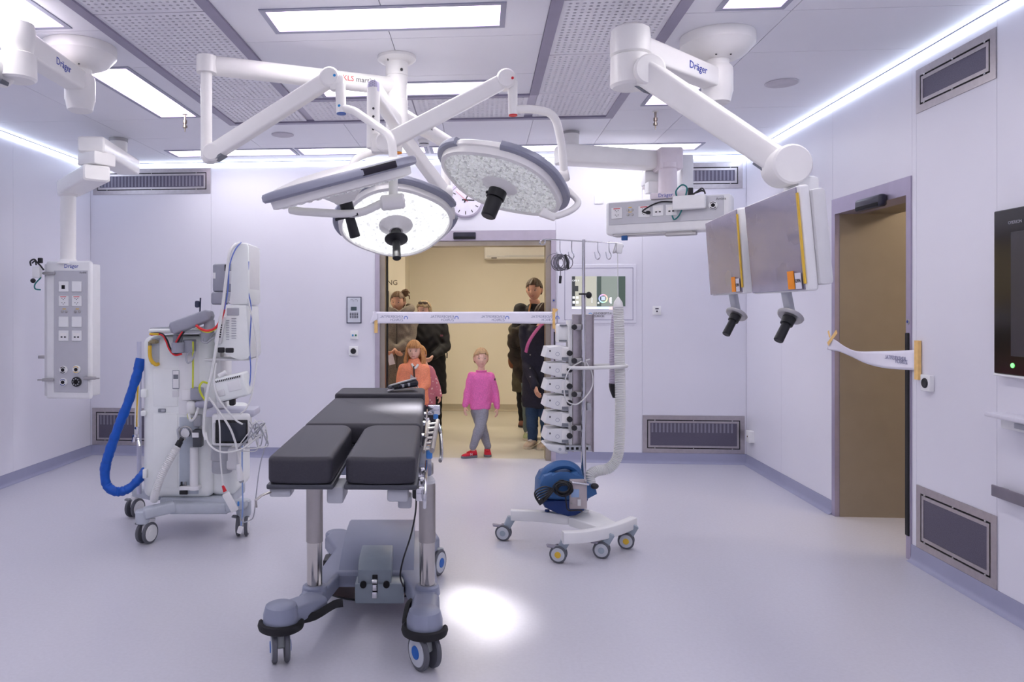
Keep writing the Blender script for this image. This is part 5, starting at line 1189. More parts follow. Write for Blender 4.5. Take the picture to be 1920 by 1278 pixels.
# remote handset on the head pad
t = Thing('remote_handset', 'black remote handset lying on the head pad of the operating table', 'remote control', q(752, 735, 4.6))
zt = 1.001
bm = nb(); p0, p1 = q(730, 733, 4.62), q(780, 727, 4.72); p0.z = zt + .022; p1.z = zt + .045; beam(bm, p0, p1, .075, .028, .08, .05, .012, p=3); b = t.part('shell', bm, mat('handset_black', (44, 44, 52), .25))
bm = nb(); beam(bm, p0 + V(0, -.03, .016), p1 + V(0, -.025, .03), .02, .006, bev=.002); t.part('silver_edge', bm, ALU, b)
bm = nb(); beam(bm, p0 + V(-.01, 0, -.02), p0 + V(.03, 0, -.005), .08, .012, bev=.003); t.part('cradle', bm, ALU, b)
for k in range(3): bm = nb(); c = p0.lerp(p1, .25 + .22 * k); cbox(bm, c + V(0, -.04, .0), (.03, .008, .02), .003); t.part('button', bm, LGREY if k else DARK, b)

# ================================================================== ANAESTHESIA MACHINE
def pbox(x0, y0, x1, y1, d, dep, bev=.008, seg=2):       # box whose front shows the pixel rectangle at distance d
    a, b = q(x0, y1, d), q(x1, y0, d); bm = nb(); box(bm, (a.x, d, a.z), (b.x, d + dep, b.z), bev, seg); return bm
MW = mat('machine_white', (240, 243, 242), .35, var=.015); MBAR = mat('machine_base', (190, 196, 206), .4); DGM = mat('arm_grey', (158, 160, 172), .4)
t = Thing('anaesthesia_machine', 'tall white anaesthesia machine with many cables and a blue hose, seen from behind', 'anaesthesia machine', q(340, 1000, 5.15) * 1.0)
t.o.location.z = 0; t.base.z = 0
body = t.part('body', pbox(266, 630, 398, 934, 4.98, .52, .05, 4), MW)
t.part('side_body', pbox(392, 768, 442, 930, 5.02, .46, .05, 4), MW, body); t.part('rear_panel', pbox(372, 622, 414, 772, 5.06, .3, .012), WHITE2, body)
tp = t.part('top_tray', pbox(277, 616, 400, 625, 4.93, .6, .015, 3), MW); t.part('tray_edge', pbox(281, 614.5, 398, 617, 4.96, .54, .006), MGREY, tp)
for x0, y0, x1, y1 in ((335, 640, 373, 778),): t.part('cover_panel', pbox(x0, y0, x1, y1, 4.976, .02, .004), WHITE2, body)
t.part('cover_panel', pbox(287, 690, 333, 762, 4.976, .02, .004), MW, body); t.part('cover_panel', pbox(287, 775, 333, 915, 4.976, .02, .004), MW, body)
t.part('hinge', pbox(263, 730, 273, 745, 4.95, .05, .006), MW, body); t.part('hinge', pbox(263, 770, 272, 780, 4.95, .05, .006), MW, body); t.part('hinge', pbox(267, 880, 274, 897, 4.95, .05, .004), MW, body)
rc = t.part('hose_recess', pbox(281, 633, 299, 684, 4.974, .03, .012, 3), mat('recess_grey', (196, 202, 208), .45), body)
bm = nb(); tube(bm, smooth_pts([q(281, 648, 4.95), q(281, 664, 4.94), q(284, 676, 4.94), q(292, 683, 4.95), q(297, 682, 4.97)]), .012, 10); t.part('yellow_hose', bm, YEL, rc)
bm = nb(); cyl(bm, q(281, 651, 4.95), q(281, 640, 4.95), .011); cyl(bm, q(281, 641, 4.95), q(297, 640, 4.95), .012); cyl(bm, q(286, 640, 4.95), q(293, 640, 4.95), .017, seg=6); t.part('brass_valve', bm, mat('brass', (150, 140, 110), .3, .9), rc)
lp = t.part('label_plate', pbox(323, 694, 336, 729, 4.972, .012, .003), mat('plate_mid', (160, 164, 172), .45), body); t.part('label_sheet', pbox(324, 695, 335, 727, 4.968, .006, .001), WHITE2, lp); t.part('label_print', pbox(325, 702, 334, 710, 4.9665, .003, 0), MGREY, lp)
t.part('label_plate', pbox(323, 732, 335, 744, 4.972, .012, .003), OFFW, body)
la = t.part('latch', pbox(296, 766, 310, 773, 4.970, .015, .004), MGREY, body); t.part('latch_tab', pbox(302, 767.5, 309, 771.5, 4.966, .006, .002), LGREY, la)
ch = t.part('channel', pbox(336, 782, 372, 926, 4.972, .02, .004), mat('channel_grey', (188, 196, 206), .4), body)
bm = nb(); c0, c1_ = q(364, 918, 4.95), q(364, 838, 4.95); cyl(bm, c0, c1_, .028, seg=24); t.part('absorber_column', bm, WHITE2)
t.part('column_base', pbox(336, 912, 373, 919, 4.92, .06, .004), WHITE2); t.part('socket', pbox(336, 920, 351, 927, 4.955, .02, .003), DARK)
for x in (340.5, 347.5): bm = nb(); cyl(bm, q(x, 913, 4.95), q(x, 903, 4.95), .007); cyl(bm, q(x, 913, 4.95), q(x, 909, 4.95), .012); t.part('knob', bm, DARK if x < 345 else ALU)
# pressure gauge and breathing hose
g0 = q(347, 812, 4.90)
bm = nb(); cyl(bm, g0, g0 + V(0, .03, 0), .033, bev=.004, seg=28); ga = t.part('pressure_gauge', bm, CHROME); bm = nb(); cyl(bm, g0 + V(0, -.002, 0), g0 + V(0, .004, 0), .027, seg=24); t.part('gauge_face', bm, OFFW, ga)
bm = nb(); tube(bm, [V(g0.x + .042 * math.cos(a), g0.y + .01, g0.z + .042 * math.sin(a)) for a in [i * 2 * PI / 24 for i in range(19)]], .006, 8); t.part('gauge_ring', bm, ALU, ga)
bm = nb(); tube(bm, smooth_pts([q(336, 800, 4.9), q(333, 806, 4.88), q(335, 818, 4.88), q(340, 824, 4.9)]), .006, 8); t.part('gauge_tube', bm, LGREY, ga)
bm = nb(); cyl(bm, q(342, 821, 4.89), q(338, 827, 4.88), .015); cyl(bm, q(338, 827, 4.88), q(332, 838, 4.87), .02); t.part('hose_cuff', bm, DARK, ga)
def corr(bm, pts, r, pitch=.011, seg=12, amp=.09):
    P_ = smooth_pts(pts, 24); out = [P_[0]]; acc = 0
    for a, b in zip(P_, P_[1:]):
        L_ = (b - a).length
        while acc + L_ >= pitch / 2:
            f = (pitch / 2 - acc) / L_; a = a.lerp(b, f); out.append(a); L_ = (b - a).length; acc = 0
        acc += L_
    tube(bm, out, r, seg, rs=[1 + (amp if i % 2 else -amp) for i in range(len(out))])
bm = nb(); corr(bm, [q(333, 837, 4.87), q(318, 862, 4.84), q(302, 893, 4.82), q(291, 925, 4.84), q(289, 937, 4.9)], .024); t.part('breathing_hose', bm, TUBEW)
cl = t.part('clamp_block', pbox(361, 806, 377, 838, 4.88, .06, .004), mat('clamp_dark', (70, 72, 78), .4)); t.part('clamp_plate', pbox(359.5, 811, 372.5, 820, 4.875, .02, .003), WHITE2, cl)
t.part('port_block', pbox(348, 752, 366, 778, 4.93, .06, .02, 3), WHITE2); t.part('port_block', pbox(340, 730, 358, 750, 4.95, .05, .006), WHITE2); t.part('grey_fitting', pbox(356, 727, 378, 750, 4.92, .06, .01), DGM); t.part('grey_pipe', pbox(364, 752, 398, 766, 4.92, .05, .02, 3), mat('pipe_lilac', (176, 176, 194), .4))
t.part('bracket', pbox(362, 778, 376, 800, 4.93, .05, .008), LGREY)
t.part('switch_box', pbox(383, 646, 397, 662, 5.03, .05, .01), WHITE2); t.part('switch_box', pbox(381, 664, 395, 698, 5.045, .03, .004), OFFW)
bm = nb(); cyl(bm, q(386.5, 653, 5.03), q(386.5, 653, 5.025), .006, seg=10); t.part('switch_dot', bm, SLOT)
# swivel arm and screens
bm = nb(); cyl(bm, q(334, 661, 4.9), q(334, 641, 4.9), .042, bev=.004, seg=28); pv = t.part('arm_pivot', bm, DGM)
t.part('pivot_block', pbox(342, 637, 361, 661, 4.9, .1, .008), DGM, pv); bm = nb(); cyl(bm, q(333, 642, 4.9), q(334, 628, 4.9), .03); t.part('pivot_neck', bm, MGREY, pv)
bm = nb(); beam(bm, q(322, 617, 4.88), q(398, 588, 4.88), .12, .085, .12, .075, .02, p=6); ar = t.part('swivel_arm', bm, DGM)
bm = nb(); cyl(bm, q(393, 620, 4.9), q(392, 600, 4.9), .035); cyl(bm, q(381, 640, 4.92), q(390, 618, 4.9), .02, .045); t.part('arm_tip', bm, LGREY, ar)
bm = nb(); cbox(bm, q(370, 570, 4.9), (.03, .03, .045), .01); cyl(bm, q(374.5, 592, 4.9), q(376, 558, 4.9), .005); t.part('thumb_screw', bm, mat('navy_knob', (54, 60, 84), .4), ar)
bm = nb(); a_ = q(427, 571, 4.85); b_ = q(467, 455, 4.85)
prism(bm, [(a_.x + .0, a_.z + .02), (a_.x + .02, a_.z), (b_.x - .012, a_.z), (b_.x, a_.z + .02), (b_.x - .005, b_.z - .02), (b_.x - .02, b_.z), (a_.x + .04, b_.z), (a_.x + .02, b_.z - .03), (a_.x + .032, a_.z + .09)], 4.85, 5.2, None, .012); s1 = t.part('upper_screen', bm, MW)
t.part('upper_screen_side', pbox(463, 458, 468, 566, 4.87, .3, .006), OFFW, s1)
bx = t.part('back_box', pbox(398, 494, 440, 547, 4.88, .08, .015, 3), DGM); t.part('box_label', pbox(430, 508, 436, 532, 4.876, .006, 0), WHITE2, bx); t.part('box_label', pbox(399.5, 511, 404, 522, 4.876, .006, 0), WHITE2, bx); t.part('box_slot', pbox(421, 496, 425, 508, 4.876, .006, .001), SLOT, bx)
t.part('lower_box', pbox(395, 547, 422, 571, 4.86, .1, .015, 3), DGM); t.part('vent_grille', pbox(425, 548, 446, 569, 4.862, .05, .004), LGREY)
for k in range(5): t.part('vent_slit', pbox(434, 552 + 3.6 * k, 446, 553.6 + 3.6 * k, 4.858, .006, 0), MGREY)
bm = nb(); a_ = q(404, 676, 4.84); b_ = q(468, 572, 4.84)
prism(bm, [(a_.x, a_.z + .07), (a_.x + .11, a_.z + .02), (a_.x + .16, a_.z), (b_.x - .012, a_.z + .012), (b_.x, a_.z + .03), (b_.x - .02, b_.z - .005), (b_.x - .03, b_.z), (a_.x + .03, b_.z), (a_.x + .03, b_.z - .1)], 4.84, 5.2, None, .012); s2 = t.part('lower_screen', bm, MW)
t.part('screen_shade', pbox(425, 577, 448, 591, 4.835, .02, .004), LGREY, s2)
for k in range(9): t.part('vent_slit', pbox(434, 596 + 4.6 * k, 443, 597.6 + 4.6 * k, 4.836, .006, 0), LGREY, s2); t.part('vent_slit', pbox(424, 600 + 4.4 * k, 430, 601.4 + 4.4 * k, 4.836, .006, 0), LGREY, s2)
t.part('cable_port', pbox(408, 651, 421, 661, 4.834, .02, .006), DARK, s2); t.part('cable_port', pbox(422, 652, 438, 661, 4.834, .02, .006), DARK, s2)
bm = nb(); cbox(bm, q(413, 618, 4.82), (.045, .03, .18), .008, rot=Matrix.Rotation(.18, 4, 'Y')); sl = t.part('power_block', bm, OFFW)
for k in range(6): bm = nb(); cbox(bm, q(413.5 - k * .55, 609 + 4.4 * k, 4.802), (.02, .006, .009), .001, rot=Matrix.Rotation(.18, 4, 'Y')); t.part('slot', bm, SLOT, sl)
t.part('shelf', pbox(382, 672, 470, 676, 4.95, .25, .006), WHITE2)
# tilted white module
Rt = Matrix.Rotation(math.radians(-13), 4, 'Y'); mo = q(437, 724, 4.8)
bm = nb(); cbox(bm, mo, (.2, .16, .15), .015, 3, Rt); md = t.part('gas_module', bm, MW); 
for k in range(14): bm = nb(); cbox(bm, mo + Rt.to_3x3() @ V(-.075 + .0115 * k, -.082, .055), (.005, .004, .012), 0, rot=Rt); t.part('vent_slit', bm, SLOT, md)
bm = nb(); cbox(bm, mo + Rt.to_3x3() @ V(-.06, -.082, -.02), (.045, .006, .04), .003, rot=Rt); t.part('module_hatch', bm, OFFW, md); bm = nb(); cbox(bm, mo + Rt.to_3x3() @ V(.03, -.081, .005), (.08, .006, .06), .003, rot=Rt); t.part('module_hatch', bm, WHITE2, md)
bm = nb(); cbox(bm, q(432, 748, 4.78), (.09, .05, .012), .003, rot=Rt); cbox(bm, q(436, 753, 4.78), (.035, .05, .045), .01); t.part('module_clamp', bm, DARK)
bm = nb(); cyl(bm, q(411, 705, 4.74), q(424, 697, 4.74), .016, .014); t.part('cable_coupling', bm, WHITE2)
# small black monitor and canister below
mm = t.part('small_monitor', pbox(396, 776, 467, 836, 4.76, .1, .02, 3), WHITE2); t.part('monitor_glass', pbox(404, 787, 464, 831, 4.752, .01, .008), mat('glass_black', (14, 14, 16), .15)); t.part('monitor_view', pbox(414, 792, 461, 827, 4.748, .005, .003), mat('view_grey', (52, 56, 66), .25), mm); t.part('monitor_grip', pbox(399, 792, 403, 830, 4.745, .02, .006), OFFW, mm)
t.part('module_tray', pbox(384, 768, 476, 782, 4.8, .2, .012), mat('tray_lilac', (204, 204, 220), .4)); t.part('tray_clip', pbox(453, 780, 464, 783, 4.78, .05, .002), mat('clip_royal', (40, 66, 180), .4)); t.part('tray_fitting', pbox(406, 752, 422, 766, 4.82, .06, .01), WHITE2)
bm = nb(); lathe(bm, [(.06, q(0, 889, 4.8).z), (.065, q(0, 886, 4.8).z), (.065, q(0, 866, 4.8).z), (.07, q(0, 864, 4.8).z), (.07, q(0, 838, 4.8).z)], (q(415, 860, 4.85).x, 4.87, 0)); cn = t.part('canister', bm, mat('canister_grey', (170, 172, 178), .35))
t.part('canister_block', pbox(416, 838, 447, 882, 4.82, .08, .02, 3), OFFW, cn)
# hanging gas connectors at the left
for k, (x0, y0, x1, y1) in enumerate(((258, 700, 253, 815), (260, 700, 257, 800), (262, 705, 259, 822))):
    bm = nb(); tube(bm, smooth_pts([q(x0, y0, 5.0), q((x0 + x1) / 2 - 1, (y0 + y1) / 2, 4.98), q(x1, y1, 4.98)]), .005, 8); hh = t.part('gas_hose', bm, TUBEW if k != 1 else YEL)
    bm = nb(); cyl(bm, q(x1, y1, 4.98), q(x1 - 3 + 3 * k, y1 + 14, 4.97), .012, seg=10); cyl(bm, q(x1, y1, 4.98), q(x1, y1 + 4, 4.98), .016, seg=6); t.part('hose_connector', bm, CHROME, hh)
bm = nb(); tube(bm, [q(261, 640, 5.3), q(261, 925, 5.3)], .016, 12); t.part('side_post', bm, mat('post_lilac', (206, 206, 224), .4))
# blue hose
bm = nb(); P_ = smooth_pts([q(264, 672, 5.02), q(256, 706, 5.0), q(240, 755, 4.98), (q(222, 800, 4.96)), q(205, 848, 4.95), q(197, 880, 4.95), q(200, 908, 4.95), q(217, 921, 4.95), q(240, 916, 4.97), q(262, 896, 5.02), q(272, 882, 5.08)], 8)
random.seed(5); tube(bm, P_, .032, 14, rs=[1.0 + random.uniform(-.09, .09) - .25 * max(0, (i / len(P_) - .5)) for i in range(len(P_))]); t.part('blue_hose', bm, BLUE, label='thick blue sleeved hose')
# cables
def cab(pts, r, m, nm='cable'): bm = nb(); tube(bm, smooth_pts(pts, 6), r, 7); t.part(nm, bm, m)
RBL = mat('cable_red', (222, 50, 56), .45); CBL = mat('cable_blue', (96, 120, 200), .45); CYG = mat('cable_yellowgreen', (210, 215, 60), .45); CGR = mat('cable_grey', (170, 172, 180), .45)
cab([q(283, 627, 4.92), q(303, 627, 4.91), q(311, 638, 4.9), q(318, 655, 4.89), q(328, 665, 4.88), q(341, 663, 4.88)], .007, RBL); cab([q(283, 625, 4.92), q(303, 625, 4.91), q(313, 637, 4.9), q(319, 652, 4.89), q(328, 662, 4.88), q(341, 660, 4.88)], .006, DARK); cab([q(281, 626, 4.92), q(298, 626.5, 4.91)], .008, YEL)
cab([q(368, 610, 4.82), q(378, 617, 4.8), q(388, 620, 4.8), q(400, 617, 4.8), q(410, 607, 4.8), q(419, 585, 4.78), q(421, 566, 4.78)], .009, RBL); cab([q(369, 613, 4.82), q(380, 620, 4.8), q(392, 622, 4.8), q(405, 616, 4.8)], .006, CYG)
cab([q(330, 641, 4.86), q(337, 629, 4.83), q(342, 622, 4.82)], .006, RBL); cab([q(333, 641, 4.86), q(340, 629, 4.83), q(345, 622, 4.82)], .006, DARK)
cab([q(362, 640, 4.9), q(362, 690, 4.93), q(361.5, 735, 4.93)], .006, CYG); cab([q(389, 718, 4.9), q(380, 716, 4.88), q(374, 725, 4.86), q(377, 738, 4.86), q(388, 755, 4.86)], .007, CYG)
cab([q(352, 776, 4.92), q(355, 785, 4.9), q(364, 783, 4.9), q(371, 768, 4.9)], .006, CYG); cab([q(354, 776, 4.91), q(358, 788, 4.88), q(366, 781, 4.88), q(372, 764, 4.9)], .009, TUBEW)
cab([q(450, 455, 4.83), q(432, 470, 4.78), q(424, 520, 4.76), q(418, 570, 4.75), q(408, 630, 4.74), q(399, 690, 4.74), q(388, 740, 4.73), q(382, 800, 4.74), q(386, 825, 4.72)], .010, TUBEW)
cab([q(452, 454, 4.83), q(440, 470, 4.78), q(430, 500, 4.77), q(427, 545, 4.77), q(421, 580, 4.76)], .004, CBL); cab([q(466, 490, 4.86), q(465, 540, 4.86), q(471, 580, 4.86), q(468, 650, 4.86), q(470, 690, 4.84), q(468, 724, 4.82)], .004, CBL)
cab([q(465, 560, 4.84), q(474, 600, 4.84), q(482, 650, 4.84), q(480, 690, 4.82), q(472, 740, 4.78), q(462, 765, 4.74), q(450, 776, 4.73)], .005, TUBEW)
cab([q(405, 680, 4.74), q(402, 720, 4.72), q(412, 750, 4.7), q(440, 785, 4.7), q(455, 795, 4.7)], .006, TUBEW); cab([q(392, 745, 4.73), q(410, 770, 4.71), q(430, 800, 4.7), q(440, 825, 4.7), q(446, 850, 4.7), q(452, 885, 4.7)], .007, TUBEW)
cab([q(408, 770, 4.72), q(412, 800, 4.70), q(413, 850, 4.70), q(417, 900, 4.7), q(420, 912, 4.7)], .005, TUBEW); cab([q(386, 810, 4.74), q(392, 832, 4.7), q(415, 847, 4.68), q(450, 843, 4.68), q(480, 822, 4.7), q(498, 808, 4.72)], .006, TUBEW)
random.seed(11)
for k in range(7):
    x0 = 468; pts = [q(x0, 790 + k * 5, 4.75)]
    for j in range(4): pts.append(q(480 + random.uniform(-6, 22), 795 + random.uniform(-8, 50), 4.72 + random.uniform(-.05, .05)))
    pts.append(q(450 + random.uniform(-8, 10), 842 + random.uniform(-4, 4), 4.72)); cab(pts, .0035, TUBEW if k % 2 else CGR)
cab([q(498, 805, 4.72), q(500, 825, 4.72), q(488, 870, 4.72), q(481, 920, 4.72), q(476, 965, 4.74), q(468, 975, 4.74), q(455, 978, 4.74), q(450, 962, 4.74)], .0035, CGR); cab([q(454, 835, 4.76), q(454, 880, 4.76), q(455, 950, 4.76), q(452, 985, 4.76)], .005, mat('cable_sky', (150, 176, 226), .45))
cab([q(366, 658, 4.88), q(360, 675, 4.87), q(352, 680, 4.87), q(349, 668, 4.88), q(356, 658, 4.88)], .006, CGR); cab([q(381, 632, 4.84), q(380, 640, 4.83), q(388, 642, 4.83), q(398, 634, 4.83), q(404, 632, 4.83)], .007, CGR)
bm = nb(); cyl(bm, q(447, 870, 4.69), q(452, 900, 4.69), .016, .02); t.part('cable_plug', bm, WHITE2); bm = nb(); cyl(bm, q(452, 899, 4.69), q(453.5, 904, 4.69), .017, .013); t.part('cable_plug', bm, LGREY)
bm = nb(); cyl(bm, q(418, 910, 4.7), q(422, 921, 4.7), .008, .012); t.part('red_clip', bm, RED, label='red cable clip'); bm = nb(); cbox(bm, q(432, 941, 4.7), (.05, .025, .13), .01, 2, Matrix.Rotation(-.5, 4, 'Y')); t.part('plug_block', bm, WHITE2)
bm = nb(); cbox(bm, q(447, 944, 4.74), (.012, .012, .03), .004); t.part('blue_clip', bm, mat('knob_blue', (70, 140, 220), .35)); bm = nb(); cbox(bm, q(450, 993, 4.72), (.03, .02, .045), .006, 2, Matrix.Rotation(.3, 4, 'Y')); t.part('hanging_plug', bm, WHITE2)
# base frame and casters
bm = nb(); beam(bm, q(268, 962, 4.85), q(330, 948, 4.93), .09, .07, .08, .07, .012, p=5); beam(bm, q(318, 950, 4.95), q(430, 950, 5.03), .12, .075, .12, .075, .012, p=5); beam(bm, q(425, 950, 5.0), q(462, 944, 4.98), .09, .07, .07, .06, .012, p=5); bs = t.part('base_frame', bm, MBAR)
bm = nb(); lathe(bm, [(.045, .13), (.05, .15), (.05, .205), (.04, .215)], (q(269, 962, 4.87).x, 4.87, 0)); t.part('base_corner', bm, MBAR, bs)
bm = nb(); lathe(bm, [(.045, .13), (.05, .15), (.05, .225), (.04, .235)], (q(457, 950, 5.05).x, 5.05, 0)); t.part('base_corner', bm, MBAR, bs)
bm = nb(); box(bm, (q(300, 0, 5).x, 4.98, .17), (q(428, 0, 5).x, 5.5, .262), .02); beam(bm, V(q(300, 0, 5.3).x, 5.3, .2), V(q(258, 0, 5.49).x, 5.47, .19), .09, .07, bev=.012); t.part('base_deck', bm, MBAR, bs)
for px_, d_, yw in ((275, 4.87, .9), (253, 5.48, .9), (455, 5.03, 1.35)): caster(t, q(px_, 0, d_).x, d_, .068, yw - 1.57 + .3, .16, WHITE2, WHITE2, gap=.027, brake=MGREY, parent=bs, disc_m=WHITE2)

# ================================================================== INFUSION STAND
t = Thing('infusion_stand', 'chrome infusion stand on a white base with grey casters', 'infusion stand', (q(1092, 0, 4.95).x, 4.95, 0))
PX = q(1093, 0, 4.95).x
bm = nb(); pa = q(958, 968, 4.93); pb_ = q(1075, 990, 4.86); pts = [pa, q(1010, 976, 4.9), q(1060, 986, 4.84), pb_]
for p in pts: p.z = .165
tube(bm, smooth_pts(pts, 6), .028, 16, ry=.034, p=6, up=V(0, 0, 1)); bar = t.part('base_leg', bm, WHITE2)
bm = nb(); pts = [q(1055, 1003, 4.47), q(1090, 1005, 4.49), q(1128, 1001, 4.56), q(1160, 991, 4.66), q(1187, 978, 4.79)]
for p in pts: p.z = .155
tube(bm, smooth_pts(pts, 6), .028, 16, ry=.036, p=6, up=V(0, 0, 1)); t.part('base_leg', bm, WHITE2)
bm = slab('x', [(PX - .12, 4.80), (PX - .08, 4.9), (PX + .06, 4.98), (PX + .10, 4.9), (PX + .16, 4.66), (PX + .03, 4.56), (PX - .05, 4.7)], .13, .185, .01); t.part('base_plate', bm, WHITE2)
for px_, d_, c_ in ((944, 4.93, False), (1047, 4.5, True), (1128, 4.58, False), (1174, 4.76, True)):
    caster(t, q(px_, 0, d_).x, d_, .051, 1.25, .15, mat('fork_bluegrey', (160, 172, 184), .42), YEL if c_ else mat('fork_bluegrey', (160, 172, 184), .42), gap=.018, w=.016, brake=mat('brake_grey', (150, 146, 160), .5), lean=.055)
bm = nb(); cyl(bm, V(PX, 4.93, .18), V(PX, 4.93, .95), .017, seg=20); po = t.part('lower_pole', bm, CHROME); bm = nb(); cyl(bm, V(PX, 4.93, .18), V(PX, 4.93, .2), .032); t.part('pole_foot', bm, WHITE2)
bm = nb(); cyl(bm, V(PX, 4.93, .95), V(PX, 4.93, 1.60), .0145, seg=20); t.part('middle_pole', bm, CHROME); bm = nb(); cyl(bm, V(PX, 4.93, 1.6), V(PX, 4.93, 1.955), .0105, seg=18); t.part('upper_pole', bm, CHROME)
bm = nb(); cyl(bm, V(PX - .03, 4.93, q(0, 551, 4.93).z), V(PX + .02, 4.9, q(0, 551, 4.93).z), .006); sphere(bm, q(1104, 553, 4.89), (.02, .015, .022)); t.part('clamp_knob', bm, DARK)
zc = q(0, 452, 4.93).z; c0, c1_ = V(q(1022, 0, 4.93).x, 4.93, zc + .012), V(q(1158, 0, 4.93).x, 4.93, zc - .012)
bm = nb(); tube(bm, [c0, c1_], .0045, 10); cb = t.part('hook_bar', bm, CHROME)
for sgn, e in ((-1, c0), (1, c1_)):
    bm = nb(); pts = [e, e + V(sgn * .02, 0, -.005), e + V(sgn * .035, 0, -.02), e + V(sgn * .02, 0, -.035), e + V(sgn * .002, 0, -.025), e + V(sgn * .0, -.012, .002)]; tube(bm, smooth_pts(pts), .004, 8); t.part('end_hook', bm, CHROME, cb)
for px_ in (1050, 1072, 1121, 1142):
    e = V(q(px_, 0, 4.93).x, 4.93, zc); bm = nb(); tube(bm, smooth_pts([e, e + V(0, 0, -.06), e + V(.012, 0, -.085), e + V(.012, 0, -.105), e + V(0, 0, -.118), e + V(-.014, 0, -.108), e + V(-.022, 0, -.07)]), .0035, 8); t.part('hook', bm, CHROME, cb)
# coil of grey cable on the left hook
t2 = Thing('cable_coil', 'coil of thin grey cable with black plug on the stand hook', 'cable', q(1052, 505, 4.92)); cc_ = q(1052, 492, 4.92)
bm = nb(); random.seed(2)
for k in range(9):
    a = random.uniform(-.7, .7); rx, rz = random.uniform(.03, .055), random.uniform(.035, .06)
    tube(bm, [cc_ + V(rx * math.cos(s) * math.cos(a) + .006 * (k - 4), rx * math.cos(s) * math.sin(a) * .5, rz * math.sin(s)) for s in [2 * PI * i / 20 for i in range(21)]], .003, 6)
tube(bm, smooth_pts([q(1024, 492, 4.93), q(1028, 480, 4.93), q(1042, 475, 4.93), q(1052, 480, 4.93)]), .002, 6); tube(bm, [q(1051, 500, 4.92), q(1051, 518, 4.92)], .003, 6); w_ = t2.part('wire', bm, mat('wire_grey', (120, 118, 128), .4))
bm = nb(); cyl(bm, q(1051, 517, 4.92), q(1050, 531, 4.92), .009, .008); t2.part('plug', bm, DARK, w_); bm = nb(); tube(bm, [cc_ + V(.02, -.03, .05), cc_ + V(.035, -.035, 0), cc_ + V(.04, -.035, -.045)], .008, 8); t2.part('strap', bm, DARK, w_)
# sensor clip at the right end of the bar
t2 = Thing('hose_hanger', 'white clip with a cord on the right hook of the stand', 'clip', q(1157, 476, 4.92)); bm = nb(); cbox(bm, q(1161, 465, 4.92), (.045, .02, .07), .015, 3, Matrix.Rotation(.15, 4, 'Y')); b = t2.part('clip_body', bm, WHITE2); bm = nb(); tube(bm, smooth_pts([q(1155, 456, 4.92), q(1152, 466, 4.91), q(1150, 474, 4.91), q(1156, 470, 4.91)]), .004, 8); t2.part('clip_wire', bm, ALU, b); bm = nb(); tube(bm, [q(1158, 470, 4.92), q(1159, 562, 4.96)], .0025, 6); t2.part('cord', bm, TUBEW, b)
# pump rack with six pumps
t = Thing('pump_rack', 'upright steel channel behind the stack of infusion pumps', 'rack', q(1092, 850, 5.0))
bm = nb(); a_, b_ = q(1073, 846, 4.99), q(1112, 589, 4.99); box(bm, (a_.x, 4.99, a_.z), (b_.x, 5.0, b_.z), .002, 1); box(bm, (a_.x, 4.96, a_.z), (a_.x + .004, 4.99, b_.z)); box(bm, (b_.x - .004, 4.96, a_.z), (b_.x, 4.99, b_.z)); rk = t.part('channel', bm, STEEL)
bm = nb(); a_, b_ = q(1066, 845, 4.97), q(1072, 600, 4.97); box(bm, (a_.x, 4.97, a_.z), (b_.x, 5.06, b_.z), .004); t.part('side_panel', bm, WHITE2)
for y in (613, 676, 739, 802):
    bm = nb(); cbox(bm, q(1083, y, 4.95), (.075, .03, .035), .003); cl = t.part('pole_clamp', bm, ALU)
    bm = nb(); cyl(bm, q(1077, y, 4.935), q(1077, y, 4.91), .019, seg=8, bev=.003); t.part('star_knob', bm, DARK, cl)
t.part('power_strip', pbox(1060, 835, 1108, 846, 4.94, .05, .004), LGREY); 
for k in range(5): t.part('socket_hole', pbox(1062 + 9 * k, 838, 1067 + 9 * k, 843, 4.937, .006, .001), SLOT)
bm = nb(); tube(bm, smooth_pts([q(1106, 673, 4.93), q(1085, 680, 4.92), q(1066, 695, 4.9), q(1058, 725, 4.9), q(1062, 750, 4.9), q(1080, 758, 4.9), q(1097, 745, 4.9), q(1110, 725, 4.92), q(1110, 700, 4.93), q(1098, 677, 4.93)]), .0045, 8); t.part('looped_cable', bm, TUBEW)
bm = nb(); cbox(bm, q(1104, 762, 4.95), (.03, .02, .05), .006); t.part('cable_plug', bm, LGREY)
ords = ['topmost', 'second from the top', 'third from the top', 'fourth from the top', 'fifth from the top', 'sixth from the top']
pump0 = None
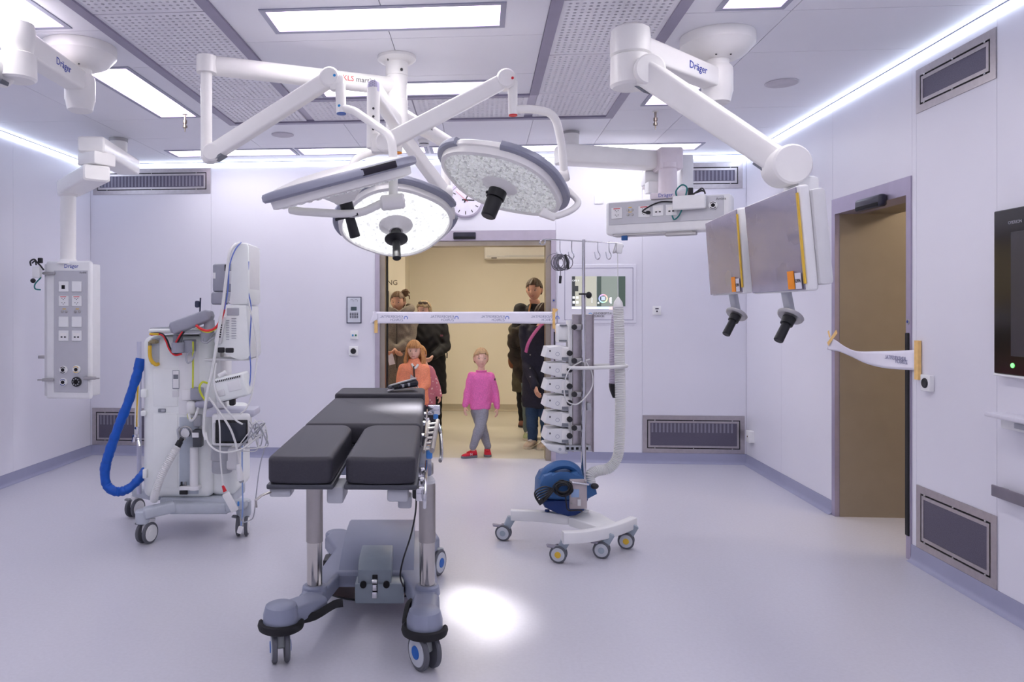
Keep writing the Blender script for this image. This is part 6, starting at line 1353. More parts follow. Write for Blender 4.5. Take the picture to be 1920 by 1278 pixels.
for k in range(6):
    y = 661 + k * 30.6
    if pump0 is None:
        tp_ = Thing('infusion_pump', '', 'infusion pump', q(1047, y + 12, 5.0), group='stacked infusion pumps'); base0 = tp_.base.copy()
        zt_, zb_ = q(0, y - 13, 5).z, q(0, y + 13, 5).z; xa, xm, xb = q(1019, 0, 5).x, q(1047, 0, 5).x, q(1064, 0, 5).x
        bm = nb(); prism(bm, [(xa, zb_ + .02), (xa + .02, zt_ - .004), (xm + .01, zt_ + .0), (xb, zt_ - .006), (xb, zb_), (xm + .005, zb_ - .004)], 4.95, 5.13, None, .008); b = tp_.part('body', bm, WHITE2)
        bm = nb(); prism(bm, [(xm + .008, zb_ + .0), (xm + .014, zt_ - .01), (xb + .002, zt_ - .014), (xb + .002, zb_ + .006)], 4.946, 4.96, None, .003); tp_.part('side_cover', bm, WHITE, b)
        bm = nb(); c = V(xm - .015, 4.952, zb_ + .04); tube(bm, [c + V(.012 * math.cos(a), -.002, .012 * math.sin(a)) for a in [2 * PI * i / 16 for i in range(17)]], .0012, 6); tp_.part('emblem', bm, TXTL, b)
        bm = nb(); cbox(bm, V(xa + .035, 4.951, zb_ + .06), (.01, .004, .012), .001); tp_.part('arrow_mark', bm, TXTG, b)
        bm = nb(); box(bm, (xm + .012, 4.943, zb_ + .002), (xb - .004, 4.952, zb_ + .02), .002); tp_.part('port_row', bm, MGREY, b)
        bm = nb(); cyl(bm, V(xb + .002, 4.95, zt_ - .045), V(xb + .002, 4.925, zt_ - .045), .019, seg=8, bev=.003); tp_.part('star_knob', bm, DARK)
        bm = nb(); box(bm, (xm + .012, 4.97, zb_ - .01), (xb, 5.1, zb_ - .001)); tp_.part('rail_foot', bm, LGREY)
        pump0 = tp_.o; r = pump0
    else:
        r = pump0.copy(); COL.objects.link(r)
        nb_ = q(1047, y + 12, 5.0); r.location = CM @ nb_
        def cp(o, par):
            c = o.copy(); COL.objects.link(c); c.parent = par
            for ch in o.children: cp(ch, c)
        for ch in list(pump0.children): cp(ch, r)
    r['label'] = 'white infusion pump in the rack on the stand, %s of its stack' % ords[k]
t = Thing('pump_console', 'white console box at the foot of the stack of infusion pumps', 'console', q(1047, 850, 5.0))
bm = nb(); a_, b_ = q(1019, 848, 5.0), q(1062, 830, 5.0); prism(bm, [(a_.x, b_.z - .01), (a_.x + .01, b_.z), (b_.x, b_.z - .01), (b_.x, a_.z), (b_.x - .05, a_.z + .0), (a_.x + .03, b_.z - .04)], 4.95, 5.12, None, .006); b = t.part('body', bm, WHITE2); bm = nb(); c = q(1050, 842, 4.948); cyl(bm, c, c + V(0, .01, 0), .01, seg=12); t.part('dial', bm, LGREY, b)
t = Thing('sheet_tray', 'small white tray with clamp levers above the infusion pumps', 'tray', q(1055, 640, 5.0)); b = t.part('tray_box', pbox(1046, 608, 1068, 642, 5.0, .1, .01), WHITE2); t.part('lever', pbox(1049, 637, 1063, 640, 4.985, .02, .002), MGREY, b); t.part('lever', pbox(1050, 608, 1063, 611, 4.985, .02, .002), MGREY, b)
# hoop that guides the hose
t = Thing('hose_hoop', 'white padded hoop on the stand that guides the warming hose', 'hoop', q(1117, 690, 4.95)); zc = q(0, 687, 4.95).z
bm = nb(); cxh = q(1120, 0, 4.95).x; tube(bm, [V(cxh + .19 * math.cos(a), 4.95 + .09 * math.sin(a), zc + .006 * math.cos(a)) for a in [2 * PI * i / 40 for i in range(41)]], .012, 10); b = t.part('padded_ring', bm, TUBEW); bm = nb(); cbox(bm, V(PX, 4.905, zc + .012), (.02, .05, .04), .004); t.part('ring_clamp', bm, ALU, b)
# warming blower and hose
BLW = mat('blower_blue', (54, 98, 152), .45, var=.04); BLN = mat('blower_navy', (24, 52, 110), .45, var=.05)
t = Thing('warming_blower', 'blue patient warming blower hanging low on the infusion stand', 'blower', q(1060, 967, 4.85))
def poly(pp, d0): return [(q(x, y, d0).x, q(x, y, d0).z) for x, y in pp]
bm = nb(); prism(bm, poly([(1011, 936), (1012, 908), (1020, 892), (1035, 886), (1050, 890), (1066, 890), (1084, 884), (1090, 900), (1100, 905), (1119, 918), (1121, 927), (1104, 936), (1090, 938)], 4.78), 4.78, 5.0, None, .02); up_ = t.part('upper_shell', bm, BLW)
bm = nb(); prism(bm, poly([(1014, 936), (1090, 937), (1104, 936), (1100, 945), (1096, 958), (1080, 967), (1066, 969), (1045, 962), (1022, 952)], 4.785), 4.785, 4.99, None, .015); t.part('lower_shell', bm, BLN)
bm = nb(); tube(bm, smooth_pts([q(1016, 900, 4.86), q(1026, 882, 4.86), q(1044, 872, 4.86), q(1064, 871, 4.86), q(1080, 880, 4.86), q(1087, 898, 4.86)]), .028, 12, ry=.045, up=V(0, 1, 0)); t.part('carry_handle', bm, BLW)
bp_ = t.part('back_plate', pbox(1068, 898, 1101, 954, 4.768, .02, .006), mat('plate_beige', (188, 178, 180), .4, .3)); t.part('info_label', pbox(1071, 917, 1086, 932, 4.764, .006, 0), mat('label_blue', (150, 176, 214), .5), bp_); t.part('info_label', pbox(1083, 936, 1089, 948, 4.764, .006, 0), OFFW, bp_)
for x, y in ((1071, 902), (1072, 943), (1098, 902)): bm = nb(); sphere(bm, q(x, y, 4.765), .007, 8, 6); t.part('screw', bm, ALU, bp_)
bm = nb(); cyl(bm, q(1068, 968, 4.86), q(1068, 973, 4.86), .02); t.part('foot', bm, BLN); bm = nb(); cyl(bm, q(1026, 955, 4.88), q(1026, 960, 4.88), .015); t.part('foot', bm, BLN)
bm = nb(); cyl(bm, q(1072, 904, 4.76), q(1104, 908, 4.76), .007); t.part('clamp_screw', bm, CHROME); bm = nb(); sphere(bm, q(1115, 911, 4.76), (.026, .02, .019)); t.part('clamp_knob', bm, DARK)
bm = nb(); random.seed(4)
for k in range(9):
    c = q(1056 + random.uniform(-3, 4), 916 + random.uniform(-3, 3), 4.72 + .006 * k); rx, rz = .045 + random.uniform(-.012, .012), .036 + random.uniform(-.012, .01)
    tube(bm, [c + V(rx * math.cos(s), .01 * math.sin(s), rz * math.sin(s)) for s in [2 * PI * i / 18 for i in range(19)]], .0045, 6)
for k in range(6):
    tube(bm, smooth_pts([q(1038, 916, 4.72), q(1020, 912 + 5 * k, 4.70), q(1003 + 2 * k, 922 + 4 * k, 4.69 + .01 * k), q(1008 + k, 938 + 1.5 * k, 4.70), q(1025, 930 + k, 4.71), q(1038, 920, 4.72)]), .0045, 6)
tube(bm, smooth_pts([q(1060, 925, 4.72), q(1062, 945, 4.72), q(1066, 956, 4.73), q(1085, 956, 4.74), q(1092, 958, 4.74)]), .0045, 6); t.part('power_cord', bm, DARK)
t = Thing('warming_hose', 'white corrugated warming hose rising from the blue blower', 'hose', q(1110, 905, 4.95))
bm = nb(); corr(bm, [q(1108, 908, 4.93), q(1106, 892, 4.95), q(1118, 883, 4.97), q(1140, 878, 4.98), q(1155, 862, 4.98), q(1161, 835, 4.97), q(1163, 760, 4.95), q(1162, 690, 4.94), q(1161, 620, 4.94), q(1159, 575, 4.95)], .033); b = t.part('hose', bm, TUBEW)
bm = nb(); lathe(bm, [(.033, 0), (.028, .03), (.012, .055), (.004, .065)], q(1159, 575, 4.95), seg=16); t.part('hose_cap', bm, TUBEW, b)
bm = nb(); corr(bm, [q(1156, 590, 5.02), q(1153, 640, 5.02), q(1152, 680, 5.02), q(1152, 722, 5.02)], .033); o = t.part('hose_end', bm, mat('hose_lilac', (212, 202, 222), .4)); bm = nb(); c = q(1152, 724, 5.02); lathe(bm, [(.036, .02), (.036, 0), (.03, -.03), (.012, -.075)], c, seg=16); t.part('nozzle', bm, DARK, o)

# ================================================================== PEOPLE
def remesh_part(t, name, bm, m, vox, it=4, parent=None, extra=None, disp=0.0):
    """union the closed pieces into one continuous skin"""
    me = bpy.data.meshes.new('tmp'); bmesh.ops.recalc_face_normals(bm, faces=bm.faces); bm.to_mesh(me); bm.free()
    ob = bpy.data.objects.new('tmp', me); COL.objects.link(ob)
    md = ob.modifiers.new('r', 'REMESH'); md.mode = 'VOXEL'; md.voxel_size = vox
    ev = ob.evaluated_get(bpy.context.evaluated_depsgraph_get()); m2 = bpy.data.meshes.new_from_object(ev)
    b2 = nb(); b2.from_mesh(m2); bpy.data.objects.remove(ob); bpy.data.meshes.remove(me); bpy.data.meshes.remove(m2)
    for _ in range(it): bmesh.ops.smooth_vert(b2, verts=b2.verts, factor=.5, use_axis_x=True, use_axis_y=True, use_axis_z=True)
    if disp:
        b2.normal_update()
        for v in b2.verts:
            c = v.co; k = math.sin(c.z * 55 + 3 * math.sin(c.x * 23 + c.y * 9)) + .6 * math.sin(c.x * 61 + c.z * 31)
            v.co += v.normal * disp * k
    if extra:
        me = bpy.data.meshes.new('x'); extra.to_mesh(me); extra.free(); b2.from_mesh(me); bpy.data.meshes.remove(me)
    return t.part(name, b2, m, parent, smooth=70)
def limb(bm, pts, rs, seg=14):
    pts = [Vector(p) for p in pts]; P_, R_ = [], []
    for i in range(len(pts) - 1):
        for k in range(5): f = k / 5; P_.append(pts[i].lerp(pts[i + 1], f)); g_ = f * f * (3 - 2 * f); R_.append(rs[i] * (1 - g_) + rs[i + 1] * g_)
    P_.append(pts[-1]); R_.append(rs[-1])
    tube(bm, P_, 1.0, seg, rs=R_); sphere(bm, pts[0], rs[0], 12, 8); sphere(bm, pts[-1], rs[-1], 12, 8)
    for p, r in zip(pts[1:-1], rs[1:-1]): sphere(bm, p, r, 12, 8)
def torso(bm, secs, yaw, seg=24):
    B = Matrix.Rotation(yaw, 3, 'Z'); R_ = []
    for c, wx_, wy_ in secs: R_.append(ring(bm, Vector(c), B, wx_, wy_, seg, 2.3))
    skin(bm, R_)
def hand_bm(bm, wrist, dr, nrm, s, curl=.6, flip=1):
    d = Vector(dr).normalized(); n = Vector(nrm); n = (n - d * n.dot(d)).normalized(); x = d.cross(n)
    w = Vector(wrist); P_ = [w, w + d * .03 * s, w + d * .085 * s]
    rings_ = [ring(bm, p, Matrix((x, n, d)).transposed(), a * s, b * s, 12, 2.6) for p, a, b in ((w - d * .02 * s, .026, .02), (w + d * .02 * s, .034, .017), (w + d * .06 * s, .042, .016), (w + d * .092 * s, .04, .013))]
    skin(bm, rings_)
    for i, (ox, L_) in enumerate(((-.03, .066), (-.01, .075), (.01, .07), (.029, .055))):
        p0 = w + d * .085 * s + x * ox * s; d1 = (d + n * curl * .5).normalized(); d2 = (d + n * curl * 1.6).normalized()
        p1 = p0 + d1 * L_ * .5 * s; p2 = p1 + d2 * L_ * .5 * s
        tube(bm, [p0, p1, p1.lerp(p2, .6), p2], .0088 * s, 8, rs=[1.05, 1, .95, .6])
    p0 = w + d * .03 * s - x * .03 * s * flip; p1 = p0 + (d * .5 - x * flip + n * .4).normalized() * .035 * s; p2 = p1 + (d + n * .5 - x * flip * .2).normalized() * .03 * s
    tube(bm, [p0, p1, p1.lerp(p2, .6), p2], .0105 * s, 8, rs=[1.1, 1, .9, .6])
G = lambda x, c, w_: math.exp(-((x - c) / w_) ** 2)
def head_pt(n, hs, fem=0.0):
    x, y, z = n
    X, Y, Z = x * .335 * hs, y * .43 * hs, z * .5 * hs
    if z < 0: k = -z; X *= 1 - (.34 + .06 * fem) * k ** 1.6; Y *= 1 - .25 * k if y > 0 else 1 - .06 * k
    if y > 0 and z < -.1: Y *= 1 - .45 * min(1, (-z - .1))
    if y < 0:
        f = max(0.0, -y); u = X / hs; v = Z / hs
        Y += -hs * f * (.095 * G(u, 0, .042) * G(v, -.09, .058) + .03 * G(u, 0, .03) * G(v, 0.0, .08))       # nose
        Y += hs * f * .03 * (G(u, .125, .07) + G(u, -.125, .07)) * G(v, .015, .055)                         # sockets
        Y += -hs * f * .018 * G(u, 0, .12) * G(v, .085, .04)                                               # brow
        Y += -hs * f * .022 * G(u, 0, .075) * G(v, -.255, .035)                                            # lips
        Y += hs * f * .012 * G(u, 0, .1) * G(v, -.335, .03); Y += -hs * f * .025 * G(u, 0, .1) * G(v, -.42, .06)
    return Vector((X, Y, Z))
def head(t, bmx, c, hs, M3, skinm, hairm, hair, browm, lipm, fem=0, smile=0, eyes=True, seed=1):
    """adds the head to bmx and returns feature parts through t"""
    c = Vector(c); N, K = 40, 30
    grid = lambda sc_, keep, bm, off=0.0: None
    vs = []
    for j in range(K + 1):
        ph = PI * j / K; row = []
        for i in range(N):
            a = 2 * PI * i / N; n = (math.sin(ph) * math.cos(a), math.sin(ph) * math.sin(a), math.cos(ph)); row.append(bmx.verts.new(c + M3 @ head_pt(n, hs, fem)))
        vs.append(row)
    for j in range(K):
        for i in range(N): bmx.faces.new((vs[j][i], vs[j][(i + 1) % N], vs[j + 1][(i + 1) % N], vs[j + 1][i]))
    bmesh.ops.remove_doubles(bmx, verts=vs[0] + vs[-1], dist=1e-4)
    for s in (-1, 1):                                              # ears
        sphere(bmx, c + M3 @ Vector((s * .34 * hs, .03 * hs, -.03 * hs)), (.045 * hs, .075 * hs, .12 * hs), 10, 8, M3)
    loc = lambda x, y, z: c + M3 @ Vector((x * hs, y * hs, z * hs))
    def surf(u, v):                                                # face surface at (u,v) in head units
        best = None
        for j in range(3, K - 2):
            for i in range(N):
                a = 2 * PI * i / N; ph = PI * j / K
                if math.sin(a) > -.2: continue
                p = head_pt((math.sin(ph) * math.cos(a), math.sin(ph) * math.sin(a), math.cos(ph)), hs, fem)
                dd = (p.x / hs - u) ** 2 + (p.z / hs - v) ** 2
                if best is None or dd < best[0]: best = (dd, p.y / hs)
        return best[1]
    feats = []
    if eyes:
        for s in (-1, 1):
            y = surf(s * .13, .015)
            bm = nb(); sphere(bm, loc(s * .13, y + .012, .012), (.056 * hs, .022 * hs, .028 * hs), 12, 8, M3); e = t.part('eye', bm, mat('eye_white', (200, 190, 186), .3))
            bm = nb(); sphere(bm, loc(s * .13, y - .006, .012), (.026 * hs, .012 * hs, .027 * hs), 10, 8, M3); t.part('iris', bm, mat('iris_dark', (52, 40, 36), .2), e)
            bm = nb(); tube(bm, [loc(s * .06, y - .012, .092), loc(s * .13, y - .018, .112), loc(s * .21, y + .012, .102)], .012 * hs, 6, ry=.007 * hs); t.part('eyebrow', bm, browm)
            bm = nb(); tube(bm, [loc(s * .07, y - .008, .026), loc(s * .13, y - .014, .044), loc(s * .195, y + .004, .032)], .0075 * hs, 6); t.part('eyelid', bm, mat('lash', (88, 62, 54), .6), e)
        y = surf(0, -.255)
        bm = nb(); tube(bm, [loc(-.085 - .02 * smile, y + .022, -.25 + .03 * smile), loc(-.04, y + .002, -.248), loc(0, y - .002, -.253), loc(.04, y + .002, -.248), loc(.085 + .02 * smile, y + .022, -.25 + .03 * smile)], .02 * hs, 8, rs=[.4, .9, 1, .9, .4], ry=.012 * hs); t.part('lips', bm, lipm)
    # hair shell
    random.seed(seed); bm = nb(); hv = {}; N, K = 84, 64
    th = hair.get('thick', .06)
    def keep(n):
        x, y, z = n
        if y < -.25: return z > hair.get('front', .52) + .15 * (abs(x) > .45) * -1
        if y < .1: return z > hair.get('side', .12)
        return z > hair.get('back', -.55)
    for j in range(K + 1):
        for i in range(N):
            ph = PI * j / K; a = 2 * PI * i / N; n = (math.sin(ph) * math.cos(a), math.sin(ph) * math.sin(a), math.cos(ph))
            p = head_pt(n, hs, fem); r = Vector(n) * hs * (th * (1 + .35 * math.sin(9 * a + 4 * ph) * math.sin(ph)) + random.uniform(-.006, .006)); hv[(j, i)] = (n, c + M3 @ (p + r), c + M3 @ (p * .97))
    outer, inner = {}, {}
    F_ = []
    for j in range(K):
        for i in range(N):
            ks = [(j, i), (j, (i + 1) % N), (j + 1, (i + 1) % N), (j + 1, i)]
            if all(keep(hv[k][0]) for k in ks): F_.append(ks)
    used = {k for f in F_ for k in f}
    for k in used: outer[k] = bm.verts.new(hv[k][1]); inner[k] = bm.verts.new(hv[k][2])
    from collections import Counter
    ec = Counter()
    for f in F_:
        bm.faces.new([outer[k] for k in f]); bm.faces.new([inner[k] for k in f][::-1])
        for a_, b_ in zip(f, f[1:] + f[:1]): ec[frozenset((a_, b_))] += 1
    for f in F_:
        for a_, b_ in zip(f, f[1:] + f[:1]):
            if ec[frozenset((a_, b_))] == 1 and a_ != b_: bm.faces.new((outer[a_], outer[b_], inner[b_], inner[a_]))
    bmesh.ops.remove_doubles(bm, verts=bm.verts, dist=1e-4)
    for st in hair.get('locks', []):
        pts, r, ry = st; tube(bm, smooth_pts([loc(*p) for p in pts], 5), r * hs, 10, rs=None, ry=ry * hs)
    for st in hair.get('balls', []): p, r = st; sphere(bm, loc(*p), [k * hs for k in r] if hasattr(r, '__len__') else r * hs, 14, 10, M3)
    t.part('hair', bm, hairm, smooth=60)
def shoe(t, heel, toe, h, w, m, solem, hi=0.0, lace=None):
    heel = Vector(heel); toe = Vector(toe); u = (toe - heel); L_ = u.length; u.normalize(); x = u.cross(V(0, 0, 1)).normalized()
    B = Matrix((x, V(0, 0, 1), -u)).transposed(); B = Matrix((x, V(0, 0, 1), u)).transposed()
    bm = nb(); R_ = []
    for f, ww, hh in ((0, .6, .75), (.06, .85, 1.0 + hi), (.25, .95, 1.05 + hi), (.42, 1.0, .9), (.62, 1.1, .66), (.82, 1.05, .52), (.95, .8, .42), (1.0, .45, .3)):
        c = heel + u * L_ * f + V(0, 0, .012 + h * hh / 2); R_.append(ring(bm, c, B, w / 2 * ww, h * hh / 2, 14, 2.6))
    skin(bm, R_); s = t.part('shoe', bm, m, smooth=60)
    bm = nb(); o = []
    for f, ww in ((-.02, .5), (.05, .9), (.25, .98), (.45, .95), (.65, 1.14), (.85, 1.06), (.97, .75), (1.03, .35)): o.append((f, ww))
    lo = [heel + u * L_ * f + x * w / 2 * ww * 1.04 for f, ww in o] + [heel + u * L_ * f - x * w / 2 * ww * 1.04 for f, ww in reversed(o)]
    a = [bm.verts.new(p + V(0, 0, .001)) for p in lo]; b = [bm.verts.new(p + V(0, 0, .024)) for p in lo]; skin(bm, [a, b]); t.part('sole', bm, solem, s)
    if lace:
        for k in range(3):
            f = .42 + .1 * k; c = heel + u * L_ * f + V(0, 0, .014 + h * (.93 - .9 * (f - .42))); bm = nb(); tube(bm, [c - x * w * .22, c + V(0, 0, .006), c + x * w * .22], .005, 6); t.part('lace', bm, lace, s)
    return s
def Mhead(yaw, pitch=0, roll=0): return Matrix.Rotation(yaw, 3, 'Z') @ Matrix.Rotation(pitch, 3, 'X') @ Matrix.Rotation(roll, 3, 'Y')
def fab(nm, c, bump=.25, sc=90, var=.12, rough=.85): return mat(nm, c, rough, var=var, scale=sc, bump=bump, bscale=sc * 3)
SK = mat('skin_fair', (234, 190, 172), .5, var=.05, scale=18); SK2 = mat('skin_warm', (216, 166, 142), .5, var=.06, scale=18)
LIP = mat('lips_rose', (188, 108, 104), .45); BROWB = mat('brow_light', (160, 124, 96), .7); BROWD = mat('brow_dark', (78, 58, 44), .7)
SOLEG = mat('sole_grey', (110, 112, 120), .6); SOLEW = mat('sole_cream', (206, 196, 176), .6)

# ---------------- boy in the doorway
D = 7.8; t = Thing('person', 'small child in a pink sweatshirt, grey trousers and red shoes walking through the back doorway', 'person', V(q(900, 0, D).x, D, 0), group='visitors in the corridor')
k = D / FPX
hipA, kneeA, ankA = q(905, 772, D - .03), q(899, 803, D - .10), q(887, 836, D - .12)
hipB, kneeB, ankB = q(894, 772, D + .03), q(904, 803, D + .06), q(914, 835, D + .0)
shL, elL, wrL = q(885, 705, D), q(877, 736, D + .02), q(872, 761, D - .02); shR, elR, wrR = q(919, 706, D), q(929, 738, D + .02), q(932, 764, D - .02)
hc = q(902, 671.5, D)
bm = nb(); torso(bm, [(q(900, 778, D), .075, .06), (q(900, 765, D), .085, .065), (q(901, 735, D), .08, .06), (q(902, 712, D), .088, .06), (q(902, 700, D), .07, .045), (q(902.5, 694, D), .036, .034), (q(902.5, 684, D), .034, .034)], 0)
for a, b, c in ((shL, elL, wrL), (shR, elR, wrR)): limb(bm, [a, b, c], [.034, .027, .02])
for a, b, c in ((hipA, kneeA, ankA), (hipB, kneeB, ankB)): limb(bm, [a, b, c, c - V(0, 0, .03)], [.055, .04, .028, .028])
ex = nb(); hand_bm(ex, wrL - V(0, 0, .005), (-.02, -.15, -1), (.7, .3, 0), .62, .5, -1); hand_bm(ex, wrR - V(0, 0, .005), (.0, -.15, -1), (-.7, .3, 0), .62, .6, 1)
head(t, ex, hc, .205, Mhead(.06, .02), SK, mat('hair_blond', (186, 154, 118), .7, var=.18, scale=70), dict(thick=.05, front=.5, side=.1, back=-.5), BROWB, LIP, fem=.6, seed=3)
remesh_part(t, 'body', bm, SK, .008, 3, extra=ex)
PINK = fab('sweat_pink', (234, 116, 184))
bm = nb(); torso(bm, [(q(901, 767, D), .100, .078), (q(901, 763, D), .108, .084), (q(901, 745, D), .113, .085), (q(902, 720, D), .112, .08), (q(902, 706, D), .105, .07), (q(902, 699, D), .075, .055), (q(902.5, 695.5, D), .048, .044)], 0)
for a, b, c in ((shL, elL, wrL), (shR, elR, wrR)): limb(bm, [a, b, c + V(0, 0, .01)], [.05, .042, .032])
sw_ = remesh_part(t, 'sweatshirt', bm, PINK, .009, 4, disp=.0018); bm = nb(); tube(bm, [q(902.5, 695, D) + V(.05 * math.cos(a), .046 * math.sin(a), 0) for a in [2 * PI * i / 20 for i in range(21)]], .008, 8); t.part('collar', bm, PINK, sw_)
bm = nb(); cbox(bm, q(928, 711, D - .045), (.012, .004, .02), 0); t.part('sleeve_patch', bm, DARK, sw_)
GT = fab('sweat_grey', (142, 142, 154))
bm = nb(); torso(bm, [(q(900, 781, D), .07, .06), (q(900, 772, D), .09, .072), (q(901, 762, D), .094, .074)], 0)
for a, b, c in ((hipA, kneeA, ankA), (hipB, kneeB, ankB)): limb(bm, [a, b, c, c - V(0, 0, .012)], [.066, .056, .04, .036])
remesh_part(t, 'trousers', bm, GT, .009, 3, disp=.0018)
REDS = fab('shoe_red', (196, 34, 56), .15)
f1 = ankA.copy(); f1.z = 0; s = shoe(t, f1 + V(.035, .02, 0), f1 + V(-.115, -.05, 0), .055, .065, REDS, SOLEG, .25, RED); 
t.part('lettering', text_bm('N', .035, tmat(f1 + V(-.02, -.045, .04), (1, .45, 0), (0, 0, 1))), OFFW, s)
f2 = ankB.copy(); f2.z = 0; shoe(t, f2 + V(0, .04, 0), f2 + V(-.005, -.11, 0), .055, .068, REDS, SOLEG, .25, RED)

# ---------------- girl in the orange jacket
D = 8.0; t = Thing('person', 'girl with long blond hair and orange jacket holding a leaflet behind the operating table', 'person', V(q(777, 0, D).x, D, 0), group='visitors in the corridor')
X = q(777, 0, D).x; zf = lambda y: q(0, y, D).z
shL, elL, wrL = q(757, 691, D), q(751, 717, D - .02), q(764, 731, D - .13); shR, elR, wrR = q(795, 692, D), q(799, 719, D - .02), q(787, 731, D - .13)
bm = nb(); torso(bm, [(V(X, D, .53), .09, .07), (V(X, D, .62), .10, .075), (V(X, D, .75), .09, .065), (V(X, D, .88), .1, .065), (V(X, D, .915), .06, .045), (V(X, D, .94), .038, .036), (V(X, D, 1.0), .037, .037)], 0)
for a, b, c in ((shL, elL, wrL), (shR, elR, wrR)): limb(bm, [a, b, c], [.036, .03, .022])
LG = [(V(X + s * .055, D, .58), V(X + s * .06, D - .01, .31), V(X + s * .06, D, .07)) for s in (-1, 1)]
for a, b, c in LG: limb(bm, [a, b, c, c - V(0, 0, .03)], [.06, .045, .032, .03])
ex = nb(); hand_bm(ex, wrL, (.7, -.4, .25), (0, 1, -.3), .68, .9, 1); hand_bm(ex, wrR, (-.6, -.4, .35), (0, 1, -.3), .68, .9, -1)
HB = mat('hair_strawberry', (196, 142, 92), .6, var=.2, scale=60)
lk = []
for s in (-1, 1):
    for kk in range(4): lk.append(([(s * (.33 + .02 * kk), -.06 + .1 * kk, .12), (s * (.40 + .015 * kk), -.05 + .1 * kk, -.2), (s * (.43 + .03 * kk), -.06 + .1 * kk, -.5), (s * (.38 + .04 * kk), -.1 + .09 * kk, -.74)], .075, .06))
lk += [([(x, .34, .1), (x * 1.1, .42, -.3), (x * 1.1, .36, -.75)], .11, .08) for x in (-.25, 0, .25)]
lk += [([(x * .6, -.2, .5), (x, -.42, .32), (x * 1.15, -.43, .17)], .06, .025) for x in (-.24, -.12, 0, .12, .24)]
head(t, ex, q(776.5, 657, D), .205, Mhead(-.12, .06), SK, HB, dict(thick=.07, front=.42, side=-.05, back=-.75, locks=lk), BROWB, LIP, fem=.8, seed=5)
remesh_part(t, 'body', bm, SK, .009, 3, extra=ex)
ORJ = fab('jacket_orange', (244, 152, 118), .2)
bm = nb(); torso(bm, [(V(X, D, .50), .15, .11), (V(X, D, .56), .155, .115), (V(X, D, .72), .135, .1), (V(X, D, .86), .135, .09), (V(X, D, .915), .1, .07), (V(X, D, .95), .062, .056), (V(X, D, .985), .058, .054)], 0)
for a, b, c in ((shL, elL, wrL), (shR, elR, wrR)): limb(bm, [a, b, c - (c - b).normalized() * .01], [.062, .055, .042])
jk = remesh_part(t, 'jacket', bm, ORJ, .010, 4, disp=.002)
bm = nb(); tube(bm, [q(776, 686, D - .10), q(776.5, 700, D - .112), q(777, 716, D - .118)], .008, 8); t.part('zip', bm, DARK, jk); bm = nb(); tube(bm, smooth_pts([q(772, 682, D - .072), q(778, 690, D - .1), q(784, 683, D - .072)]), .012, 8); t.part('shirt', bm, OFFW, jk)
bm = nb(); torso(bm, [(V(X, D, .5), .09, .075), (V(X, D, .58), .11, .085), (V(X, D, .64), .1, .08)], 0)
for a, b, c in LG: limb(bm, [a, b, c], [.07, .056, .045])
remesh_part(t, 'trousers', bm, fab('trouser_dark', (58, 60, 76)), .012, 3)
for a, b, c in LG: p = c.copy(); p.z = 0; shoe(t, p + V(0, .05, 0), p + V(0, -.12, 0), .06, .07, fab('shoe_lilac', (180, 150, 170)), SOLEW, .2, OFFW)
t = Thing('leaflet', 'folded white leaflet in the hands of the girl in the orange jacket', 'leaflet', q(777, 731, D - .19))
bm = nb()
for pts in (((770, 701), (767, 729), (777, 732), (778, 708)), ((770, 701), (778, 708), (786, 729), (781, 722))):
    vs = [bm.verts.new(q(x, y, D - .19 + (.03 if i in (0, 1) else -.02))) for i, (x, y) in enumerate(pts)]; bm.faces.new(vs)
bmesh.ops.solidify(bm, geom=bm.faces[:], thickness=.002); p = t.part('pages', bm, mat('paper', (228, 224, 232), .6)); bm = nb(); cbox(bm, q(781, 722, D - .222), (.012, .002, .05), 0, rot=Matrix.Rotation(-.4, 4, 'Y')); t.part('photo_strip', bm, mat('print_dark', (96, 84, 96), .6), p)

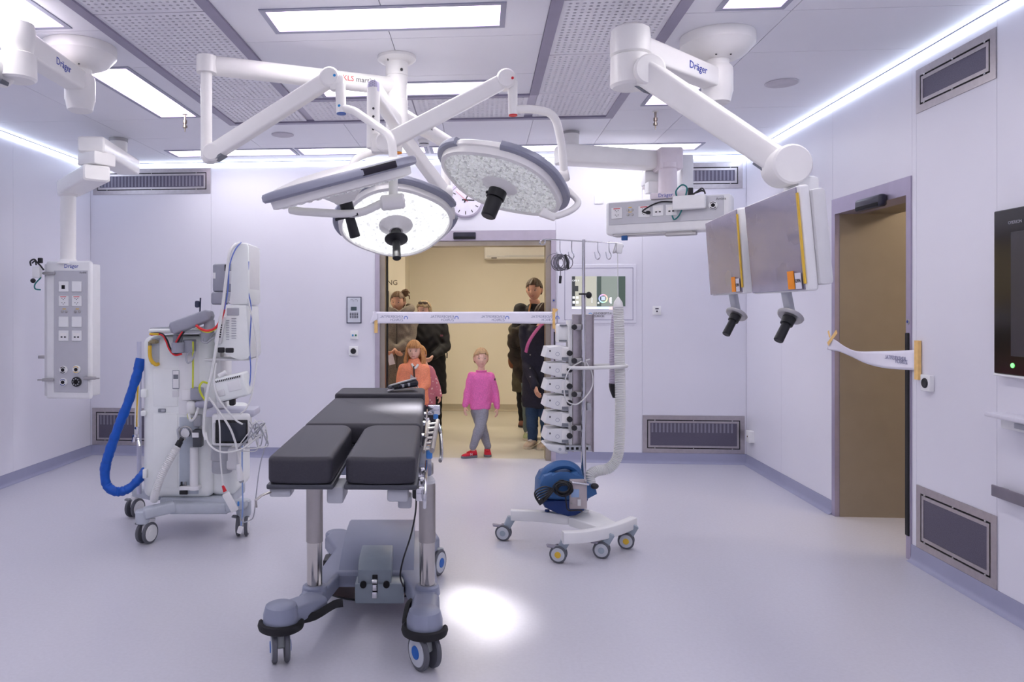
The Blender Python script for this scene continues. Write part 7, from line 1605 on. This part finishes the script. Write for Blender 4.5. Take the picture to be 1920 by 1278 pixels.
# ---------------- generic dressed adult
def adult(label, x, D, H, yaw, hx, hy, hs, skinm, hairm, hairspec, browm, jack, pants, shoe_m, arms, jl=.46, face=True, smile=0, hyaw=None, hpitch=0, coatw=1.0, feet=((-.09, 0), (.09, 0)), fem=0, toe=.17, sole=SOLEW, seed=1, legcols=None, vox=.011, lace=None, name_top='coat'):
    t = Thing('person', label, 'person', V(q(x, 0, D).x, D, 0), group='visitors in the corridor')
    X = q(x, 0, D).x; s = H / 1.75; B = Matrix.Rotation(yaw, 3, 'Z'); o = V(X, D, 0)
    W = lambda a, b, c: o + B @ V(a * s, b * s, c * s)
    hc = q(hx, hy, D - .02); nk = hc - V(0, 0, hs * .42) + V(0, .02, 0); sb = W(0, .02, 1.42)
    sh = {-1: W(-.185, .01, 1.40), 1: W(.185, .01, 1.40)}
    bm = nb(); torso(bm, [(W(0, 0, .84), .13 * s, .1 * s), (W(0, 0, .95), .16 * s, .115 * s), (W(0, 0, 1.1), .14 * s, .1 * s), (W(0, 0, 1.3), .165 * s, .11 * s), (W(0, .01, 1.41), .13 * s, .08 * s), (sb.lerp(nk, .35), .062 * s, .06 * s), (nk, .055 * s, .055 * s)], yaw)
    AR = []
    for sd, (el, wr) in arms.items(): AR.append((sh[sd], Vector(el), Vector(wr))); limb(bm, AR[-1], [.055 * s, .043 * s, .032 * s])
    LG = []
    for sd, (fx, fy) in zip((-1, 1), feet): a, b, c = W(sd * .085, 0, .90), W(sd * .09 * .5 + fx * .5, -.02 + fy * .5, .49), W(fx, fy + .03, .09); LG.append((a, b, c)); limb(bm, [a, b, c, c - V(0, 0, .03)], [.085 * s, .06 * s, .042 * s, .04 * s])
    ex = nb()
    for (a, b, c), sd in zip(AR, arms): d_ = (c - b).normalized(); hand_bm(ex, c, d_ + V(0, 0, -.1), V(-sd * .4, .5, .5), 1.0 * s, .8, -sd)
    head(t, ex, hc, hs, Mhead(yaw if hyaw is None else hyaw, hpitch), skinm, hairm, hairspec, browm, LIP, fem=fem, smile=smile, eyes=face, seed=seed)
    remesh_part(t, 'body', bm, skinm, vox, 3, extra=ex)
    bm = nb(); zb = 1.42 - jl - .42
    torso(bm, [(W(0, 0, zb), .215 * s * coatw, .155 * s), (W(0, 0, zb + .06), .22 * s * coatw, .16 * s), (W(0, 0, 1.02), .205 * s * coatw, .15 * s), (W(0, 0, 1.25), .21 * s * coatw, .145 * s), (W(0, .01, 1.38), .19 * s * coatw, .115 * s), (W(0, .01, 1.45), .11 * s, .085 * s), (sb.lerp(nk, .5), .08 * s, .075 * s)], yaw)
    for a, b, c in AR: limb(bm, [a, b, c - (c - b).normalized() * .01], [.085 * s, .072 * s, .055 * s])
    jk = remesh_part(t, name_top, bm, jack, vox, 4, disp=.003)
    bm = nb(); torso(bm, [(W(0, 0, .80), .13 * s, .11 * s), (W(0, 0, .92), .175 * s, .13 * s), (W(0, 0, 1.04), .165 * s, .12 * s)], yaw)
    for a, b, c in LG: limb(bm, [a, b, c], [.1 * s, .08 * s, .062 * s])
    remesh_part(t, 'trousers', bm, pants, vox, 3, disp=.003)
    for a, b, c in LG: p = c.copy(); p.z = 0; u = B @ V(0, -1, 0); shoe(t, p - u * .07, p + u * toe, .075, .095, shoe_m, sole, .25, lace)
    return t, jk, W, nk
HN = lambda x, y, d: q(x, y, d)
# woman in the grey coat
GC = fab('coat_tweed', (128, 118, 108), .5, 140, .35); bun = dict(thick=.055, front=.55, side=.02, back=-.6, balls=[((.28, .32, .42), (.2, .2, .2)), ((.36, .28, .52), (.12, .12, .14))], locks=[([(.2, .1, .5), (.45, .2, .55), (.55, .3, .42)], .03, .03), ([(.3, .2, .3), (.5, .3, .3), (.52, .36, .12)], .03, .03)])
t, jk, W, nk = adult('woman in a grey speckled coat with tied-up brown hair, left in the doorway', 744, 9.0, 1.70, .1, 746, 566, .235, SK2, mat('hair_brown', (104, 78, 56), .6, var=.2, scale=60), bun, BROWD, GC, fab('jeans_slate', (74, 78, 92)), fab('shoe_dark', (60, 56, 56)), {-1: (q(722, 640, 8.92), q(738, 654, 8.78)), 1: (q(768, 640, 8.92), q(744, 655, 8.78))}, jl=.62, hyaw=-.25, hpitch=.1, fem=.6, feet=((-.1, 0), (.08, .02)))
bm = nb(); tube(bm, smooth_pts([q(729, 583, 8.95), q(738, 585, 8.82), q(748, 590, 8.8), q(760, 583, 8.84), q(772, 578, 8.98), q(765, 576, 9.1)]), .04, 10, ry=.05); t.part('hood', bm, GC, jk); bm = nb(); tube(bm, [q(744, 600, 8.83), q(744, 640, 8.82), q(744, 690, 8.83)], .006, 6); t.part('button_seam', bm, fab('seam_dark', (70, 66, 62)), jk)
bm = nb(); cbox(bm, q(733, 673, 8.72), (.07, .003, .13), 0, rot=Matrix.Rotation(-.25, 4, 'Y')); lf = single('leaflet', bm, mat('paper', (228, 224, 232), .6), 'white sheet hanging from the hands of the woman in grey', 'leaflet', q(733, 673, 8.72))
# woman in black
pony = dict(thick=.06, front=.45, side=-.1, back=-.6, locks=[([(.2, .35, -.1), (.5, .3, -.32), (.62, .25, -.42)], .09, .07)])
t, jk, W, nk = adult('woman in a black coat with sunglasses pushed up on her grey-blond hair', 802, 9.3, 1.63, .1, 795, 582, .23, SK, mat('hair_ash', (140, 118, 92), .6, var=.22, scale=60), pony, BROWD, fab('coat_black', (26, 25, 28), .3, 60), fab('trouser_black', (22, 21, 24)), fab('shoe_mint', (140, 160, 132)), {-1: (q(776, 652, 9.2), q(776, 688, 9.1)), 1: (q(836, 650, 9.25), q(812, 668, 9.02))}, jl=.5, hyaw=-.5, hpitch=.05, coatw=1.15, fem=.5, feet=((-.12, .05), (.13, 0)), seed=7)
for s_ in (-1, 1): 
    bm = nb(); sphere(bm, q(793 + 4.5 * s_, 567.5, 9.15), (.03, .012, .02)); t.part('sunglasses_lens', bm, mat('glass_dark', (110, 96, 84), .15))
bm = nb(); tube(bm, smooth_pts([q(786, 568, 9.16), q(793, 565.5, 9.14), q(800, 567, 9.17), q(807, 576, 9.25)]), .006, 8); t.part('sunglasses_frame', bm, mat('frame_horn', (150, 140, 120), .3))
bm = nb(); tube(bm, smooth_pts([q(834, 659, 9.2), q(838, 661, 9.2), q(838, 671, 9.2)]), .008, 6); t.part('toggle', bm, DARK, jk); bm = nb(); cbox(bm, q(828, 629, 9.1), (.035, .01, .02), .003); t.part('sleeve_badge', bm, mat('badge_rose', (120, 70, 84), .6), jk)
# child in pink with white dots behind the girl
PD = bpy.data.materials.new('dotted_pink'); PD.use_nodes = True; nt = PD.node_tree; b_ = nt.nodes['Principled BSDF']; vo = nt.nodes.new('ShaderNodeTexVoronoi'); vo.inputs['Scale'].default_value = 26; tc = nt.nodes.new('ShaderNodeTexCoord'); nt.links.new(tc.outputs['Object'], vo.inputs['Vector']); rp = nt.nodes.new('ShaderNodeValToRGB'); rp.color_ramp.elements[0].position = .2; rp.color_ramp.elements[0].color = lin((238, 214, 220)) + [1]; rp.color_ramp.elements[1].position = .26; rp.color_ramp.elements[1].color = lin((206, 130, 150)) + [1]; nt.links.new(vo.outputs['Distance'], rp.inputs[0]); nt.links.new(rp.outputs[0], b_.inputs['Base Color']); b_.inputs['Roughness'].default_value = .85
D = 8.35; t = Thing('person', 'child in a dotted pink top, mostly hidden behind the girl in orange', 'person', V(q(797, 0, D).x, D, 0), group='visitors in the corridor'); X = q(797, 0, D).x
sh, el, wr = q(806, 694, D), q(816, 718, D), q(824, 740, D - .02); shl, ell, wrl = q(785, 694, D), q(782, 718, D), q(784, 740, D)
bm = nb(); torso(bm, [(V(X, D, .46), .08, .06), (V(X, D, .58), .09, .065), (V(X, D, .8), .09, .06), (V(X, D, .87), .05, .045), (V(X - .02, D, .93), .035, .035)], 0); limb(bm, [sh, el, wr], [.034, .028, .02]); limb(bm, [shl, ell, wrl], [.034, .028, .02])
LG = [(V(X + s * .05, D, .52), V(X + s * .055, D, .28), V(X + s * .055, D, .07)) for s in (-1, 1)]
for a, b, c in LG: limb(bm, [a, b, c, c - V(0, 0, .03)], [.055, .042, .03, .03])
ex = nb(); hand_bm(ex, wr, (.1, -.1, -1), (-.7, .3, 0), .6, .6, 1); hand_bm(ex, wrl, (0, -.1, -1), (.7, .3, 0), .6, .6, -1); head(t, ex, q(787, 664, D), .195, Mhead(-.2), SK, HB, dict(thick=.05, front=.5, side=.0, back=-.6), BROWB, LIP, fem=.7, seed=8); remesh_part(t, 'body', bm, SK, .01, 3, extra=ex)
bm = nb(); torso(bm, [(V(X, D, .44), .12, .09), (V(X, D, .6), .115, .085), (V(X, D, .8), .115, .075), (V(X, D, .86), .08, .06), (V(X, D, .885), .055, .05)], 0); limb(bm, [sh, el, wr], [.052, .046, .034]); limb(bm, [shl, ell, wrl], [.052, .046, .034]); remesh_part(t, 'pullover', bm, PD, .01, 4, disp=.0015)
bm = nb(); torso(bm, [(V(X, D, .42), .08, .07), (V(X, D, .52), .1, .078), (V(X, D, .58), .09, .07)], 0)
for a, b, c in LG: limb(bm, [a, b, c], [.066, .054, .042])
remesh_part(t, 'trousers', bm, fab('trouser_dark', (58, 60, 76)), .012, 3)
for a, b, c in LG: p = c.copy(); p.z = 0; shoe(t, p + V(0, .05, 0), p + V(0, -.11, 0), .055, .065, fab('shoe_lilac', (180, 150, 170)), SOLEW, .2, OFFW)
# man with the rucksack
short = dict(thick=.05, front=.48, side=.1, back=-.45)
t, jk, W, nk = adult('tall man with short dark hair and tan rucksack straps, right in the doorway', 1008, 8.8, 1.86, -.25, 1001.5, 543, .255, SK2, mat('hair_darkbrown', (72, 54, 40), .6, var=.25, scale=70), short, BROWD, fab('jacket_black', (36, 34, 36), .3, 50), fab('jeans_sage', (104, 118, 116)), fab('sneaker_lime', (164, 172, 130)), {-1: (q(968, 640, 8.75), q(990, 630, 8.55)), 1: (q(1042, 640, 8.8), q(1040, 690, 8.7))}, jl=.36, smile=1, hyaw=-.42, hpitch=.12, feet=((-.1, 0), (.12, .05)), lace=OFFW, toe=.2, vox=.01, name_top='jacket')
for x0, x1 in ((994, 992), (1021, 1024)): bm = nb(); tube(bm, smooth_pts([q(x0 + 2, 570, 8.82), q(x0 - 1, 577, 8.66), q(x1 - 1, 592, 8.58), q(x1, 615, 8.58), q(x1 + 1, 640, 8.6)]), .028, 8, ry=.007, up=V(1, 0, 0)); t.part('rucksack_strap', bm, fab('strap_tan', (168, 116, 70)), jk)
# olive jacket over his arm + brown bag
t = Thing('folded_jacket', 'dark olive padded jacket carried over the arm of the tall man', 'jacket', q(975, 716, 8.5)); bm = nb()
for x, y, rx, rz, dy in ((975, 622, .11, .07, 0), (963, 640, .075, .13, .01), (966, 665, .08, .12, .02), (981, 640, .09, .12, -.02), (983, 672, .06, .16, -.02), (977, 700, .055, .1, 0), (970, 690, .05, .12, .02), (992, 628, .07, .05, -.02)): sphere(bm, q(x, y, 8.55 + dy), (rx, .06, rz), 16, 12)
remesh_part(t, 'padded_shell', bm, fab('olive_dark', (66, 58, 46), .4, 40), .011, 4, disp=.006)
for x, y in ((966, 650), (972, 668)): bm = nb(); tube(bm, smooth_pts([q(x - 8, y, 8.50), q(x, y + 3, 8.475), q(x + 9, y, 8.49)]), .004, 6); t.part('quilt_seam', bm, fab('olive_seam', (44, 38, 30)))
t = Thing('shoulder_bag', 'small brown leather bag below the carried olive jacket', 'bag', q(960, 690, 8.62)); bm = nb(); sphere(bm, q(960, 676, 8.62), (.045, .05, .09), 16, 12); b = t.part('pouch', bm, mat('leather_brown', (140, 88, 52), .5, var=.1)); bm = nb(); tube(bm, smooth_pts([q(956, 668, 8.6), q(958, 655, 8.6), q(964, 645, 8.6)]), .008, 8); t.part('strap', bm, mat('leather_brown', (140, 88, 52), .5), b)
# person in the navy parka, partly behind the frame
t, jk, W, nk = adult('person in a navy parka and blue jeans standing behind the infusion pumps, pink scarf', 1012, 8.25, 1.60, -.5, 1018, 589, .23, SK2, mat('hair_umber', (66, 48, 38), .6, var=.25, scale=70), dict(thick=.05, front=.3, side=-.15, back=-.5), BROWD, fab('parka_navy', (38, 38, 54), .3, 60), fab('jeans_blue', (52, 76, 110)), fab('sneaker_beige', (196, 176, 156)), {-1: (q(990, 684, 8.2), q(1003, 724, 8.02)), 1: (q(1052, 680, 8.3), q(1050, 720, 8.2))}, jl=.52, hyaw=2.5, fem=.3, feet=((-.1, -.0), (.06, .03)), lace=OFFW, toe=.2, seed=9, name_top='parka')
bm = nb(); tube(bm, smooth_pts([q(1020, 604, 8.1), q(1010, 614, 8.02), q(998, 630, 7.98), q(990, 645, 7.98), q(986, 660, 8.0)]), .022, 8, ry=.012); t.part('scarf', bm, fab('scarf_pink', (190, 96, 150)), jk)
for y in (640, 665, 690, 706): bm = nb(); sphere(bm, q(994, y, 7.985), .007, 8, 6); t.part('snap_button', bm, ALU, jk)
# person far behind in black trousers and boots
t, jk, W, nk = adult('person in black trousers and brown boots standing farthest back at the right', 988, 9.75, 1.56, -.2, 1002, 594, .23, SK2, mat('hair_umber', (66, 48, 38), .6), dict(thick=.05, front=.48, side=-.1, back=-.6), BROWD, fab('coat_olive', (70, 64, 50), .3, 50), fab('trouser_black', (22, 21, 24)), fab('boot_brown', (92, 54, 42), .15), {-1: (q(966, 640, 9.7), q(972, 675, 9.6)), 1: (q(1012, 640, 9.7), q(1010, 675, 9.65))}, jl=.5, hyaw=-.3, feet=((-.06, 0), (.1, .05)), sole=mat('sole_dark', (40, 30, 28), .6), seed=10)
